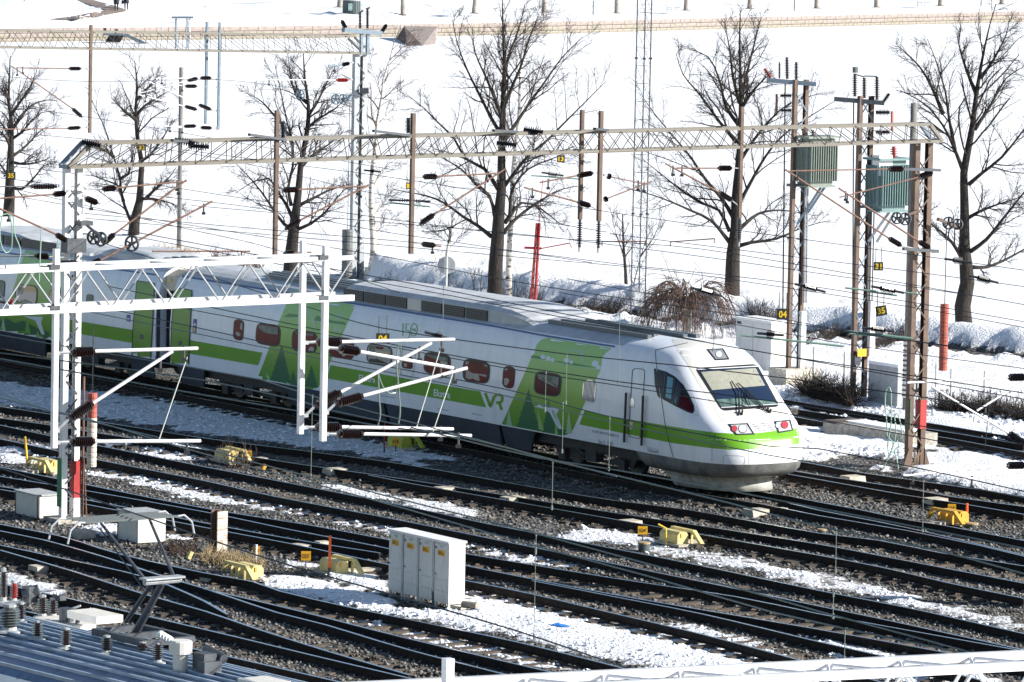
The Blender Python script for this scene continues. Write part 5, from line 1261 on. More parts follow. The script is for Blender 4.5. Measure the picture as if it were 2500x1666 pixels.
def children(P, R, m, k, len_f, ang, up, r, tmin=.2, wob=.12, rf=.6, minlen=.15, droop=0.):
    """m side branches on every branch of (N,K,3)"""
    N, K, _ = P.shape; L = np.linalg.norm(np.diff(P, axis=1), axis=2).sum(1)
    t = tmin + (1-tmin)*((np.arange(m)[None]+r.random((N, m)))/m); t = np.clip(t, 0, .985); f = t*(K-1); i = f.astype(int); fr = (f-i)[..., None]
    n = np.arange(N)[:, None]; B = P[n, i]*(1-fr) + P[n, i+1]*fr; D = P[n, i+1]-P[n, i]; D /= np.linalg.norm(D, axis=2, keepdims=True)+1e-9
    rb = R[n, i]*(1-fr[..., 0]) + R[n, i+1]*fr[..., 0]
    rv = r.normal(size=(N, m, 3)); rv -= D*(rv*D).sum(2, keepdims=True); rv /= np.linalg.norm(rv, axis=2, keepdims=True)+1e-9
    a = ang*(.7+.6*r.random((N, m, 1))); d = D*np.cos(a) + rv*np.sin(a); d[:, :, 2] += up; d /= np.linalg.norm(d, axis=2, keepdims=True)
    ln = np.maximum(minlen, L[:, None]*len_f*(1.15-t*.75)*(.55+.9*r.random((N, m))))
    Q = np.empty((N*m, k, 3)); cur = B.reshape(-1, 3).copy(); d = d.reshape(-1, 3); st = (ln/(k-1)).reshape(-1, 1); Q[:, 0] = cur
    for s in range(1, k):
        d = d + r.normal(size=d.shape)*wob; d[:, 2] += up*.35 - droop*s/k; d /= np.linalg.norm(d, axis=1, keepdims=True); cur = cur + d*st; Q[:, s] = cur
    r0 = (rb*rf).reshape(-1, 1); Rr = np.maximum(r0*np.linspace(1, .35, k)[None], .0028)
    return Q, Rr
def tree(label, cv, trunk, tr, limbs, lr, seed, group='bare trees along the shore', bark='bark', tw='twig', spread=.55, m=(13, 7, 5), name='bare_tree', droop=.03, up=.07, lf=(.36, .50, .55)):
    r = np.random.default_rng(seed); b = Gg(*cv([trunk[0]])[0]); Y = b.y
    def W(pts, dep=0.0):
        out = []; pl = cv(pts); n = len(pl)
        for i, (x, y) in enumerate(pl): out.append(atY(x, y, Y + dep*i/(n-1)))
        return out
    root = thing(name, label, 'tree', b, group)
    tp = W(trunk); tp[0] = Vector((tp[0].x, tp[0].y, b.z - .1)); tp = catmull(tp, .35)
    k = len(tp); rr = [np.interp(i/(k-1), [0, .04, .12, 1] if len(tr) == 3 else np.linspace(0, 1, len(tr)), [tr[0]*1.35, tr[0]*1.05, tr[1], tr[2]] if len(tr) == 3 else tr) for i in range(k)]
    mb = MB(); mb.path(tp, rr, 9); mb.build('trunk', M[bark], root, smooth=True)
    main = [resample(tp[int(k*.45):], 16)]; mr = [np.interp(np.linspace(.45, 1, 16), np.linspace(0, 1, k), rr)]
    for lp in limbs:
        w = catmull(W(lp, float(r.uniform(-1, 1))*spread*4), .3); kk = len(w); q = [lr*.8*(1-.86*(i/(kk-1))**.7) for i in range(kk)]
        mb = MB(); mb.path(w, q, 6); mb.build('limb', M[bark], root, smooth=True); main.append(resample(w, 16)); mr.append(np.interp(np.linspace(0, 1, 16), np.linspace(0, 1, kk), q))
    P0 = np.array(main); R0 = np.array(mr)
    P1_, R1_ = children(P0, R0, m[0], 7, lf[0], .75, up, r, .10, .13, .5, .5, droop*.3)
    P2_, R2_ = children(P1_, R1_, m[1], 5, lf[1], .7, up*.8, r, .12, .16, .62, .25, droop*.7)
    P3_, R3_ = children(P2_, R2_, m[2], 4, lf[2], .65, up*.5, r, .1, .16, .7, .14, droop)
    V, F_ = np_tubes([(P1_, np.clip(R1_, .008, .032), 5), (P2_, np.clip(R2_, .0045, .010), 3), (P3_, np.clip(R3_, .0028, .0045), 3)])
    np_mesh('crown', V, F_, M[tw], root, smooth=False); return root
kD = scr(960, 0, 1.211); kE = scr(1520, 0, 1.148); kF = scr(2120, 0, 1.042); kC = scr(560, 60, 1.357); kA = scr(0, 100, 1.659)
tree('big bare tree in the middle, between the disc sign and the red mast', kD, [(300,872),(303,780),(308,720),(312,640),(320,560),(320,480),(322,400),(325,300),(328,200),(325,100),(322,-10)], (.27,.25,.22,.17,.14,.12,.10,.07,.05,.035,.015),
 [[(290,700),(250,668),(205,640),(150,600),(100,580),(50,570),(0,560)],[(300,640),(285,580),(240,540),(200,500),(150,470),(90,440)],[(310,560),(270,500),(215,470),(180,410),(140,370),(90,320),(40,280)],[(320,400),(290,350),(260,290),(220,210),(190,130),(175,60)],[(322,350),(300,290),(270,220),(240,150),(235,80)],
  [(325,690),(360,650),(410,610),(450,585),(500,560),(545,550)],[(330,660),(380,600),(440,620),(490,660),(520,670)],[(322,560),(360,510),(400,460),(450,420),(500,370),(560,310),(630,240)],[(325,420),(360,370),(400,310),(450,240),(500,170),(560,110)],[(325,320),(350,260),(380,190),(400,120),(430,50)],[(326,250),(340,170),(370,90),(390,10)],[(345,640),(352,560),(400,500),(470,470),(540,440)]], .10, 101)
tree('bare tree right of the radio mast, spreading between it and the greenish transformer', kE, [(305,868),(308,780),(310,710),(318,640),(318,560),(325,480),(330,400),(332,300),(330,200),(328,120),(330,30)], (.29,.27,.24,.19,.16,.13,.10,.075,.05,.035,.015),
 [[(300,680),(250,620),(190,590),(120,560),(60,540),(10,530)],[(300,650),(270,590),(220,570),(160,530),(110,490),(60,450)],[(310,610),(280,560),(230,500),(190,440),(140,380),(90,320),(55,270)],[(320,400),(270,340),(220,270),(170,210),(150,150)],[(325,350),(290,300),(270,220),(240,160),(190,140)],[(328,290),(310,220),(300,140),(285,60)],[(330,280),(350,200),(370,120),(388,50)],
  [(325,690),(360,680),(430,670),(500,640),(570,620)],[(330,640),(380,600),(440,590),(520,600)],[(322,580),(360,510),(400,440),(450,380),(520,330),(600,280)],[(335,300),(370,250),(420,200)],[(330,450),(370,390),(420,330),(470,290),(560,260)]], .10, 102)
tree('bare tree at the right edge, beyond the snowbank right of the brown lattice mast', kF, [(248,850),(240,780),(252,720),(245,640),(245,540),(243,440),(250,400),(265,320),(275,240),(290,150),(310,60),(325,10)], (.30,.27,.24,.18,.15,.13,.12,.10,.075,.05,.03,.015),
 [[(240,660),(215,620),(185,590),(150,560),(120,500)],[(243,440),(215,370),(190,320),(150,270),(120,250),(80,230)],[(220,380),(205,300),(195,230),(170,150),(150,100)],[(190,290),(160,220),(130,170),(80,120)],[(265,680),(300,680),(340,665),(396,635),(450,600)],[(260,640),(300,610),(340,560),(396,490),(450,420)],[(255,470),(290,440),(340,400),(396,330),(440,270)],[(270,330),(310,270),(350,200),(396,170)],[(275,240),(250,180),(230,110),(235,70)],[(285,200),(320,150),(350,90),(360,50)],[(245,560),(280,540),(330,520),(396,500)]], .10, 103)
tree('gnarled bare tree behind the train roof, left of the far steel mast', kC, [(200,828),(207,740),(212,690),(218,640),(228,560),(235,480),(245,420),(258,350),(262,270),(250,180),(245,90)], (.27,.25,.22,.16,.13,.11,.10,.085,.06,.04,.015),
 [[(205,680),(180,660),(150,620),(110,560),(60,500),(10,450)],[(208,640),(190,600),(165,560),(130,510),(80,520),(20,560)],[(205,600),(195,540),(210,470),(210,400),(190,320),(170,220),(150,130)],[(210,400),(180,340),(130,280),(100,250),(60,230)],[(225,680),(270,660),(320,620),(360,570),(400,530)],[(230,600),(270,580),(330,550),(395,530)],[(262,300),(290,260),(320,200),(350,140)],[(250,350),(300,310),(350,280),(390,240)],[(258,260),(220,230),(200,160),(195,110)],[(240,470),(280,430),(340,390),(380,350)]], .095, 104)
tree('bare forked tree with two stems right of the left lattice mast', kA, [(540,790),(545,730),(565,650),(570,560),(575,500),(560,420),(553,350),(550,270),(555,180),(545,80)], (.24,.19,.15,.12,.10,.085,.07,.055,.04,.015),
 [[(538,750),(505,670),(490,600),(485,550),(460,470),(430,370),(400,300),(370,240)],[(500,650),(480,590),(440,570),(370,545)],[(590,640),(630,600),(680,560),(715,510)],[(570,640),(620,640),(700,660),(750,690)],[(565,490),(600,470),(650,410),(700,320)],[(550,320),(500,280),(450,230)],[(552,240),(600,190),(640,140)],[(485,560),(520,540),(530,500),(545,430)],[(552,300),(590,260),(640,230),(690,200)],[(460,470),(420,440),(370,420)]], .10, 105, m=(13, 7, 4))
tree('bare tree at the left edge behind the yellow number 35 plate', kA, [(33,718),(38,640),(40,560),(42,480),(45,400),(45,320),(35,240),(38,150),(42,60)], (.25,.23,.19,.15,.12,.09,.06,.04,.015),
 [[(45,470),(90,440),(130,400),(170,360),(230,340)],[(42,490),(100,500),(160,490),(210,470)],[(40,590),(90,600),(150,540),(180,505),(240,490)],[(45,400),(90,370),(130,320),(170,290),(210,285)],[(45,370),(80,310),(130,260),(190,240),(240,245)],[(45,300),(80,250),(120,190),(150,120)],[(38,240),(10,200),(-20,180)],[(40,390),(10,340),(-30,290)],[(42,430),(15,380),(-30,350)],[(40,560),(0,500),(-40,470)]], .10, 106, m=(13, 7, 4))
tree('tall slender birch right of the far steel mast', kC, [(468,828),(478,740),(472,650),(470,560),(475,470),(485,400),(490,320),(505,240),(510,180),(530,120),(545,60),(560,0)], (.16,.13,.12,.11,.10,.085,.075,.06,.05,.035,.02,.01),
 [[(472,650),(500,600),(540,560)],[(470,700),(510,670),(560,650)],[(470,560),(500,490),(560,440),(600,400)],[(490,330),(540,280),(580,200)],[(505,240),(480,170),(465,110)],[(475,470),(445,420),(430,380)],[(530,120),(570,80),(600,50)],[(472,620),(440,580),(420,540)]], .035, 107, 'birches by the shore', 'birch', 'twig_red', .3, (10, 6, 4), 'birch', .10, .10)
tree('thin birch standing just right of the big middle tree', kD, [(342,882),(342,750),(350,640),(352,540),(360,450),(372,330),(375,220),(385,120),(400,30)], (.12,.10,.09,.08,.07,.055,.04,.03,.012),
 [[(352,540),(400,470),(430,400)],[(360,450),(330,380),(320,320)],[(372,330),(420,260),(450,200)],[(375,220),(340,150),(330,100)],[(385,120),(430,70),(470,30)]], .03, 108, 'birches by the shore', 'birch', 'twig_red', .3, (9, 6, 4), 'birch', .10, .10)
tree('small birch sapling beside the round disc sign', kD, [(148,838),(160,740),(172,680),(182,615)], (.07,.055,.04,.015), [[(160,740),(200,700),(230,680)],[(165,720),(130,690),(110,680)],[(172,680),(205,640),(240,610)]], .02, 109, 'birches by the shore', 'birch', 'twig', .3, (9, 5, 3), 'birch', 0., .15)
tree('two stemmed bare sapling at the foot of the radio mast', kE, [(12,850),(8,760),(2,680),(0,600)], (.07,.06,.045,.02), [[(20,850),(40,760),(60,690),(80,640)],[(5,720),(-20,650),(-30,600)],[(50,720),(90,660),(110,600)]], .04, 110, 'saplings by the shore', 'bark', 'twig', .3, (8, 5, 3), 'sapling', 0., .15)
# weeping tree: boughs arch over and hang down
def weeping(px, py, label):
    r = np.random.default_rng(9); b = Gg(px, py); root = thing('weeping_tree', label, 'tree', b)
    top = atY(px+4, 755, b.y); mb = MB(); mb.path([b - Z3*.1, b.lerp(top, .5) + TE*.05, top], [.11,.09,.08], 8); mb.build('trunk', M['bark_pale'], root, smooth=True)
    P = []
    for i in range(60):
        a = r.random()*6.283; R = .9 + r.random()*1.1; h = .25 + r.random()*.55; t = np.linspace(0, 1, 9)
        x = top.x + np.cos(a)*R*t; y = top.y + np.sin(a)*R*t; z = top.z + h*np.sin(t*np.pi*.95)*1.3 - 1.0*t**3*(.6+.6*r.random()); P.append(np.stack([x, y, z], 1))
    P = np.array(P) + r.normal(size=(60, 9, 3))*.02; R0 = np.tile(np.linspace(.03, .008, 9), (60, 1))
    P1_, R1_ = children(P, R0, 8, 6, .40, .6, -.25, r, .2, .14, .7, .35, .25); P2_, R2_ = children(P1_, R1_, 3, 4, .5, .5, -.2, r, .2, .14, .8, .2, .2)
    V, F_ = np_tubes([(P, R0, 5), (P1_, np.clip(R1_, .004, .009), 3), (P2_, np.clip(R2_, .004, .007), 3)]); np_mesh('crown', V, F_, M['twig_red'], root, smooth=False)
weeping(1676, 822, 'low weeping tree with reddish twigs hanging down over the snow behind the train')
def thicket(name, label, cat, px0, py0, px1, py1, n, h, m='twig', wid=.8, seed=1, grp=None, lean=.5, stems=True):
    r = np.random.default_rng(seed); a, b = Gg(px0, py0), Gg(px1, py1); root = thing(name, label, cat, a.lerp(b, .5), grp)
    t = r.random(n); B = np.stack([a.x+(b.x-a.x)*t, a.y+(b.y-a.y)*t + (r.random(n)-.5)*wid, np.full(n, min(a.z, b.z)-.05)], 1)
    d = r.normal(size=(n, 3))*lean; d[:, 2] = 1; d /= np.linalg.norm(d, axis=1, keepdims=True); hh = h*(.45+.7*r.random((n, 1)))
    P = np.empty((n, 6, 3)); cur = B; P[:, 0] = cur
    for s in range(1, 6): d = d + r.normal(size=d.shape)*.15; d /= np.linalg.norm(d, axis=1, keepdims=True); cur = cur + d*hh/5; P[:, s] = cur
    R0 = np.tile(np.linspace(.014, .005, 6), (n, 1)); P1_, R1_ = children(P, R0, 5, 4, .5, .8, .05, r, .2, .2, .7, .1)
    V, F_ = np_tubes([(P, R0, 3), (P1_, np.clip(R1_, .004, .009), 3)]); np_mesh('twigs', V, F_, M[m], root, smooth=False)
thicket('bush', 'straggling bare bushes at the foot of the radio mast, above the shaded snowbank', 'bush', 1375, 735, 1560, 765, 150, .75, seed=3)
thicket('bush', 'bare bush close behind the tall grey cabinet, right of the tree trunk', 'bush', 1830, 778, 1905, 790, 110, .95, seed=4)
thicket('bush', 'low bare bush between the two transformer masts', 'bush', 1965, 800, 2070, 812, 90, .7, seed=5)
thicket('bush', 'bare bush left of the wooden pole, under the number 35 plate', 'bush', 2130, 815, 2235, 835, 110, .8, seed=6)
thicket('hedge', 'dense leafless hedge between the thin posts left of the grey concrete box', 'hedge', 1962, 960, 2088, 985, 420, .85, wid=.9, seed=7, lean=.9)
thicket('hedge', 'dense leafless hedge along the fence right of the brown lattice mast', 'hedge', 2285, 1000, 2560, 1030, 620, .75, wid=.9, seed=8, lean=.9)
thicket('shrub', 'pale dry shrub on the bank above the second train car, left part', 'shrub', 120, 600, 230, 620, 160, .7, 'dry_grass', seed=9)
thicket('shrub', 'pale dry shrub on the bank above the gap between the cars', 'shrub', 380, 625, 480, 640, 120, .6, 'dry_grass', seed=10)
thicket('shrub', 'reddish dry shrub on the bank just right of the wooden pole by the gap', 'shrub', 520, 640, 640, 655, 120, .6, 'twig_red', seed=11)
thicket('shrub', 'thin bare saplings behind the roof hood right of the disc sign', 'shrub', 1040, 705, 1330, 735, 60, 1.3, 'twig', seed=12, lean=.25)
# ------------------------------------------------------------------ poles and masts behind the train
def pole(label, px, py, top, r, m='wood_pole', wraps=None):
    b = Gg(px, py); t = atY(px+6, top, b.y); root = thing('wooden_pole', label, 'pole', b)
    mb = MB(); mb.path([b - Z3*.1, Vector((b.x, b.y, t.z))], [r*1.08, r], 12); mb.build('shaft', M[m], root, smooth=True)
    if wraps:
        y0, y1 = wraps; z0, z1 = atY(px, y0, b.y).z, atY(px, y1, b.y).z; n = 12
        mb = MB(); mb.tube(b + Z3*max(z0, 0), b + Z3*z1, r*1.22, 12); mb.build('wrap', M['white_paint'], root)
        for i in range(n):
            z = max(z0, 0) + (z1-z0)*(i+.5)/n; mb = MB(); mb.lathe([(r*1.23, -.03), (r*1.42, -.02), (r*1.42, .0), (r*1.23, .03)], b + Z3*z, Z3, 12); mb.build('wrap_edge', M['dark_stone'], root)
    return root
pole('weathered grey wooden pole behind the gap between the two train cars', 437, 605, 165, .085)
pole('tall grey wooden pole with a white ribbed wrap at its foot', 2212, 992, 252, .095, wraps=(988, 843))
b = Gg(1557, 782); root = thing('radio_mast', 'tall thin triangular lattice radio mast rising out of the picture behind the train', 'radio mast', b)
cs = [b + Vector((-.24, .1, 0)), b + Vector((.24, .1, 0)), b + Vector((.02, -.28, 0))]; top = 11.6
for c in cs: mb = MB(); mb.tube(c - Z3*.1, c + Z3*top, .026, 6); mb.build('leg', M['dark_steel'], root)
k = 0; z = .2
while z < top - .6:
    for i in range(3):
        p, q = cs[i], cs[(i+1) % 3]
        bar('lattice_bar', p + Z3*z, q + Z3*z, .012, .012, 'dark_steel', root); bar('lattice_bar', p + Z3*z, q + Z3*(z+.6), .010, .010, 'dark_steel', root)
    z += .6
mb = MB()
for zj in (3.6, 8.85):
    for c in cs: mb.box(c + Z3*zj, (.11, .11, .06))
mb.build('joint_flange', M['dark_steel'], root)
mb = MB(); mb.box(b + Vector((.02, -.42, .75)), (.30, .18, .48)); q = mb.build('equipment_box', M['white_paint'], root); text_on('lettering', '16', b + Vector((-.06, -.514, .62)), Vector((.17, 0, 0)), Vector((0, 0, .18)), M['text_grey'], root)
b = Gg(1302, 728); root = thing('red_mast', 'short red lattice mast with a thin pull arm, right of the big middle tree', 'mast', b); A = atb(b)
for s in (-.07, .07): mb = MB(); mb.beam(b + Vector((s, 0, -.1)), A(1314, 545) + Vector((s*.6, 0, 0)), .055, .09); mb.build('leg', M['red_paint'], root)
for i in range(9): t = i/9; bar('lacing_bar', b.lerp(A(1314,545), t) + Vector((-.07,-.05,0)), b.lerp(A(1314,545), t+.1) + Vector((.07,-.05,0)), .02, .01, 'red_paint', root)
mb = MB(); mb.tube(A(1280,605), A(1322,607), .045, 6); mb.tube(A(1322,607), A(1390,594), .02, 6); mb.tube(A(1390,594), A(1396,605), .018, 5); mb.tube(A(1316,545), A(1325,440), .014, 5); mb.build('pull_arm', M['red_paint'], root)
for (x0, y0, x1, y1) in ((1470,590,1576,590),(1637,591,1745,583)):
    p, q = G(x0, y0, 5.6), atY(x1, y1, G(x0, y0, 5.6).y); r_ = thing('steady_arm', 'thin rusty steady arm %s' % ('just left of the radio mast' if x0 < 1500 else 'in front of the tree right of the radio mast'), 'steady arm', p)
    mb = MB(); mb.tube(p, q, .018, 6); mb.tube(q, q - Z3*.12, .016, 5); mb.tube(p, p - Z3*.12, .016, 5); mb.build('tube', M['rust_tube'], r_)
b = Gg(1089, 735); root = thing('disc_sign', 'round grey disc seen from the back on a thin pole behind the train roof', 'sign', b); A = atb(b); c = A(1087, 648)
mb = MB(); mb.tube(b, Vector((b.x, b.y, c.z+.3)), .035, 8); mb.build('pole', M['post_grey'], root)
mb = MB(); mb.lathe([(.31, 0), (.315, .012), (.31, .025)], Vector((b.x-.01, b.y+.05, c.z)), (0, 1, 0), 28); mb.build('disc', M['cabinet_grey'], root)
# ------------------------------------------------------------------ boxes, cabinets and the concrete pieces of the yard
AX = (TD, TN, Z3)
def cbox(c, sx, sy, sz, mn, name, par, m=0):
    mb = MB(); mb.box(Vector(c) + Z3*sz/2, (sx, sy, sz), AX); return mb.build(name, M[mn], par)
base0 = Gg(1093, 1490); step = (Gg(1093, 1490) - Gg(926, 1463)).length/3.55
for k, ch_ in enumerate('dcba'):
    c = base0 - TD*(step*(3-k) + .26) - TN*.20; z0 = min(c.z, .02)
    c = Vector((c.x, c.y, -.03)); lab = {'d': 'first from the left, lettered 041d', 'c': 'second from the left, lettered 041c', 'b': 'third from the left, lettered 041b', 'a': 'last in the row with its bright side showing, lettered 041a'}[ch_]
    root = thing('relay_cabinet', 'tall pale relay cabinet, ' + lab, 'cabinet', c, 'four relay cabinets in a row')
    for sx in (-.24, .24):
        for sy in (-.17, .17): cbox(c + TD*sx + TN*sy, .05, .05, .22, 'cabinet', 'leg', root)
    cbox(c + Z3*.14, .56, .40, 1.28, 'cabinet', 'case', root); cbox(c + Z3*1.42, .60, .46, .045, 'white_paint', 'roof', root)
    mb = MB(); mb.box(c + TN*.208 + Z3*1.02, (.50, .018, .72), AX); d_ = mb.build('door', M['cabinet'], root)
    mb = MB(); mb.box(c + TN*.208 + Z3*.52, (.50, .016, .22), AX); mb.build('panel', M['cabinet'], root); mb = MB(); mb.box(c + TN*.208 + Z3*.28, (.50, .016, .22), AX); mb.build('panel', M['cabinet'], root)
    mb = MB(); mb.box(c + TN*.222 - TD*.21 + Z3*1.30, (.035, .02, .05), AX); mb.box(c + TN*.222 - TD*.21 + Z3*.74, (.03, .02, .03), AX); mb.build('hinge', M['rib_dark'], d_)
    mb = MB(); mb.box(c + TN*.222 + TD*.02 + Z3*1.34, (.12, .02, .025), AX); mb.build('handle', M['lamp_chrome'], d_)
    mb = MB(); mb.box(c + TN*.220 + TD*.0 + Z3*1.20, (.27, .008, .12), AX); mb.build('number_plate', M['sign_orange'], d_)
    text_on('lettering', '041', c + TN*.226 - TD*.115 + Z3*1.155, TD*.15, Z3*.088, M['ink'], d_); text_on('lettering', ch_, c + TN*.226 + TD*.05 + Z3*1.155, TD*.04, Z3*.055, M['ink'], d_)
    if ch_ == 'a': cbox(c - TD*.34 + TN*.15, .10, .10, .34, 'bin_green', 'blue_flap', root)
def lowbox(label, br, bl, rr, h, ridge=True):
    b, l, r_ = Gg(*br), Gg(*bl), Gg(*rr); sx = (b-l).length; sy = (r_-b).length; c = (l+r_)/2; root = thing('cable_box', label, 'cable box', (c.x, c.y, 0))
    c = Vector((c.x, c.y, 0)); mb = MB(); mb.box(c + Z3*h/2, (sx, sy, h), AX); mb.build('case', M['cream_box'], root)
    mb = MB(); mb.box(c + Z3*(h+.02), (sx+.06, sy+.06, .04), AX); mb.build('lid', M['cabinet_top'], root)
    for s in (-.5, .5):
        mb = MB(); mb.box(c + TD*(sx*s) + TN*(sy/2+.004) + Z3*h/2, (.025, .02, h), AX); mb.build('corner_strip', M['rib_dark'], root)
lowbox('low pale cable box at the left edge, left of the red banded mast', (108,1269), (36,1257), (150,1263), .52)
lowbox('low pale cable box behind the pantograph, right of the red banded mast', (359,1330), (285,1312), (406,1322), .64)
b = Gg(534, 1350); root = thing('steel_stump', 'rusty white-flaked steel stump standing beside the rails', 'post', b)
mb = MB(); mb.box(b + Z3*.46 + TD*.14, (.03, .26, 1.0), AX); mb.build('flange', M['weight_pale'], root); mb = MB(); mb.box(b + Z3*.46 - TD*.14, (.03, .26, 1.0), AX); mb.build('flange', M['rust_tube'], root); mb = MB(); mb.box(b + Z3*.46, (.25, .03, 1.0), AX); mb.build('web', M['dark_stone'], root)
# grey box and tall cabinet behind the train
def hpx(px, pyb, pyt): b = Gg(px, pyb); return (atY(px, pyt, b.y).z - b.z)
b = Gg(2197, 992); L = Gg(2112, 976); sx = (b-L).length; c = (b+L)/2 - TN*.55; h = hpx(2197, 992, 884)
root = thing('concrete_box', 'large plain blue grey box between a lattice mast and the wooden pole', 'box', (c.x, c.y, 0)); cbox((c.x, c.y, -.05), sx, 1.1, h+.05, 'cabinet_grey', 'case', root); cbox((c.x, c.y, h), sx+.02, 1.12, .09, 'snow_lump', 'snow_cap', root)
b = Gg(1876, 905); L = Gg(1803, 890); sx = (b-L).length; c = (b+L)/2 - TN*.35; h = hpx(1876, 905, 778)
root = thing('relay_cabinet', 'tall two door grey cabinet standing behind the nose of the train', 'cabinet', (c.x, c.y, 0)); cbox((c.x, c.y, -.05), sx, .75, h+.05, 'cabinet', 'case', root); cbox((c.x, c.y, h), sx+.1, .85, .06, 'white_paint', 'roof', root)
for s in (-.25, .25): mb = MB(); mb.box(Vector((c.x, c.y, h*.52)) + TD*sx*s + TN*.38, (sx*.47, .02, h*.9), AX); mb.build('door', M['cabinet'], root)
mb = MB(); mb.box(Vector((c.x, c.y, h*.93)) - TD*sx*.4 + TN*.395, (.22, .01, .08), AX); mb.build('name_plate', M['ink'], root)
b = Gg(2166, 1080); L = Gg(2052, 1048); r_ = Gg(2232, 1074); sx = (b-L).length; sy = 1.1; c = (b+L)/2 - TN*sy/2
root = thing('concrete_slab', 'low weathered concrete slab with snow on top, left of the brown lattice mast', 'slab', (c.x, c.y, 0)); cbox((c.x, c.y, -.05), sx, sy, .40, 'concrete', 'slab', root)
mb = MB(); mb.box(Vector((c.x, c.y, .37)) - TN*.15, (sx*.72, sy*.6, .05), AX); mb.build('snow_cap', M['snow_lump'], root); mb = MB(); mb.box(Vector((c.x, c.y, .34)) - TD*(sx*.42), (sx*.18, sy*1.02, .06), AX); mb.build('lid', M['dark_stone'], root)
# fence posts
for i, (px, py, yt) in enumerate(((1985,953,848),(2060,970,860),(2283,1000,890),(2320,1003,900),(2402,992,905))):
    b = Gg(px, py); root = thing('fence_post', 'thin pale fence post in the snow, %s' % ('in the left hedge, first from the left', 'in the left hedge, second from the left', 'close to the right of the brown lattice mast', 'beside the dark hedge, second from the brown mast', 'in front of the hedge at the right edge')[i], 'fence post', b, 'thin fence posts')
    mb = MB(); mb.tube(b - Z3*.1, b + Z3*hpx(px, py, yt), .035, 7); mb.build('shaft', M['post_grey'], root)
for i, (px, py, yt) in enumerate(((1658,825,802),(1766,830,812),(1545,800,770))):
    b = Gg(px, py); root = thing('bollard', 'short pale post by the footpath, %s' % ('left of the weeping tree trunk', 'between the weeping tree and the tall cabinet', 'at the foot of the radio mast')[i], 'post', b, 'short posts by the footpath'); mb = MB(); mb.tube(b, b + Z3*.36, .06, 8); mb.build('shaft', M['post_grey'], root)
# ------------------------------------------------------------------ point machines, number plates, marker posts
def point_machine(px, py, mn, side, label, k=1.0):
    b = Gg(px, py); b.z = 0.02; root = thing('point_machine', label, 'point machine', b, 'yellow point machines'); s = side
    mb = MB(); L, D_, Hh = .72*k, .30*k, .27*k; sec = [(-D_/2, 0), (-D_/2, Hh*.72), (-D_*.28, Hh), (D_*.28, Hh), (D_/2, Hh*.72), (D_/2, 0)]
    mb.prism([b - TD*L/2 + TN*w + Z3*(h+.06) for w, h in sec], TD*L); mb.build('case', M[mn], root)
    o = -TN*s*(D_*.5 + .14); mb = MB(); w2 = .10
    pr = [(-.66, .10), (-.48, .33), (.40, .33), (.74, .06), (.67, .02), (.35, .27), (-.44, .27), (-.61, .06)]
    mb.prism([b + o + TN*w2/2 + TD*(x*k) + Z3*(z*k+.03) for x, z in pr], -TN*w2); mb.build('guard_arm', M[mn], root)
    mb = MB(); mb.box(b + Z3*.03, (1.0*k, .42, .06), AX); mb.box(b - TN*s*.5 + Z3*.04, (.30, 1.3, .07), AX); mb.build('base_plate', M['sleeper_end'], root)
    for x in (-.25, .05, .3): mb = MB(); mb.box(b + o + TD*x*k + Z3*.15, (.04, .05, .24), AX); mb.build('stay', M[mn], root)
    mb = MB(); mb.box(b + TD*(L/2+.012) + TN*.05 + Z3*.25, (.012, .05, .10), AX); mb.build('latch', M['yellow_deep'], root)
point_machine(1645, 1334, 'yellow_pale', 1, 'pale yellow point machine beside the plate 024, right of the ribbed drum')
point_machine(815, 1398, 'yellow_pale', 1, 'pale yellow point machine just left of the tall cabinets, behind the orange post')
point_machine(608, 1418, 'yellow_pale', -1, 'cream yellow point machine with its guard arm to the front, left of plate 035')
point_machine(553, 1133, 'yellow_pale', 1, 'pale yellow point machine with dry twigs beside it, below the white gantry')
point_machine(975, 1097, 'yellow_lime', 1, 'shaded lime yellow point machine beside the train, below the cantilever tubes')
point_machine(120, 1158, 'yellow_pale', -1, 'pale yellow point machine partly hidden behind the red banded mast')
point_machine(2330, 1282, 'yellow_deep', -1, 'deep yellow point machine at the right edge beside the orange post')
def plate(label, txt, x0, y0, x1, y1, py, pm='dark_steel'):
    b = Gg((x0+x1)/2, py); w = (x1-x0)*b.y/FPX; c = atY((x0+x1)/2, (y0+y1)/2, b.y); h = (y1-y0)*b.y/FPX; root = thing('number_plate', label, 'number plate', b, 'orange number plates'); X = Vector((1, .05, 0)).normalized()
    mb = MB(); mb.tube(b, Vector((b.x, b.y+.02, c.z+h*.4)), .018, 6); mb.build('post', M[pm], root)
    mb = MB(); mb.box(c, (w, .012, h), (X, Vector((-.05, 1, 0)).normalized(), Z3)); mb.build('plate', M['sign_orange'], root)
    text_on('lettering', txt, c - X*w*.40 - Z3*h*.24 - Vector((0, .012, 0)), X*w*.80, Z3*h*.48, M['ink'], root)
plate('orange plate reading 024 on a short post above the ribbed drum', "024'", 1557, 1285, 1581, 1305, 1335)
plate('orange plate reading 035 on a short post left of the cabinets', "035'", 735, 1346, 759, 1369, 1390)
plate('orange plate half hidden by a white post, left of plate 035', '041', 617, 1334, 635, 1354, 1385)
plate('orange plate reading 018 in the shade beside the train', '018', 957, 1070, 975, 1087, 1104)
plate('orange plate behind dry twigs beside the pale point machine under the white gantry', '021', 597, 1100, 615, 1118, 1128)
plate('orange plate reading 019 beside the deep yellow point machine', "019'", 2314, 1231, 2334, 1249, 1268)
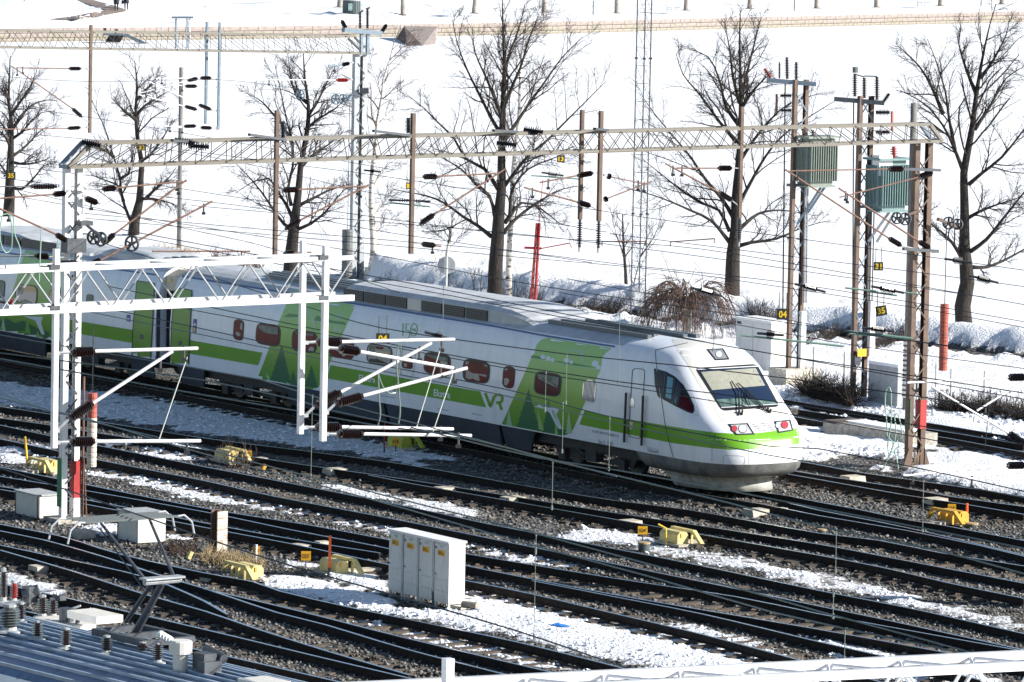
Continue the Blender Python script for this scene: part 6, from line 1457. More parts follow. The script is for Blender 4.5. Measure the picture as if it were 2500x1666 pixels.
def marker(label, mn, x0, y0, x1, y1, r=.03, foot='dark_steel'):
    b = Gg(x1, y1); t = atY(x0, y0, b.y); root = thing('marker_post', label, 'marker post', b, 'thin marker posts'); mb = MB(); mb.tube(b, t, r, 8); mb.build('shaft', M[mn], root); mb = MB(); mb.tube(b - Z3*.05, b.lerp(t, .14), r*1.15, 8); mb.build('foot', M[foot], root)
marker('thin orange marker post standing just left of the tall cabinets', 'orange_post', 806, 1308, 804, 1399)
marker('thin orange marker post by the deep yellow point machine at the right edge', 'orange_post', 2361, 1229, 2361, 1280)
marker('thin orange marker post tucked behind the red banded mast', 'orange_post', 147, 1078, 146, 1135)
marker('leaning yellow marker post at the left edge', 'yellow_post', 61, 1066, 67, 1137)
marker('thin white marker post in front of the half hidden orange plate', 'white_paint', 626, 1330, 623, 1385)
marker('thin dark red marker post in the shade beside the train', 'red_paint', 940, 1030, 938, 1105, .02)
b = Gg(1627, 1336); root = thing('bent_marker', 'bent thin yellow pipe sticking up beside the point machine with plate 024', 'marker post', b); A = atb(b); mb = MB(); mb.path([b, A(1626,1290), A(1607,1280)], .022, 6); mb.build('shaft', M['yellow_post'], root)
def drum(label, px, py, r, h, n):
    b = Gg(px, py); root = thing('ribbed_drum', label, 'cable well', b); mb = MB(); pr = [(r, 0)]
    for i in range(n): pr += [(r, h*(i+.1)/n), (r*.92, h*(i+.3)/n), (r*.92, h*(i+.6)/n), (r, h*(i+.8)/n)]
    mb.lathe(pr + [(r, h)], b - Z3*.05, Z3, 16); mb.build('wall', M['insulator_grey'], root); mb = MB(); mb.lathe([(r*1.03, 0), (r*1.05, .02), (r*1.0, .04)], b + Z3*(h-.05), Z3, 16); mb.build('lid', M['dry_grass'], root)
drum('ribbed dark drum with an ochre lid under plate 024', 1572, 1346, .14, .22, 6); drum('small ribbed drum between rails below the train nose', 2006, 1303, .11, .12, 4); drum('dark ribbed cable well beside the deep yellow point machine', 2372, 1288, .16, .12, 4)
BLW = ['under the white gantry, at the end of a thin hanger wire','left one of two close together in the middle of the yard','right one of two close together in the middle of the yard','left of plate 024','below the train nose','left of the deep yellow point machine','right beside the nose, near the brown lattice mast','just right of the rusty stump','at the left edge below the pantograph mast','between the rails above plate 035','between the rails above plate 024','between the rails below the nose','beside the right cable box','in front of the left cable box','between the rails left of the cabinets']
blocks = [(784,1162),(1055,1208),(1218,1232),(1500,1290),(1812,1262),(2250,1235),(2050,1180),(688,1350),(64,1402),(765,1334),(1570,1278),(1885,1252),(300,1288),(160,1315),(930,1330)]
for i, (px, py) in enumerate(blocks):
    b = Gg(px, py); root = thing('concrete_block', 'pale concrete block ' + BLW[i], 'concrete block', b, 'pale concrete blocks beside the rails')
    s = 1.0 if i not in (9, 10, 11, 14) else .6
    mb = MB(); a = b - TD*.26*s - TN*.16*s; e = TE*.62*s; mb.prism([a - Z3*.05, a + TD*.52*s - Z3*.05, a + TD*.46*s + Z3*.17*s, a + TD*.06*s + Z3*.17*s], e*.8); mb.build('block', M['sleeper_end'], root)
b = Gg(1150, 1487); root = thing('log', 'short cut log lying in the mud beside the tall cabinets', 'log', b); mb = MB(); mb.tube(b - TE*.05 - TD*.25 + Z3*.07, b + TE*.1 + TD*.08 + Z3*.07, .075, 10); mb.build('wood', M['log'], root)
b = Gg(1118, 1489); root = thing('broken_slab', 'flat broken stone slab lying between the cabinets and the log', 'stone', b); mb = MB(); mb.box(b + Z3*.06, (.42, .24, .07), ((TD + TE*.2).normalized(), (TN + TD*.2).normalized(), Z3)); mb.build('slab', M['concrete_pale'], root)
b = Gg(1360, 1530); root = thing('plastic_bag', 'crumpled blue plastic bag on the snow between the tracks', 'litter', b); mb = MB(); r_ = np.random.default_rng(3); pts = [(Vector((float(x), float(y), abs(float(z))))) for x, y, z in r_.normal(size=(14, 3))*np.array([.09, .07, .04])]
vs = [b + p for p in pts]; mb.add(vs, [(i, (i+3) % 14, (i+5) % 14) for i in range(14)]); mb.build('film', M['plastic_blue'], root)
for i, (px, py, mn, lb) in enumerate(((640,1150,'yellow_deep','small yellow cover lying on the stones below the white gantry'),(459,1365,'yellow_pale','pale yellow pipe end standing in the stones right of the pantograph'))):
    b = Gg(px, py); root = thing('yellow_cover', lb, 'cover', b); mb = MB(); mb.tube(b, b + Vector((.07, .05, .16)), .06, 8); mb.build('cap', M[mn], root)
thicket('dry_grass', 'tuft of dry grass and stalks at the foot of the rusty steel stump', 'dry grass', 500, 1365, 640, 1392, 260, .35, 'dry_grass', wid=1.6, seed=21)
thicket('dry_grass', 'dry twigs growing beside the pale point machine under the white gantry', 'dry grass', 560, 1140, 605, 1148, 26, .8, 'twig_red', wid=.5, seed=22)
thicket('dry_grass', 'patch of dark dead weeds left of the rusty stump', 'dry grass', 405, 1345, 480, 1352, 90, .30, 'twig_red', wid=1.2, seed=23)
# ------------------------------------------------------------------ second train: blue roof with the pantograph, bottom left
dL = (G(500,1537,.2) - G(149,1457,.2)).normalized(); eL = Vector((-dL.y, dL.x, 0)); 
if eL.y < 0: eL = -eL
LX = (dL, -eL, Z3)
far = G(284,1568,3.72); oL = far - eL*1.42; oL.z = 0        # centre line of the roof below the pantograph
loco = thing('train_car', 'train car in the bottom left corner, with a ribbed blue roof and a raised pantograph', 'train car', (oL.x, oL.y, 0))
RP = [(1.5,1.0),(1.55,2.2),(1.5,3.35),(1.42,3.62),(1.30,3.76),(.9,3.90),(.45,3.97),(0,3.99)]
RPf = RP + [(-w, z) for w, z in RP[-2::-1]]
mb = MB(); k = len(RPf); s0, s1 = -16.0, 9.5
for s in (s0, s1):
    for w, z in RPf: mb.v.append(tuple(oL + dL*s + eL*w + Z3*z))
for j in range(k-1): mb.f.append((j, j+1, k+j+1, k+j)); mb.m.append(0 if min(RPf[j][1], RPf[j+1][1]) > 3.5 else 1)
mb.f += [tuple(range(k)), tuple(range(2*k-1, k-1, -1))]; mb.m += [1, 1]
mb.build('body', [M['loco_roof'], M['train_white']], loco)
def roofz(w):
    w = abs(w)
    for (w0, z0), (w1, z1) in zip(RP[2:-1], RP[3:]):
        if w1 <= w <= w0: return z0 + (z1-z0)*(w0-w)/(w0-w1)
    return 3.4
def RW(px, py):
    """point of the roof met by a line of sight"""
    z = 3.9
    for _ in range(6): p = G(px, py, z); z = roofz((p-oL).dot(eL))
    return p
for i in range(13):
    w = -1.32 + 2.64*i/12
    for s, L in ((s0+.2, s1-s0-.4),):
        mb = MB(); mb.box(oL + dL*(s+L/2) + eL*w + Z3*(roofz(w)+.012), (L, .05, .05), LX); mb.build('roof_rib', M['loco_roof_light'], loco)
mb = MB()
for i in range(34): mb.box(oL + dL*(s0+.4+i*.75) + Z3*3.62, (.04, 2.86, .02), LX)
mb.build('roof_seam', M['loco_roof_light'], loco)['kind'] = 'stuff'
def rins(x, yt, yb, r, kind, nd=6, cap=True):
    b = RW(x, yb); t = atY(x, yt, b.y); t = Vector((b.x, b.y, t.z)); h = t.z-b.z
    mb = MB(); mb.lathe([(r*1.5,0),(r*1.4,h*.06),(r*.7,h*.10),(r*.65,h*.2)], b, Z3, 10); f = mb.build('insulator_foot', M['cabinet_top'], loco); insulator(b + Z3*h*.18, t, r, loco, kind, nd)
    if cap: mb = MB(); mb.lathe([(r*.6,0),(r*.6,h*.10),(r*.2,h*.14)], t, Z3, 8); mb.build('insulator_cap', M['galv'], f)
    return b, t
for x, yt, yb, r, kd_, nd in ((91,1520,1561,.095,'insulator_brown',6),(161,1538,1584,.095,'insulator_brown',6),(260,1556,1596,.095,'insulator_black',6),(348,1570,1594,.09,'insulator_brown',4),(385,1573,1620,.09,'insulator_brown',6),(103,1458,1508,.105,'insulator_brown',7),(129,1464,1507,.09,'insulator_brown',7),(51,1476,1520,.08,'insulator_brown',6),(8,1396,1474,.075,'insulator_brown',16),(34,1424,1470,.07,'insulator_red',8),(23,1482,1543,.17,'insulator_grey',6)): rins(x, yt, yb, r, kd_, nd)
yL = RW(129,1507).y
def aL(x, y, Y=None): return atY(x, y, Y or yL)
mb = MB(); mb.path([aL(8,1474), aL(34,1471), aL(62,1469), aL(75,1462), aL(103,1444), aL(118,1440), aL(138,1441), aL(142,1458)], .022, 6); mb.build('busbar', M['galv_white'], loco)
mb = MB(); mb.box(aL(73,1448) - Z3*.02, (.2,.16,.26), LX); mb.box(aL(145,1459), (.22,.12,.08), LX); mb.tube(aL(55,1452), aL(95,1440), .09, 8); mb.build('switch_gear', M['dark_steel'], loco)
c = RW(160,1528) + Z3*.04; mb = MB(); mb.box(c, (1.1,.45,.09), LX); kb = mb.build('switch_base', M['cream_box'], loco)
for a, b in (((165,1490),(197,1479)), ((188,1500),(222,1486))): bar('switch_blade', aL(*a, c.y), aL(*b, c.y), .05, .03, 'galv_white', kb)
mb = MB(); mb.tube(c + dL*.1 - eL*.05 + Z3*.05, c + dL*.1 - eL*.05 + Z3*.26, .12, 10); mb.box(c + dL*.35 + Z3*.14, (.05,.05,.2), LX); mb.build('switch_pillar', M['dark_steel'], kb)
c = G(232,1517,3.6) + Z3*.08; mb = MB(); mb.box(c, (.85,.50,.12), LX); mb.build('roof_box', M['cream_box'], loco)
c = RW(640,1668); mb = MB(); mb.box(G(645,1672,4.0), (.62,.5,.14), LX); mb.build('roof_box', M['cream_box'], loco)
b = RW(440,1640); mb = MB(); mb.lathe([(.11,0),(.11,.26),(.17,.27),(.17,.44),(.15,.46)], b, Z3, 16); mb.build('roof_vent', M['cream_box'], loco)
mb = MB(); mb.box(b + dL*.30 + eL*.22 + Z3*.18, (.30,.22,.24), LX); mb.tube(b + eL*.45 + Z3*.3, b + eL*.42 + dL*.5 + Z3*.22, .07, 8); mb.box(b + dL*.45 + eL*.2 + Z3*.10, (.2,.3,.2), LX); mb.build('air_motor', M['dark_steel'], loco)
mb = MB()
for i in range(4): mb.lathe([(.02,0),(.06,.03),(.06,.09),(.02,.12)], aL(392+i*7, 1560+i*4, RW(385,1620).y), Z3, 8)
mb.build('string_insulator', M['insulator_white'], loco)
# pantograph
pc = RW(345,1580); PP = lambda x, y: onplane(x, y, pc, eL)
pan = pc; mb = MB(); A_, B_ = PP(288,1537), PP(412,1566)
for s in (-.42, .42): mb.beam(A_ + eL*s, B_ + eL*s, .09, .10)
for p in (A_, A_.lerp(B_, .5), B_): mb.beam(p - eL*.45, p + eL*.45, .08, .09)
pf = mb.build('pantograph_frame', M['dark_steel'], loco)
K1 = PP(396,1424); mb = MB(); mb.tube(PP(330,1548), K1, .065, 10, .05); mb.build('lower_arm', M['dark_steel'], loco)
mb = MB(); mb.tube(PP(308,1518), PP(374,1420), .035, 8); mb.build('control_rod', M['dark_steel'], loco)
mb = MB(); mb.tube(K1 - eL*.32 + Z3*.03, K1 + eL*.32 + Z3*.03, .05, 8); mb.box(K1 + Z3*.08, (.2, .7, .03), LX); mb.build('knee', M['galv'], loco)
hc = PP(302,1266); PH = lambda x, y: onplane(x, y, hc, dL)
h0, h1 = PH(185,1272), PH(410,1256); hd = (h1-h0).normalized()
mb = MB(); mb.tube(K1 - eL*.25, h0.lerp(h1, .27) - Z3*.06, .028, 8, .022); mb.build('upper_arm', M['dark_steel'], loco); mb = MB(); mb.tube(K1 + eL*.25, h0.lerp(h1, .80) - Z3*.06, .028, 8, .022); mb.build('upper_arm', M['dark_steel'], loco)
mb = MB(); mb.tube(K1 - eL*.3 - Z3*.1, h0.lerp(h1, .26) - Z3*.14, .012, 5); mb.build('balance_rod', M['dark_steel'], loco)
for s in (-.26, -.09, .09, .26): mb = MB(); mb.beam(h0 + dL*s, h1 + dL*s, .035, .03); mb.build('contact_strip', M['insulator_grey'], loco)
for p, sg in ((h0, -1), (h1, 1)):
    for s in (-.26, .26):
        mb = MB(); mb.path([p + dL*s, p + dL*s + hd*sg*.12 + Z3*.01, p + dL*s + hd*sg*.26 - Z3*.10, p + dL*s + hd*sg*.31 - Z3*.30], .016, 6); mb.build('horn', M['cabinet_grey'], loco)
# ------------------------------------------------------------------ park beyond the frozen bay
def park_tree(px, py, k):
    b = Pk(px, py); wpx = 11.5; r = wpx*b.y/FPX/2; rr = random.Random(k)
    wh = ('behind the dark waste bin', 'right of the dark waste bin, above the stone ramp', 'right of the first bench', 'right of the big middle tree crown, left of a thin post', 'left of the radio mast, right of a thin post', 'close beside the second bench', 'above the top of the tree right of the radio mast', 'right of a thin post, second trunk right of the second bench', 'left of the third bench', 'close beside the third bench', 'nearest to the right edge')[k]
    root = thing('park_tree', 'pale park tree trunk ' + wh, 'tree', b, 'row of park trees beyond the bay'); ln = rr.uniform(-.12, .16)
    mb = MB(); P = [b - Z3*.2, b + Z3*.15, b + Vector((ln*.5, 0, 1.4)), b + Vector((ln, 0, 2.8)), b + Vector((ln*1.5, .1, 5.0))]; mb.path(P, [r*1.5, r*1.12, r, r*.9, r*.6], 10); mb.build('trunk', M['bark_pale'], root, smooth=True)
    mb = MB()
    for i in range(7):
        a = rr.random()*6.28; s = P[3].lerp(P[4], rr.random()); mb.path([s, s + Vector((math.cos(a)*.8, math.sin(a)*.8, 1.0)), s + Vector((math.cos(a)*1.3, math.sin(a)*1.3, 2.2))], [r*.4, r*.25, .03], 5)
    mb.build('crown', M['twig'], root); mb = MB(); mb.lathe([(r*2.3, 0), (r*2.2, .05), (r*1.2, .09)], b - Z3*.02, Z3, 10); mb.build('bare_soil', M['path_brown'], root)
for k, (x, y) in enumerate(((829,18),(984,37),(1158,33),(1329,31),(1506,33),(1675,26),(1830,22),(1994,21),(2140,18.6),(2296,15),(2446,11))): park_tree(x, y, k)
def bench(x0, x1, yt, yb, label):
    a, c = Pk(x0, yb), Pk(x1, yb-2); w = 1.9; b = (a+c)/2; root = thing('park_bench', label, 'bench', b, 'park benches beyond the bay'); X = (c-a).normalized(); Y = Vector((-X.y, X.x, 0))
    for s in (-.85, .85):
        mb = MB(); p = b + X*s; mb.beam(p - Y*.25, p - Y*.25 + Z3*.62, .05, .05); mb.beam(p + Y*.25, p + Y*.30 + Z3*.95, .05, .05); mb.beam(p - Y*.28 + Z3*.62, p + Y*.28 + Z3*.62, .05, .05); mb.build('side_frame', M['bench_steel'], root)
    for i in range(4): bar('seat_slat', b - X*.9 + Y*(-.2+i*.13) + Z3*.45, b + X*.9 + Y*(-.2+i*.13) + Z3*.45, .10, .03, 'bench_steel', root)
    for i in range(4): bar('back_slat', b - X*.9 + Y*(.24+i*.015) + Z3*(.55+i*.11), b + X*.9 + Y*(.24+i*.015) + Z3*(.55+i*.11), .025, .085, 'bench_steel', root, up=Z3)
bench(1075,1131,23,44,'first slatted park bench, left of the big middle tree crown'); bench(1617,1672,15,36,'slatted park bench just right of the radio mast'); bench(2233,2276,4,22,'slatted park bench at the far right of the park')
b = Pk(858, 33); root = thing('waste_bin', 'large round dark green waste bin with a pale poster, top of the picture', 'waste bin', b); r = .80
mb = MB(); mb.lathe([(r, -.1), (r, 1.15), (r*1.04, 1.2), (r*1.04, 1.3), (r*.9, 1.42), (r*.3, 1.55)], b, Z3, 22); mb.build('drum', M['bin_green'], root)
for i in range(20): a = 6.283*i/20; bar('stave', b + Vector((math.cos(a)*r*1.005, math.sin(a)*r*1.005, 0)), b + Vector((math.cos(a)*r*1.005, math.sin(a)*r*1.005, 1.14)), .2, .03, 'bin_green', root, up=Vector((math.cos(a), math.sin(a), 0)))
mb = MB(); mb.lathe([(r*1.045, 1.16), (r*1.07, 1.18), (r*1.045, 1.21)], b, Z3, 22); mb.build('hoop', M['galv_white'], root); mb = MB(); mb.box(b + Vector((-.08, -r-.03, .60)), (.38, .02, .66)); mb.build('poster', M['poster'], root)
for x, yt, y, lb in ((1448,3,37,'thin dark post in the park snow left of the radio mast'),(1939,0,27,'thin dark post in the park snow above the first transformer mast'),(2395,0,16,'thin dark post in the park snow near the right edge'),(59,-10,4,'thin dark post at the top left corner of the park')):
    b = Pk(x, y); root = thing('park_post', lb, 'post', b, 'thin posts in the park'); mb = MB(); mb.tube(b, b + Z3*1.35, .055, 7); mb.build('shaft', M['bin_green'], root)
def sheet(name, poly, m, dz, tag_=None):
    P = []; n = len(poly)
    for i in range(n):
        a, b = Vector(poly[i]), Vector(poly[(i+1) % n]); k = max(1, int((b-a).length/6)); P += [a.lerp(b, j/k) for j in range(k)]
    x0, x1 = min(p.x for p in P), max(p.x for p in P); y0, y1 = min(p.y for p in P), max(p.y for p in P); pts = list(P)
    XX, YY = np.meshgrid(np.arange(x0+2, x1, 6), np.arange(y0+1, y1, 3)); ins = inpoly(XX.ravel(), YY.ravel(), [(p.x, p.y) for p in P]); pts += [Vector((a, b)) for a, b in zip(XX.ravel()[ins], YY.ravel()[ins])]
    r = geometry.delaunay_2d_cdt(pts, [(i, (i+1) % len(P)) for i in range(len(P))], [list(range(len(P)))], 1, 1e-4)
    V = [Pk(v.x, v.y) + Z3*dz for v in r[0]]; mb = MB(); mb.v = [tuple(v) for v in V]; mb.f = [tuple(f) for f in r[2]]; mb.m = [0]*len(mb.f); return mb.build(name, m, kind='structure')
sheet('park_path', [(120,50),(137,46),(185,40),(230,31),(256,27),(236,19),(205,8),(175,-6),(205,-6),(240,5),(275,14),(300,22),(308,28),(272,35),(232,43),(200,49)], M['path_brown'], .04)
def person(px, py, label, top, seed, bag=False):
    b = Pk(px, py); root = thing('person', label, 'person', b, 'people walking on the park path'); rr = random.Random(seed)
    me = bpy.data.meshes.new('body'); J = [(0,0,.95),(0,0,1.25),(0,.01,1.45),(0,0,1.56),(0,-.01,1.70),(-.10,0,.90),(-.11,-.10,.50),(-.10,.02,.09),(-.10,-.14,.04),(.10,0,.90),(.10,.10,.50),(.10,.20,.12),(.10,.06,.04),(-.20,0,1.42),(-.26,.04,1.15),(-.24,-.06,.90),(.20,0,1.42),(.26,-.02,1.15),(.25,-.04,.90)]
    E_ = [(0,1),(1,2),(2,3),(3,4),(0,5),(5,6),(6,7),(7,8),(0,9),(9,10),(10,11),(11,12),(2,13),(13,14),(14,15),(2,16),(16,17),(17,18)]; Rd = [.17,.19,.16,.06,.11,.11,.075,.055,.045,.11,.075,.055,.045,.085,.065,.05,.085,.065,.05]
    me.from_pydata([Vector(j) + b for j in J], E_, []); me.update(); o = link('body', me, None); md = o.modifiers.new('s', 'SKIN')
    for v, r_ in zip(me.skin_vertices[0].data, Rd): v.radius = (r_, r_)
    me.skin_vertices[0].data[0].use_root = True; o.modifiers.new('u', 'SUBSURF').levels = 1; dg = bpy.context.evaluated_depsgraph_get(); dg.update(); m2 = bpy.data.meshes.new_from_object(o.evaluated_get(dg)); bpy.data.objects.remove(o)
    m2.materials.append(M['trouser_dark']); m2.materials.append(M['coat_dark']); m2.materials.append(M['skin'])
    for p in m2.polygons: z = p.center.z - b.z; p.material_index = 2 if z > 1.52 else (1 if z > .72 else 0); p.use_smooth = True
    link('body', m2, root); mb = MB(); mb.lathe([(.26,.62),(.24,.9),(.235,1.2),(.20,1.42),(.09,1.5)], b, Z3, 12); mb.build('coat', M[top], root, smooth=True)
    mb = MB(); mb.lathe([(.115,1.66),(.125,1.72),(.10,1.82),(.03,1.85)], b, Z3, 10); mb.build('cap', M['coat_dark'], root, smooth=True)
    if bag:
        bb = b + Vector((-.34, -.05, .55)); r2 = thing('hand_bag', 'dark bag carried by the right person on the park path', 'bag', bb); mb = MB(); mb.prism([bb + Vector((-.10,-.16,0)), bb + Vector((.10,-.16,0)), bb + Vector((.07,-.14,.34)), bb + Vector((-.07,-.14,.34))], Vector((0,.3,0))); mb.tube(bb + Vector((-.05,0,.34)), bb + Vector((.04,0,.44)), .015, 5); mb.build('bag', M['coat_dark'], r2)
person(284, 27, 'person in a dark long coat walking on the park path, left one of the pair', 'coat_dark', 1); person(308, 25, 'person in dark clothes carrying a bag on the park path, right one of the pair', 'trouser_dark', 2, True)
# stone ramp, landing stage and steel frame at the shore
b0 = G(994,111,ICE); yt = wb[2].y
top = Pk(983,62); wz = wall_top(top); a = G(967,94,ICE); c = G(1031,112,ICE); f = G(1062,108,ICE); t0 = Vector((a.x+.7, a.y+.3, wz)); t1 = Vector((a.x+3.6, a.y+.6, wz))
root = thing('stone_ramp', 'stone ramp with shaded dark side against the far shore wall, below a park trunk', 'ramp', a); mb = MB()
mb.add([a, G(994,112,ICE), c, f, t0, t1, Vector((f.x, a.y+.5, ICE)), Vector((a.x, a.y+.6, ICE))], [(0,1,4),(1,2,4),(0,4,7),(7,4,5,6),(0,7,6,3,2,1)], 0); mb.add([c + Vector((.01,0,0)), f, t1, t0], [(0,1,2,3)], 1); mb.add([f, Vector((f.x, a.y+.5, ICE)), t1], [(0,1,2)], 1); mb.build('stonework', [M['dark_stone'], M['wall_stone']], root)  # shade painted in: side faces in darker stone, sunlit face paler
b = G(280,106,ICE); root = thing('landing_stage', 'dark landing stage with a sloping gangway, at the left of the far shore wall', 'landing stage', b); A = atb(b)
mb = MB(); mb.box(A(278,84), (1.7,1.6,.14)); mb.build('deck', M['blue_steel'], root); mb = MB(); mb.prism([A(256,103), A(292,104), A(302,86), A(268,84)], Vector((0,.9,0))); mb.build('opening_shade', M['dark_gap'], root)  # near-black block stands in for the shaded opening below the deck
mb = MB(); mb.beam(A(302,85), A(366,116), .10, .16); mb.beam(A(303,85) + Vector((0,.8,0)), A(368,113) + Vector((0,.8,0)), .10, .16); mb.prism([A(302,86), A(366,116), A(366,116) + Vector((0,.8,0)), A(302,86) + Vector((0,.8,0))], Z3*.05); mb.build('gangway', M['blue_steel'], root)
mb = MB(); mb.box(A(256,76) , (.25,.25,.5)); mb.box(A(284,76), (.3,.25,.3)); mb.build('mooring_post', M['dark_stone'], root)
b = G(450,118,ICE); root = thing('steel_portal', 'pale steel frame with a flat top beam standing by the far shore, left part', 'frame', b); A = atb(b)
bar('beam', A(419,43), A(472,43), .22, .16, 'blue_steel', root); bar('leg', A(430,46), A(430,118), .14, .14, 'blue_steel', root); bar('leg', A(456,46), A(456,118), .12, .12, 'bench_steel', root); bar('leg', A(463,46), A(463,118), .16, .12, 'galv', root); bar('rail', A(396,55), A(396,80), .05, .05, 'bench_steel', root); bar('rail', A(396,55), A(430,55), .04, .04, 'bench_steel', root)
# heap of dark sand and planks behind the train roof
b = Gg(1060, 712); root = thing('brush_pile', 'low pile of brown brush behind the train roof, left of the big middle tree', 'brush pile', b)
thicket('brush', 'low heap of brown brush at the foot of the big middle tree', 'brush', 1130, 722, 1190, 730, 160, .35, 'twig_red', wid=.8, seed=31, lean=1.5)
mb = MB(); rr = np.random.default_rng(4)
for i in range(40): p = b + Vector((rr.uniform(-1.6,1.6), rr.uniform(-.4,.4), rr.uniform(0,.22))); q = p + Vector((rr.uniform(-.8,.8), rr.uniform(-.3,.3), rr.uniform(-.05,.15))); mb.tube(p, q, .03, 5)
o = mb.build('sticks', M['bark'], root); o['kind'] = 'stuff'
# ------------------------------------------------------------------ overhead wires with hangers, plates and section insulators
def wire(label, pts, z, r=.011, mn='wire_copper', hang=(), grp='overhead wires above the tracks'):
    z = z if hasattr(z, '__len__') else (z, z); n = len(pts); x0, x1 = pts[0][0], pts[-1][0]
    W = [G(x, y, z[0] + (z[1]-z[0])*(x-x0)/(x1-x0)) for x, y in pts]; W = [W[0] + (W[0]-W[1]).normalized()*6] + W + [W[-1] + (W[-1]-W[-2]).normalized()*6]
    C = catmull(W, 1.2); root = thing('overhead_wire', label, 'wire', W[n//2], grp); mb = MB(); mb.path(C, r, 5); mb.build('wire', M[mn], root)
    for x, ya, yb in hang:
        Y = G(x, np.interp(x, [p[0] for p in pts], [p[1] for p in pts]), z[0] + (z[1]-z[0])*(x-x0)/(x1-x0)).y; a, b = atY(x, ya, Y), atY(x-(yb-ya)*.02, yb, Y)
        mb = MB(); mb.tube(a, b, .0052, 4); mb.tube(b + Z3*.02, b - Z3*.05, .017, 5); mb.tube(a + Z3*.02, a - Z3*.04, .014, 5); mb.build('hanger', M['wire_copper'], root)
    return root
wire('bright wire sweeping under the lower cantilever tubes and past the front of the nose', [(-50,867),(0,876),(500,965),(729,1004),(925,1040),(1108,1062),(1255,1098),(1350,1125),(1500,1160),(1776,1227),(2000,1286),(2276,1341),(2500,1401)], 6.2, .014, hang=((1350,1126,1238),(2042,1299,1392)))
wire('wire crossing low over the train skirt and on past the plough', [(0,862),(340,905),(500,929),(729,978),(808,1002),(1000,1043),(1319,1119),(1500,1147),(1785,1199),(2000,1241),(2255,1290),(2500,1339)], 6.2, .013)
wire('wire crossing between the white dropper posts below the stripe', [(0,818),(143,843),(640,928),(729,956),(780,972),(1000,1030),(1106,1058)], 6.5, .011, hang=((763,967,1160),))
wire('upper one of two wires crossing low in front, behind the orange post', [(-30,950),(149,1010),(500,1095),(620,1129),(1000,1225),(1260,1290),(1576,1375),(1880,1458),(2000,1493),(2250,1560),(2500,1630)], 6.2, .012, hang=((1309,1303,1345),(2035,1450,1502)))
wire('lower one of two wires crossing low in front, behind the orange post', [(-30,965),(225,1027),(425,1087),(620,1142),(1000,1245),(1240,1315),(1576,1405),(1880,1493),(2063,1535),(2425,1610)], 6.2, .012, hang=((1308,1335,1552),(2063,1542,1606)))
wire('dark wire passing over the pantograph and in front of the cabinets', [(-40,1130),(86,1170),(370,1268),(640,1360),(926,1443),(1260,1540),(1576,1648)], 5.9, .012, 'wire_dark')
wire('wire along the windows of the train and over the windscreen', [(400,640),(720,740),(932,801),(1260,849),(1383,865),(1669,894),(1880,919),(2200,962),(2500,1010)], 6.9, .010, 'wire_dark', hang=((1384,866,982),))
wire('wire just below the train windows, passing the cab door', [(560,760),(900,830),(1240,892),(1383,913),(1515,933),(1880,979),(2200,1032),(2500,1085)], 6.4, .010, 'wire_dark', hang=((1333,908,1000),))
wire('second wire just below the train windows, close to the first', [(700,800),(1240,900),(1383,923),(1515,942),(1880,1003),(2200,1060),(2500,1118)], 6.4, .009, 'wire_dark')
wire('wire along the green stripe and over the headlights', [(480,800),(760,860),(1240,952),(1490,1018),(1880,1090),(2000,1096),(2250,1145),(2500,1200)], 6.3, .010, 'wire_dark', hang=((1375,985,1100),(1489,1018,1143)))
wire('second wire along the green stripe, ending past the nose', [(480,815),(760,872),(1240,968),(1490,1030),(1880,1112),(2120,1150),(2300,1178),(2500,1215)], 6.2, .010, 'wire_copper', hang=((2255,1172,1292),))
wire('wire over the roof hood and past the roof lamp', [(560,610),(800,655),(1072,705),(1240,739),(1561,803),(1800,850),(2050,890),(2500,960)], 7.0, .010, 'wire_dark', hang=((1083,700,818),(1513,768,931)))
wire('second wire over the roof hood, ending past the roof lamp', [(560,622),(800,668),(1100,722),(1400,780),(1700,832),(2000,885),(2500,975)], 6.9, .009, 'wire_dark', hang=((1743,770,852),))
WL = ['from the left edge over the gap and on to the tall cabinet','from the left edge across the trunk of the big middle tree','below the disc sign and across the weeping tree','just below the wire across the weeping tree','starting at the weeping tree, upper of two','starting at the weeping tree, lower of two','across the fork of the big middle tree to the right edge','high at the left, over the forked tree','highest at the left, under the far gantry','from the left edge across the forked tree to the middle tree','past the foot of the grey wooden pole by the gap','from the forked tree to the disc sign','between the two transformer masts at mid height','across the red mast and the trunk right of the radio mast']
for i, (pts, z) in enumerate((([(-20,470),(400,540),(900,620),(1240,685),(1561,735),(1880,782)],7.2),([(-20,400),(300,440),(700,500),(1240,572),(1633,600),(1880,635),(2500,744)],7.4),([(640,560),(1240,613),(1526,647),(1880,685),(2235,740),(2500,786)],6.9),([(640,572),(1240,626),(1597,658),(1880,697),(2235,752),(2500,800)],6.8),([(1700,740),(1860,770),(2110,815),(2500,870)],6.7),([(1700,775),(1860,804),(2110,847),(2500,900)],6.5),([(700,400),(1000,440),(1500,520),(2000,590),(2500,660)],7.6),([(-20,250),(300,300),(560,345),(760,380)],7.6),([(-20,186),(230,200),(530,195),(760,222)],7.6),([(-20,320),(300,350),(600,400),(900,470),(1200,520)],7.4),([(200,500),(437,555),(640,600),(800,655)],7.0),([(300,470),(640,510),(900,560),(1100,590)],7.2),([(1880,620),(2200,660),(2500,700)],7.3),([(900,540),(1300,575),(1700,625),(2000,668)],7.1))):
    wire('thin dark wire ' + WL[i], pts, z, .008, 'wire_dark', grp='thin wires in front of the snow')
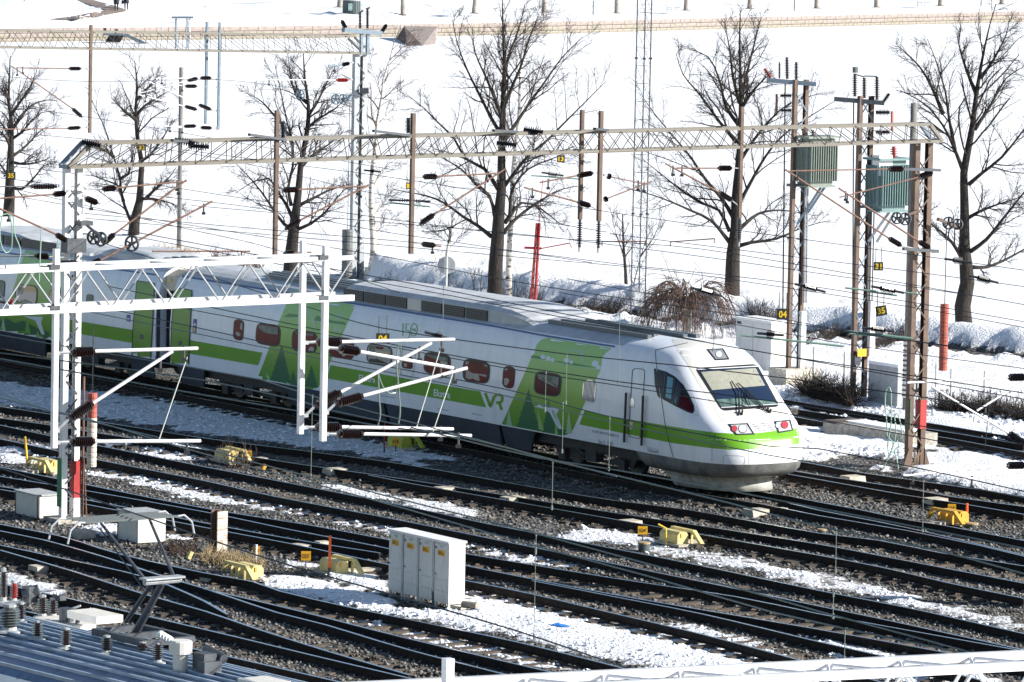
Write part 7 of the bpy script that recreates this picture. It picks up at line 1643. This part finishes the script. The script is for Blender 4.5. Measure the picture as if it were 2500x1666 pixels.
def hangsign(label, txt, x0, y0, x1, y1, z=6.4, tilt=0.):
    xm, ym = (x0+x1)/2, (y0+y1)/2; c = G(xm, ym, z); w = (x1-x0)*c.y/FPX; h = (y1-y0)*c.y/FPX; root = thing('hanging_number', label, 'number plate', c, 'black number plates on the wires')
    X = (Vector((1, .08, 0)).normalized() + Z3*tilt).normalized(); N_ = Vector((.08, -1, 0)).normalized(); Y = N_.cross(X)*-1 if N_.cross(X).z < 0 else N_.cross(X)
    mb = MB(); mb.box(c, (w, .02, h), (X, -N_, Y)); mb.build('plate', M['sign_black'], root); text_on('digits', txt, c + N_*.014 - X*w*.33 - Y*h*.33, X*w*.66, Y*h*.66, M['sign_yellow'], root, .03)
    mb = MB(); mb.tube(c + Y*h*.5 - X*w*.3, c + Y*h*.5 - X*w*.3 + Z3*.35, .008, 4); mb.tube(c + Y*h*.5 + X*w*.3, c + Y*h*.5 + X*w*.3 + Z3*.35, .008, 4); mb.build('hook', M['wire_dark'], root)
hangsign('black plate with yellow 35 in front of the tree at the left edge', '35', 16, 420, 38, 438); hangsign('black plate with yellow 22 partly behind the beige gantry, left', '22', 335, 352, 357, 368, 6.9); hangsign('black plate with yellow 13 under the beige gantry, right of the big middle tree', '13', 1360, 380, 1379, 397, 6.6)
hangsign('black plate with a yellow 1 beside a brown dropper post', '1', 991, 446, 1003, 462); hangsign('black plate with yellow 31 beside the mast with the bluish transformer', '31', 2133, 640, 2156, 661); hangsign('tilted black plate with yellow 35 low beside the mast with the bluish transformer', '35', 2138, 747, 2165, 771, 6.2, .18)
hangsign('black plate with yellow 04 in front of the greenish transformer mast', '04', 1896, 754, 1926, 781, 6.2); hangsign('black plate with yellow 04 hanging in front of a train window', '04', 918, 814, 951, 839, 6.3)
def section(label, x0, y0, x1, y1, z=6.4, kind='insulator_black', r=.10, arms=()):
    a = G(x0, y0, z); b = atY(x1, y1, a.y); root = thing('section_insulator', label, 'insulator', a, 'dark insulators hanging in the wires'); u = (b-a).normalized()
    insulator(a + u*.08, b - u*.08, r, root, kind, 9); mb = MB(); mb.tube(a - u*.12, a + u*.1, .03, 6); mb.tube(b - u*.1, b + u*.12, .03, 6); mb.build('end_fitting', M['wire_dark'], root)
    for (xa, ya, xb, yb) in arms: mb = MB(); mb.tube(atY(xa, ya, a.y), atY(xb, yb, a.y), .022, 5); mb.build('runner', M['wire_green'], root)
section('dark insulator hanging in the wires in front of the trunk right of the radio mast', 1700,706,1750,720); section('dark insulator in the wires just right of the number 04 plate', 1953,697,2003,710); section('dark insulator with green runners in front of the mast with the bluish transformer', 2140,702,2194,713, arms=((2063,703,2140,712),(2194,713,2240,718),(2120,712,2190,722)))
section('dark insulator on the wires in front of the trunk at the right edge', 2318,634,2360,640); section('dark insulator low on the trunk at the right edge', 2378,676,2425,688); section('brown insulator lying on the upper white cantilever tube', 1052,815,1090,826,6.9,'insulator_brown', .09); section('red brown insulator in front of the second car, on the white gantry', 12,739,44,746,7.2,'insulator_red',.11)
section('dark insulator with green runners low at the tall cabinet behind the nose', 1862,815,1900,818,5.8, arms=((1810,819,1990,838),(1990,838,2060,846))); section('dark insulator and runners between the mast and the wooden pole', 2118,802,2170,808,5.8, arms=((2060,808,2225,826),(2075,815,2230,828))); section('dark insulator with green runners left of the number 13 plate', 1332,423,1366,428,6.6, arms=((1296,429,1420,438),)); section('dark insulator with green runners behind the brown dropper post of plate 1', 960,489,1040,492,6.6,'insulator_black',.05, arms=((950,495,1050,505),)); section('dark ball shaped insulator beside the slender birch', 899,417,920,419,6.8,'insulator_black',.12)
# feeder insulators and outriggers on top of the beige gantry
for a, b, k_ in (((691,336),(690,297),9),((997,325),(997,288),9)): insulator(P2(*a), P2(*b), .10, g2, 'insulator_black', k_)
for a, b in (((205,347),(236,355)),((432,342),(465,350)),((466,357),(500,358)),((1284,317),(1315,322)),((1218,350),(1250,353))): insulator(P2(*a) - TD*.1, P2(*b) + TD*.2, .10, g2, 'insulator_black', 7)
for a, b in (((590,327),(693,341)),((893,318),(1000,331)),((402,341),(470,347)),((1186,317),(1260,322)),((1432,313),(1480,318))): bar('outrigger', P2(*a) + TD*.35, P2(*b) + TD*.05, .09, .06, 'dark_steel', g2)
# green earthing cables and jumper loops
root = thing('earthing_cable', 'two green earthing cable loops dangling in front of the concrete slab', 'cable', Gg(2170, 1150)); Y = Gg(2170, 1150).y
for P in ([(745,1165),(750,1120),(800,1010),(850,880),(820,820),(780,760),(775,620),(758,400),(770,250),(795,215),(825,260),(828,500),(825,640),(810,720),(800,800),(785,900),(800,985)], [(910,1155),(895,1060),(870,940),(920,885),(895,820),(950,780),(935,640),(915,560),(890,515),(868,560),(880,700),(870,820),(850,880)]):
    mb = MB(); mb.path(catmull([atY(2000+.2125*x, 900+.2125*y, Y) for x, y in P], .05), .018, 6); mb.build('cable', M['wire_green'], root)
root = thing('jumper_cable', 'grey jumper cables looping down in front of the Ekstra lettering', 'cable', P1(975, 950)); cb = scr(620, 540, 2.8)
for P in ([(985,860),(975,960),(990,1150),(1000,1300),(988,1385)], [(985,855),(1000,850),(1005,900),(990,1050)], [(850,1045),(855,1200),(865,1320),(848,1395)], [(850,1045),(880,1130),(930,1180),(968,1175),(985,1100)]):
    mb = MB(); mb.path(catmull([P1(*q) for q in cb(P)], .08), .014, 5); mb.build('cable', M['wire_copper'], root)
root = thing('green_cable', 'thin green cables looping down over the second car at the left edge', 'cable', P1(40, 640)); cb = scr(0, 480, 3.563)
for P in ([(20,160),(0,300),(10,420),(50,490),(100,450),(105,300),(90,180)], [(118,180),(130,330),(165,420),(180,500),(150,590)], [(362,270),(350,500),(340,740)], [(505,370),(520,560),(522,790)], [(20,160),(60,150),(118,180)]):
    mb = MB(); mb.path(catmull([P1(*q) for q in cb(P)], .06), .010, 5); mb.build('cable', M['wire_green'], root)
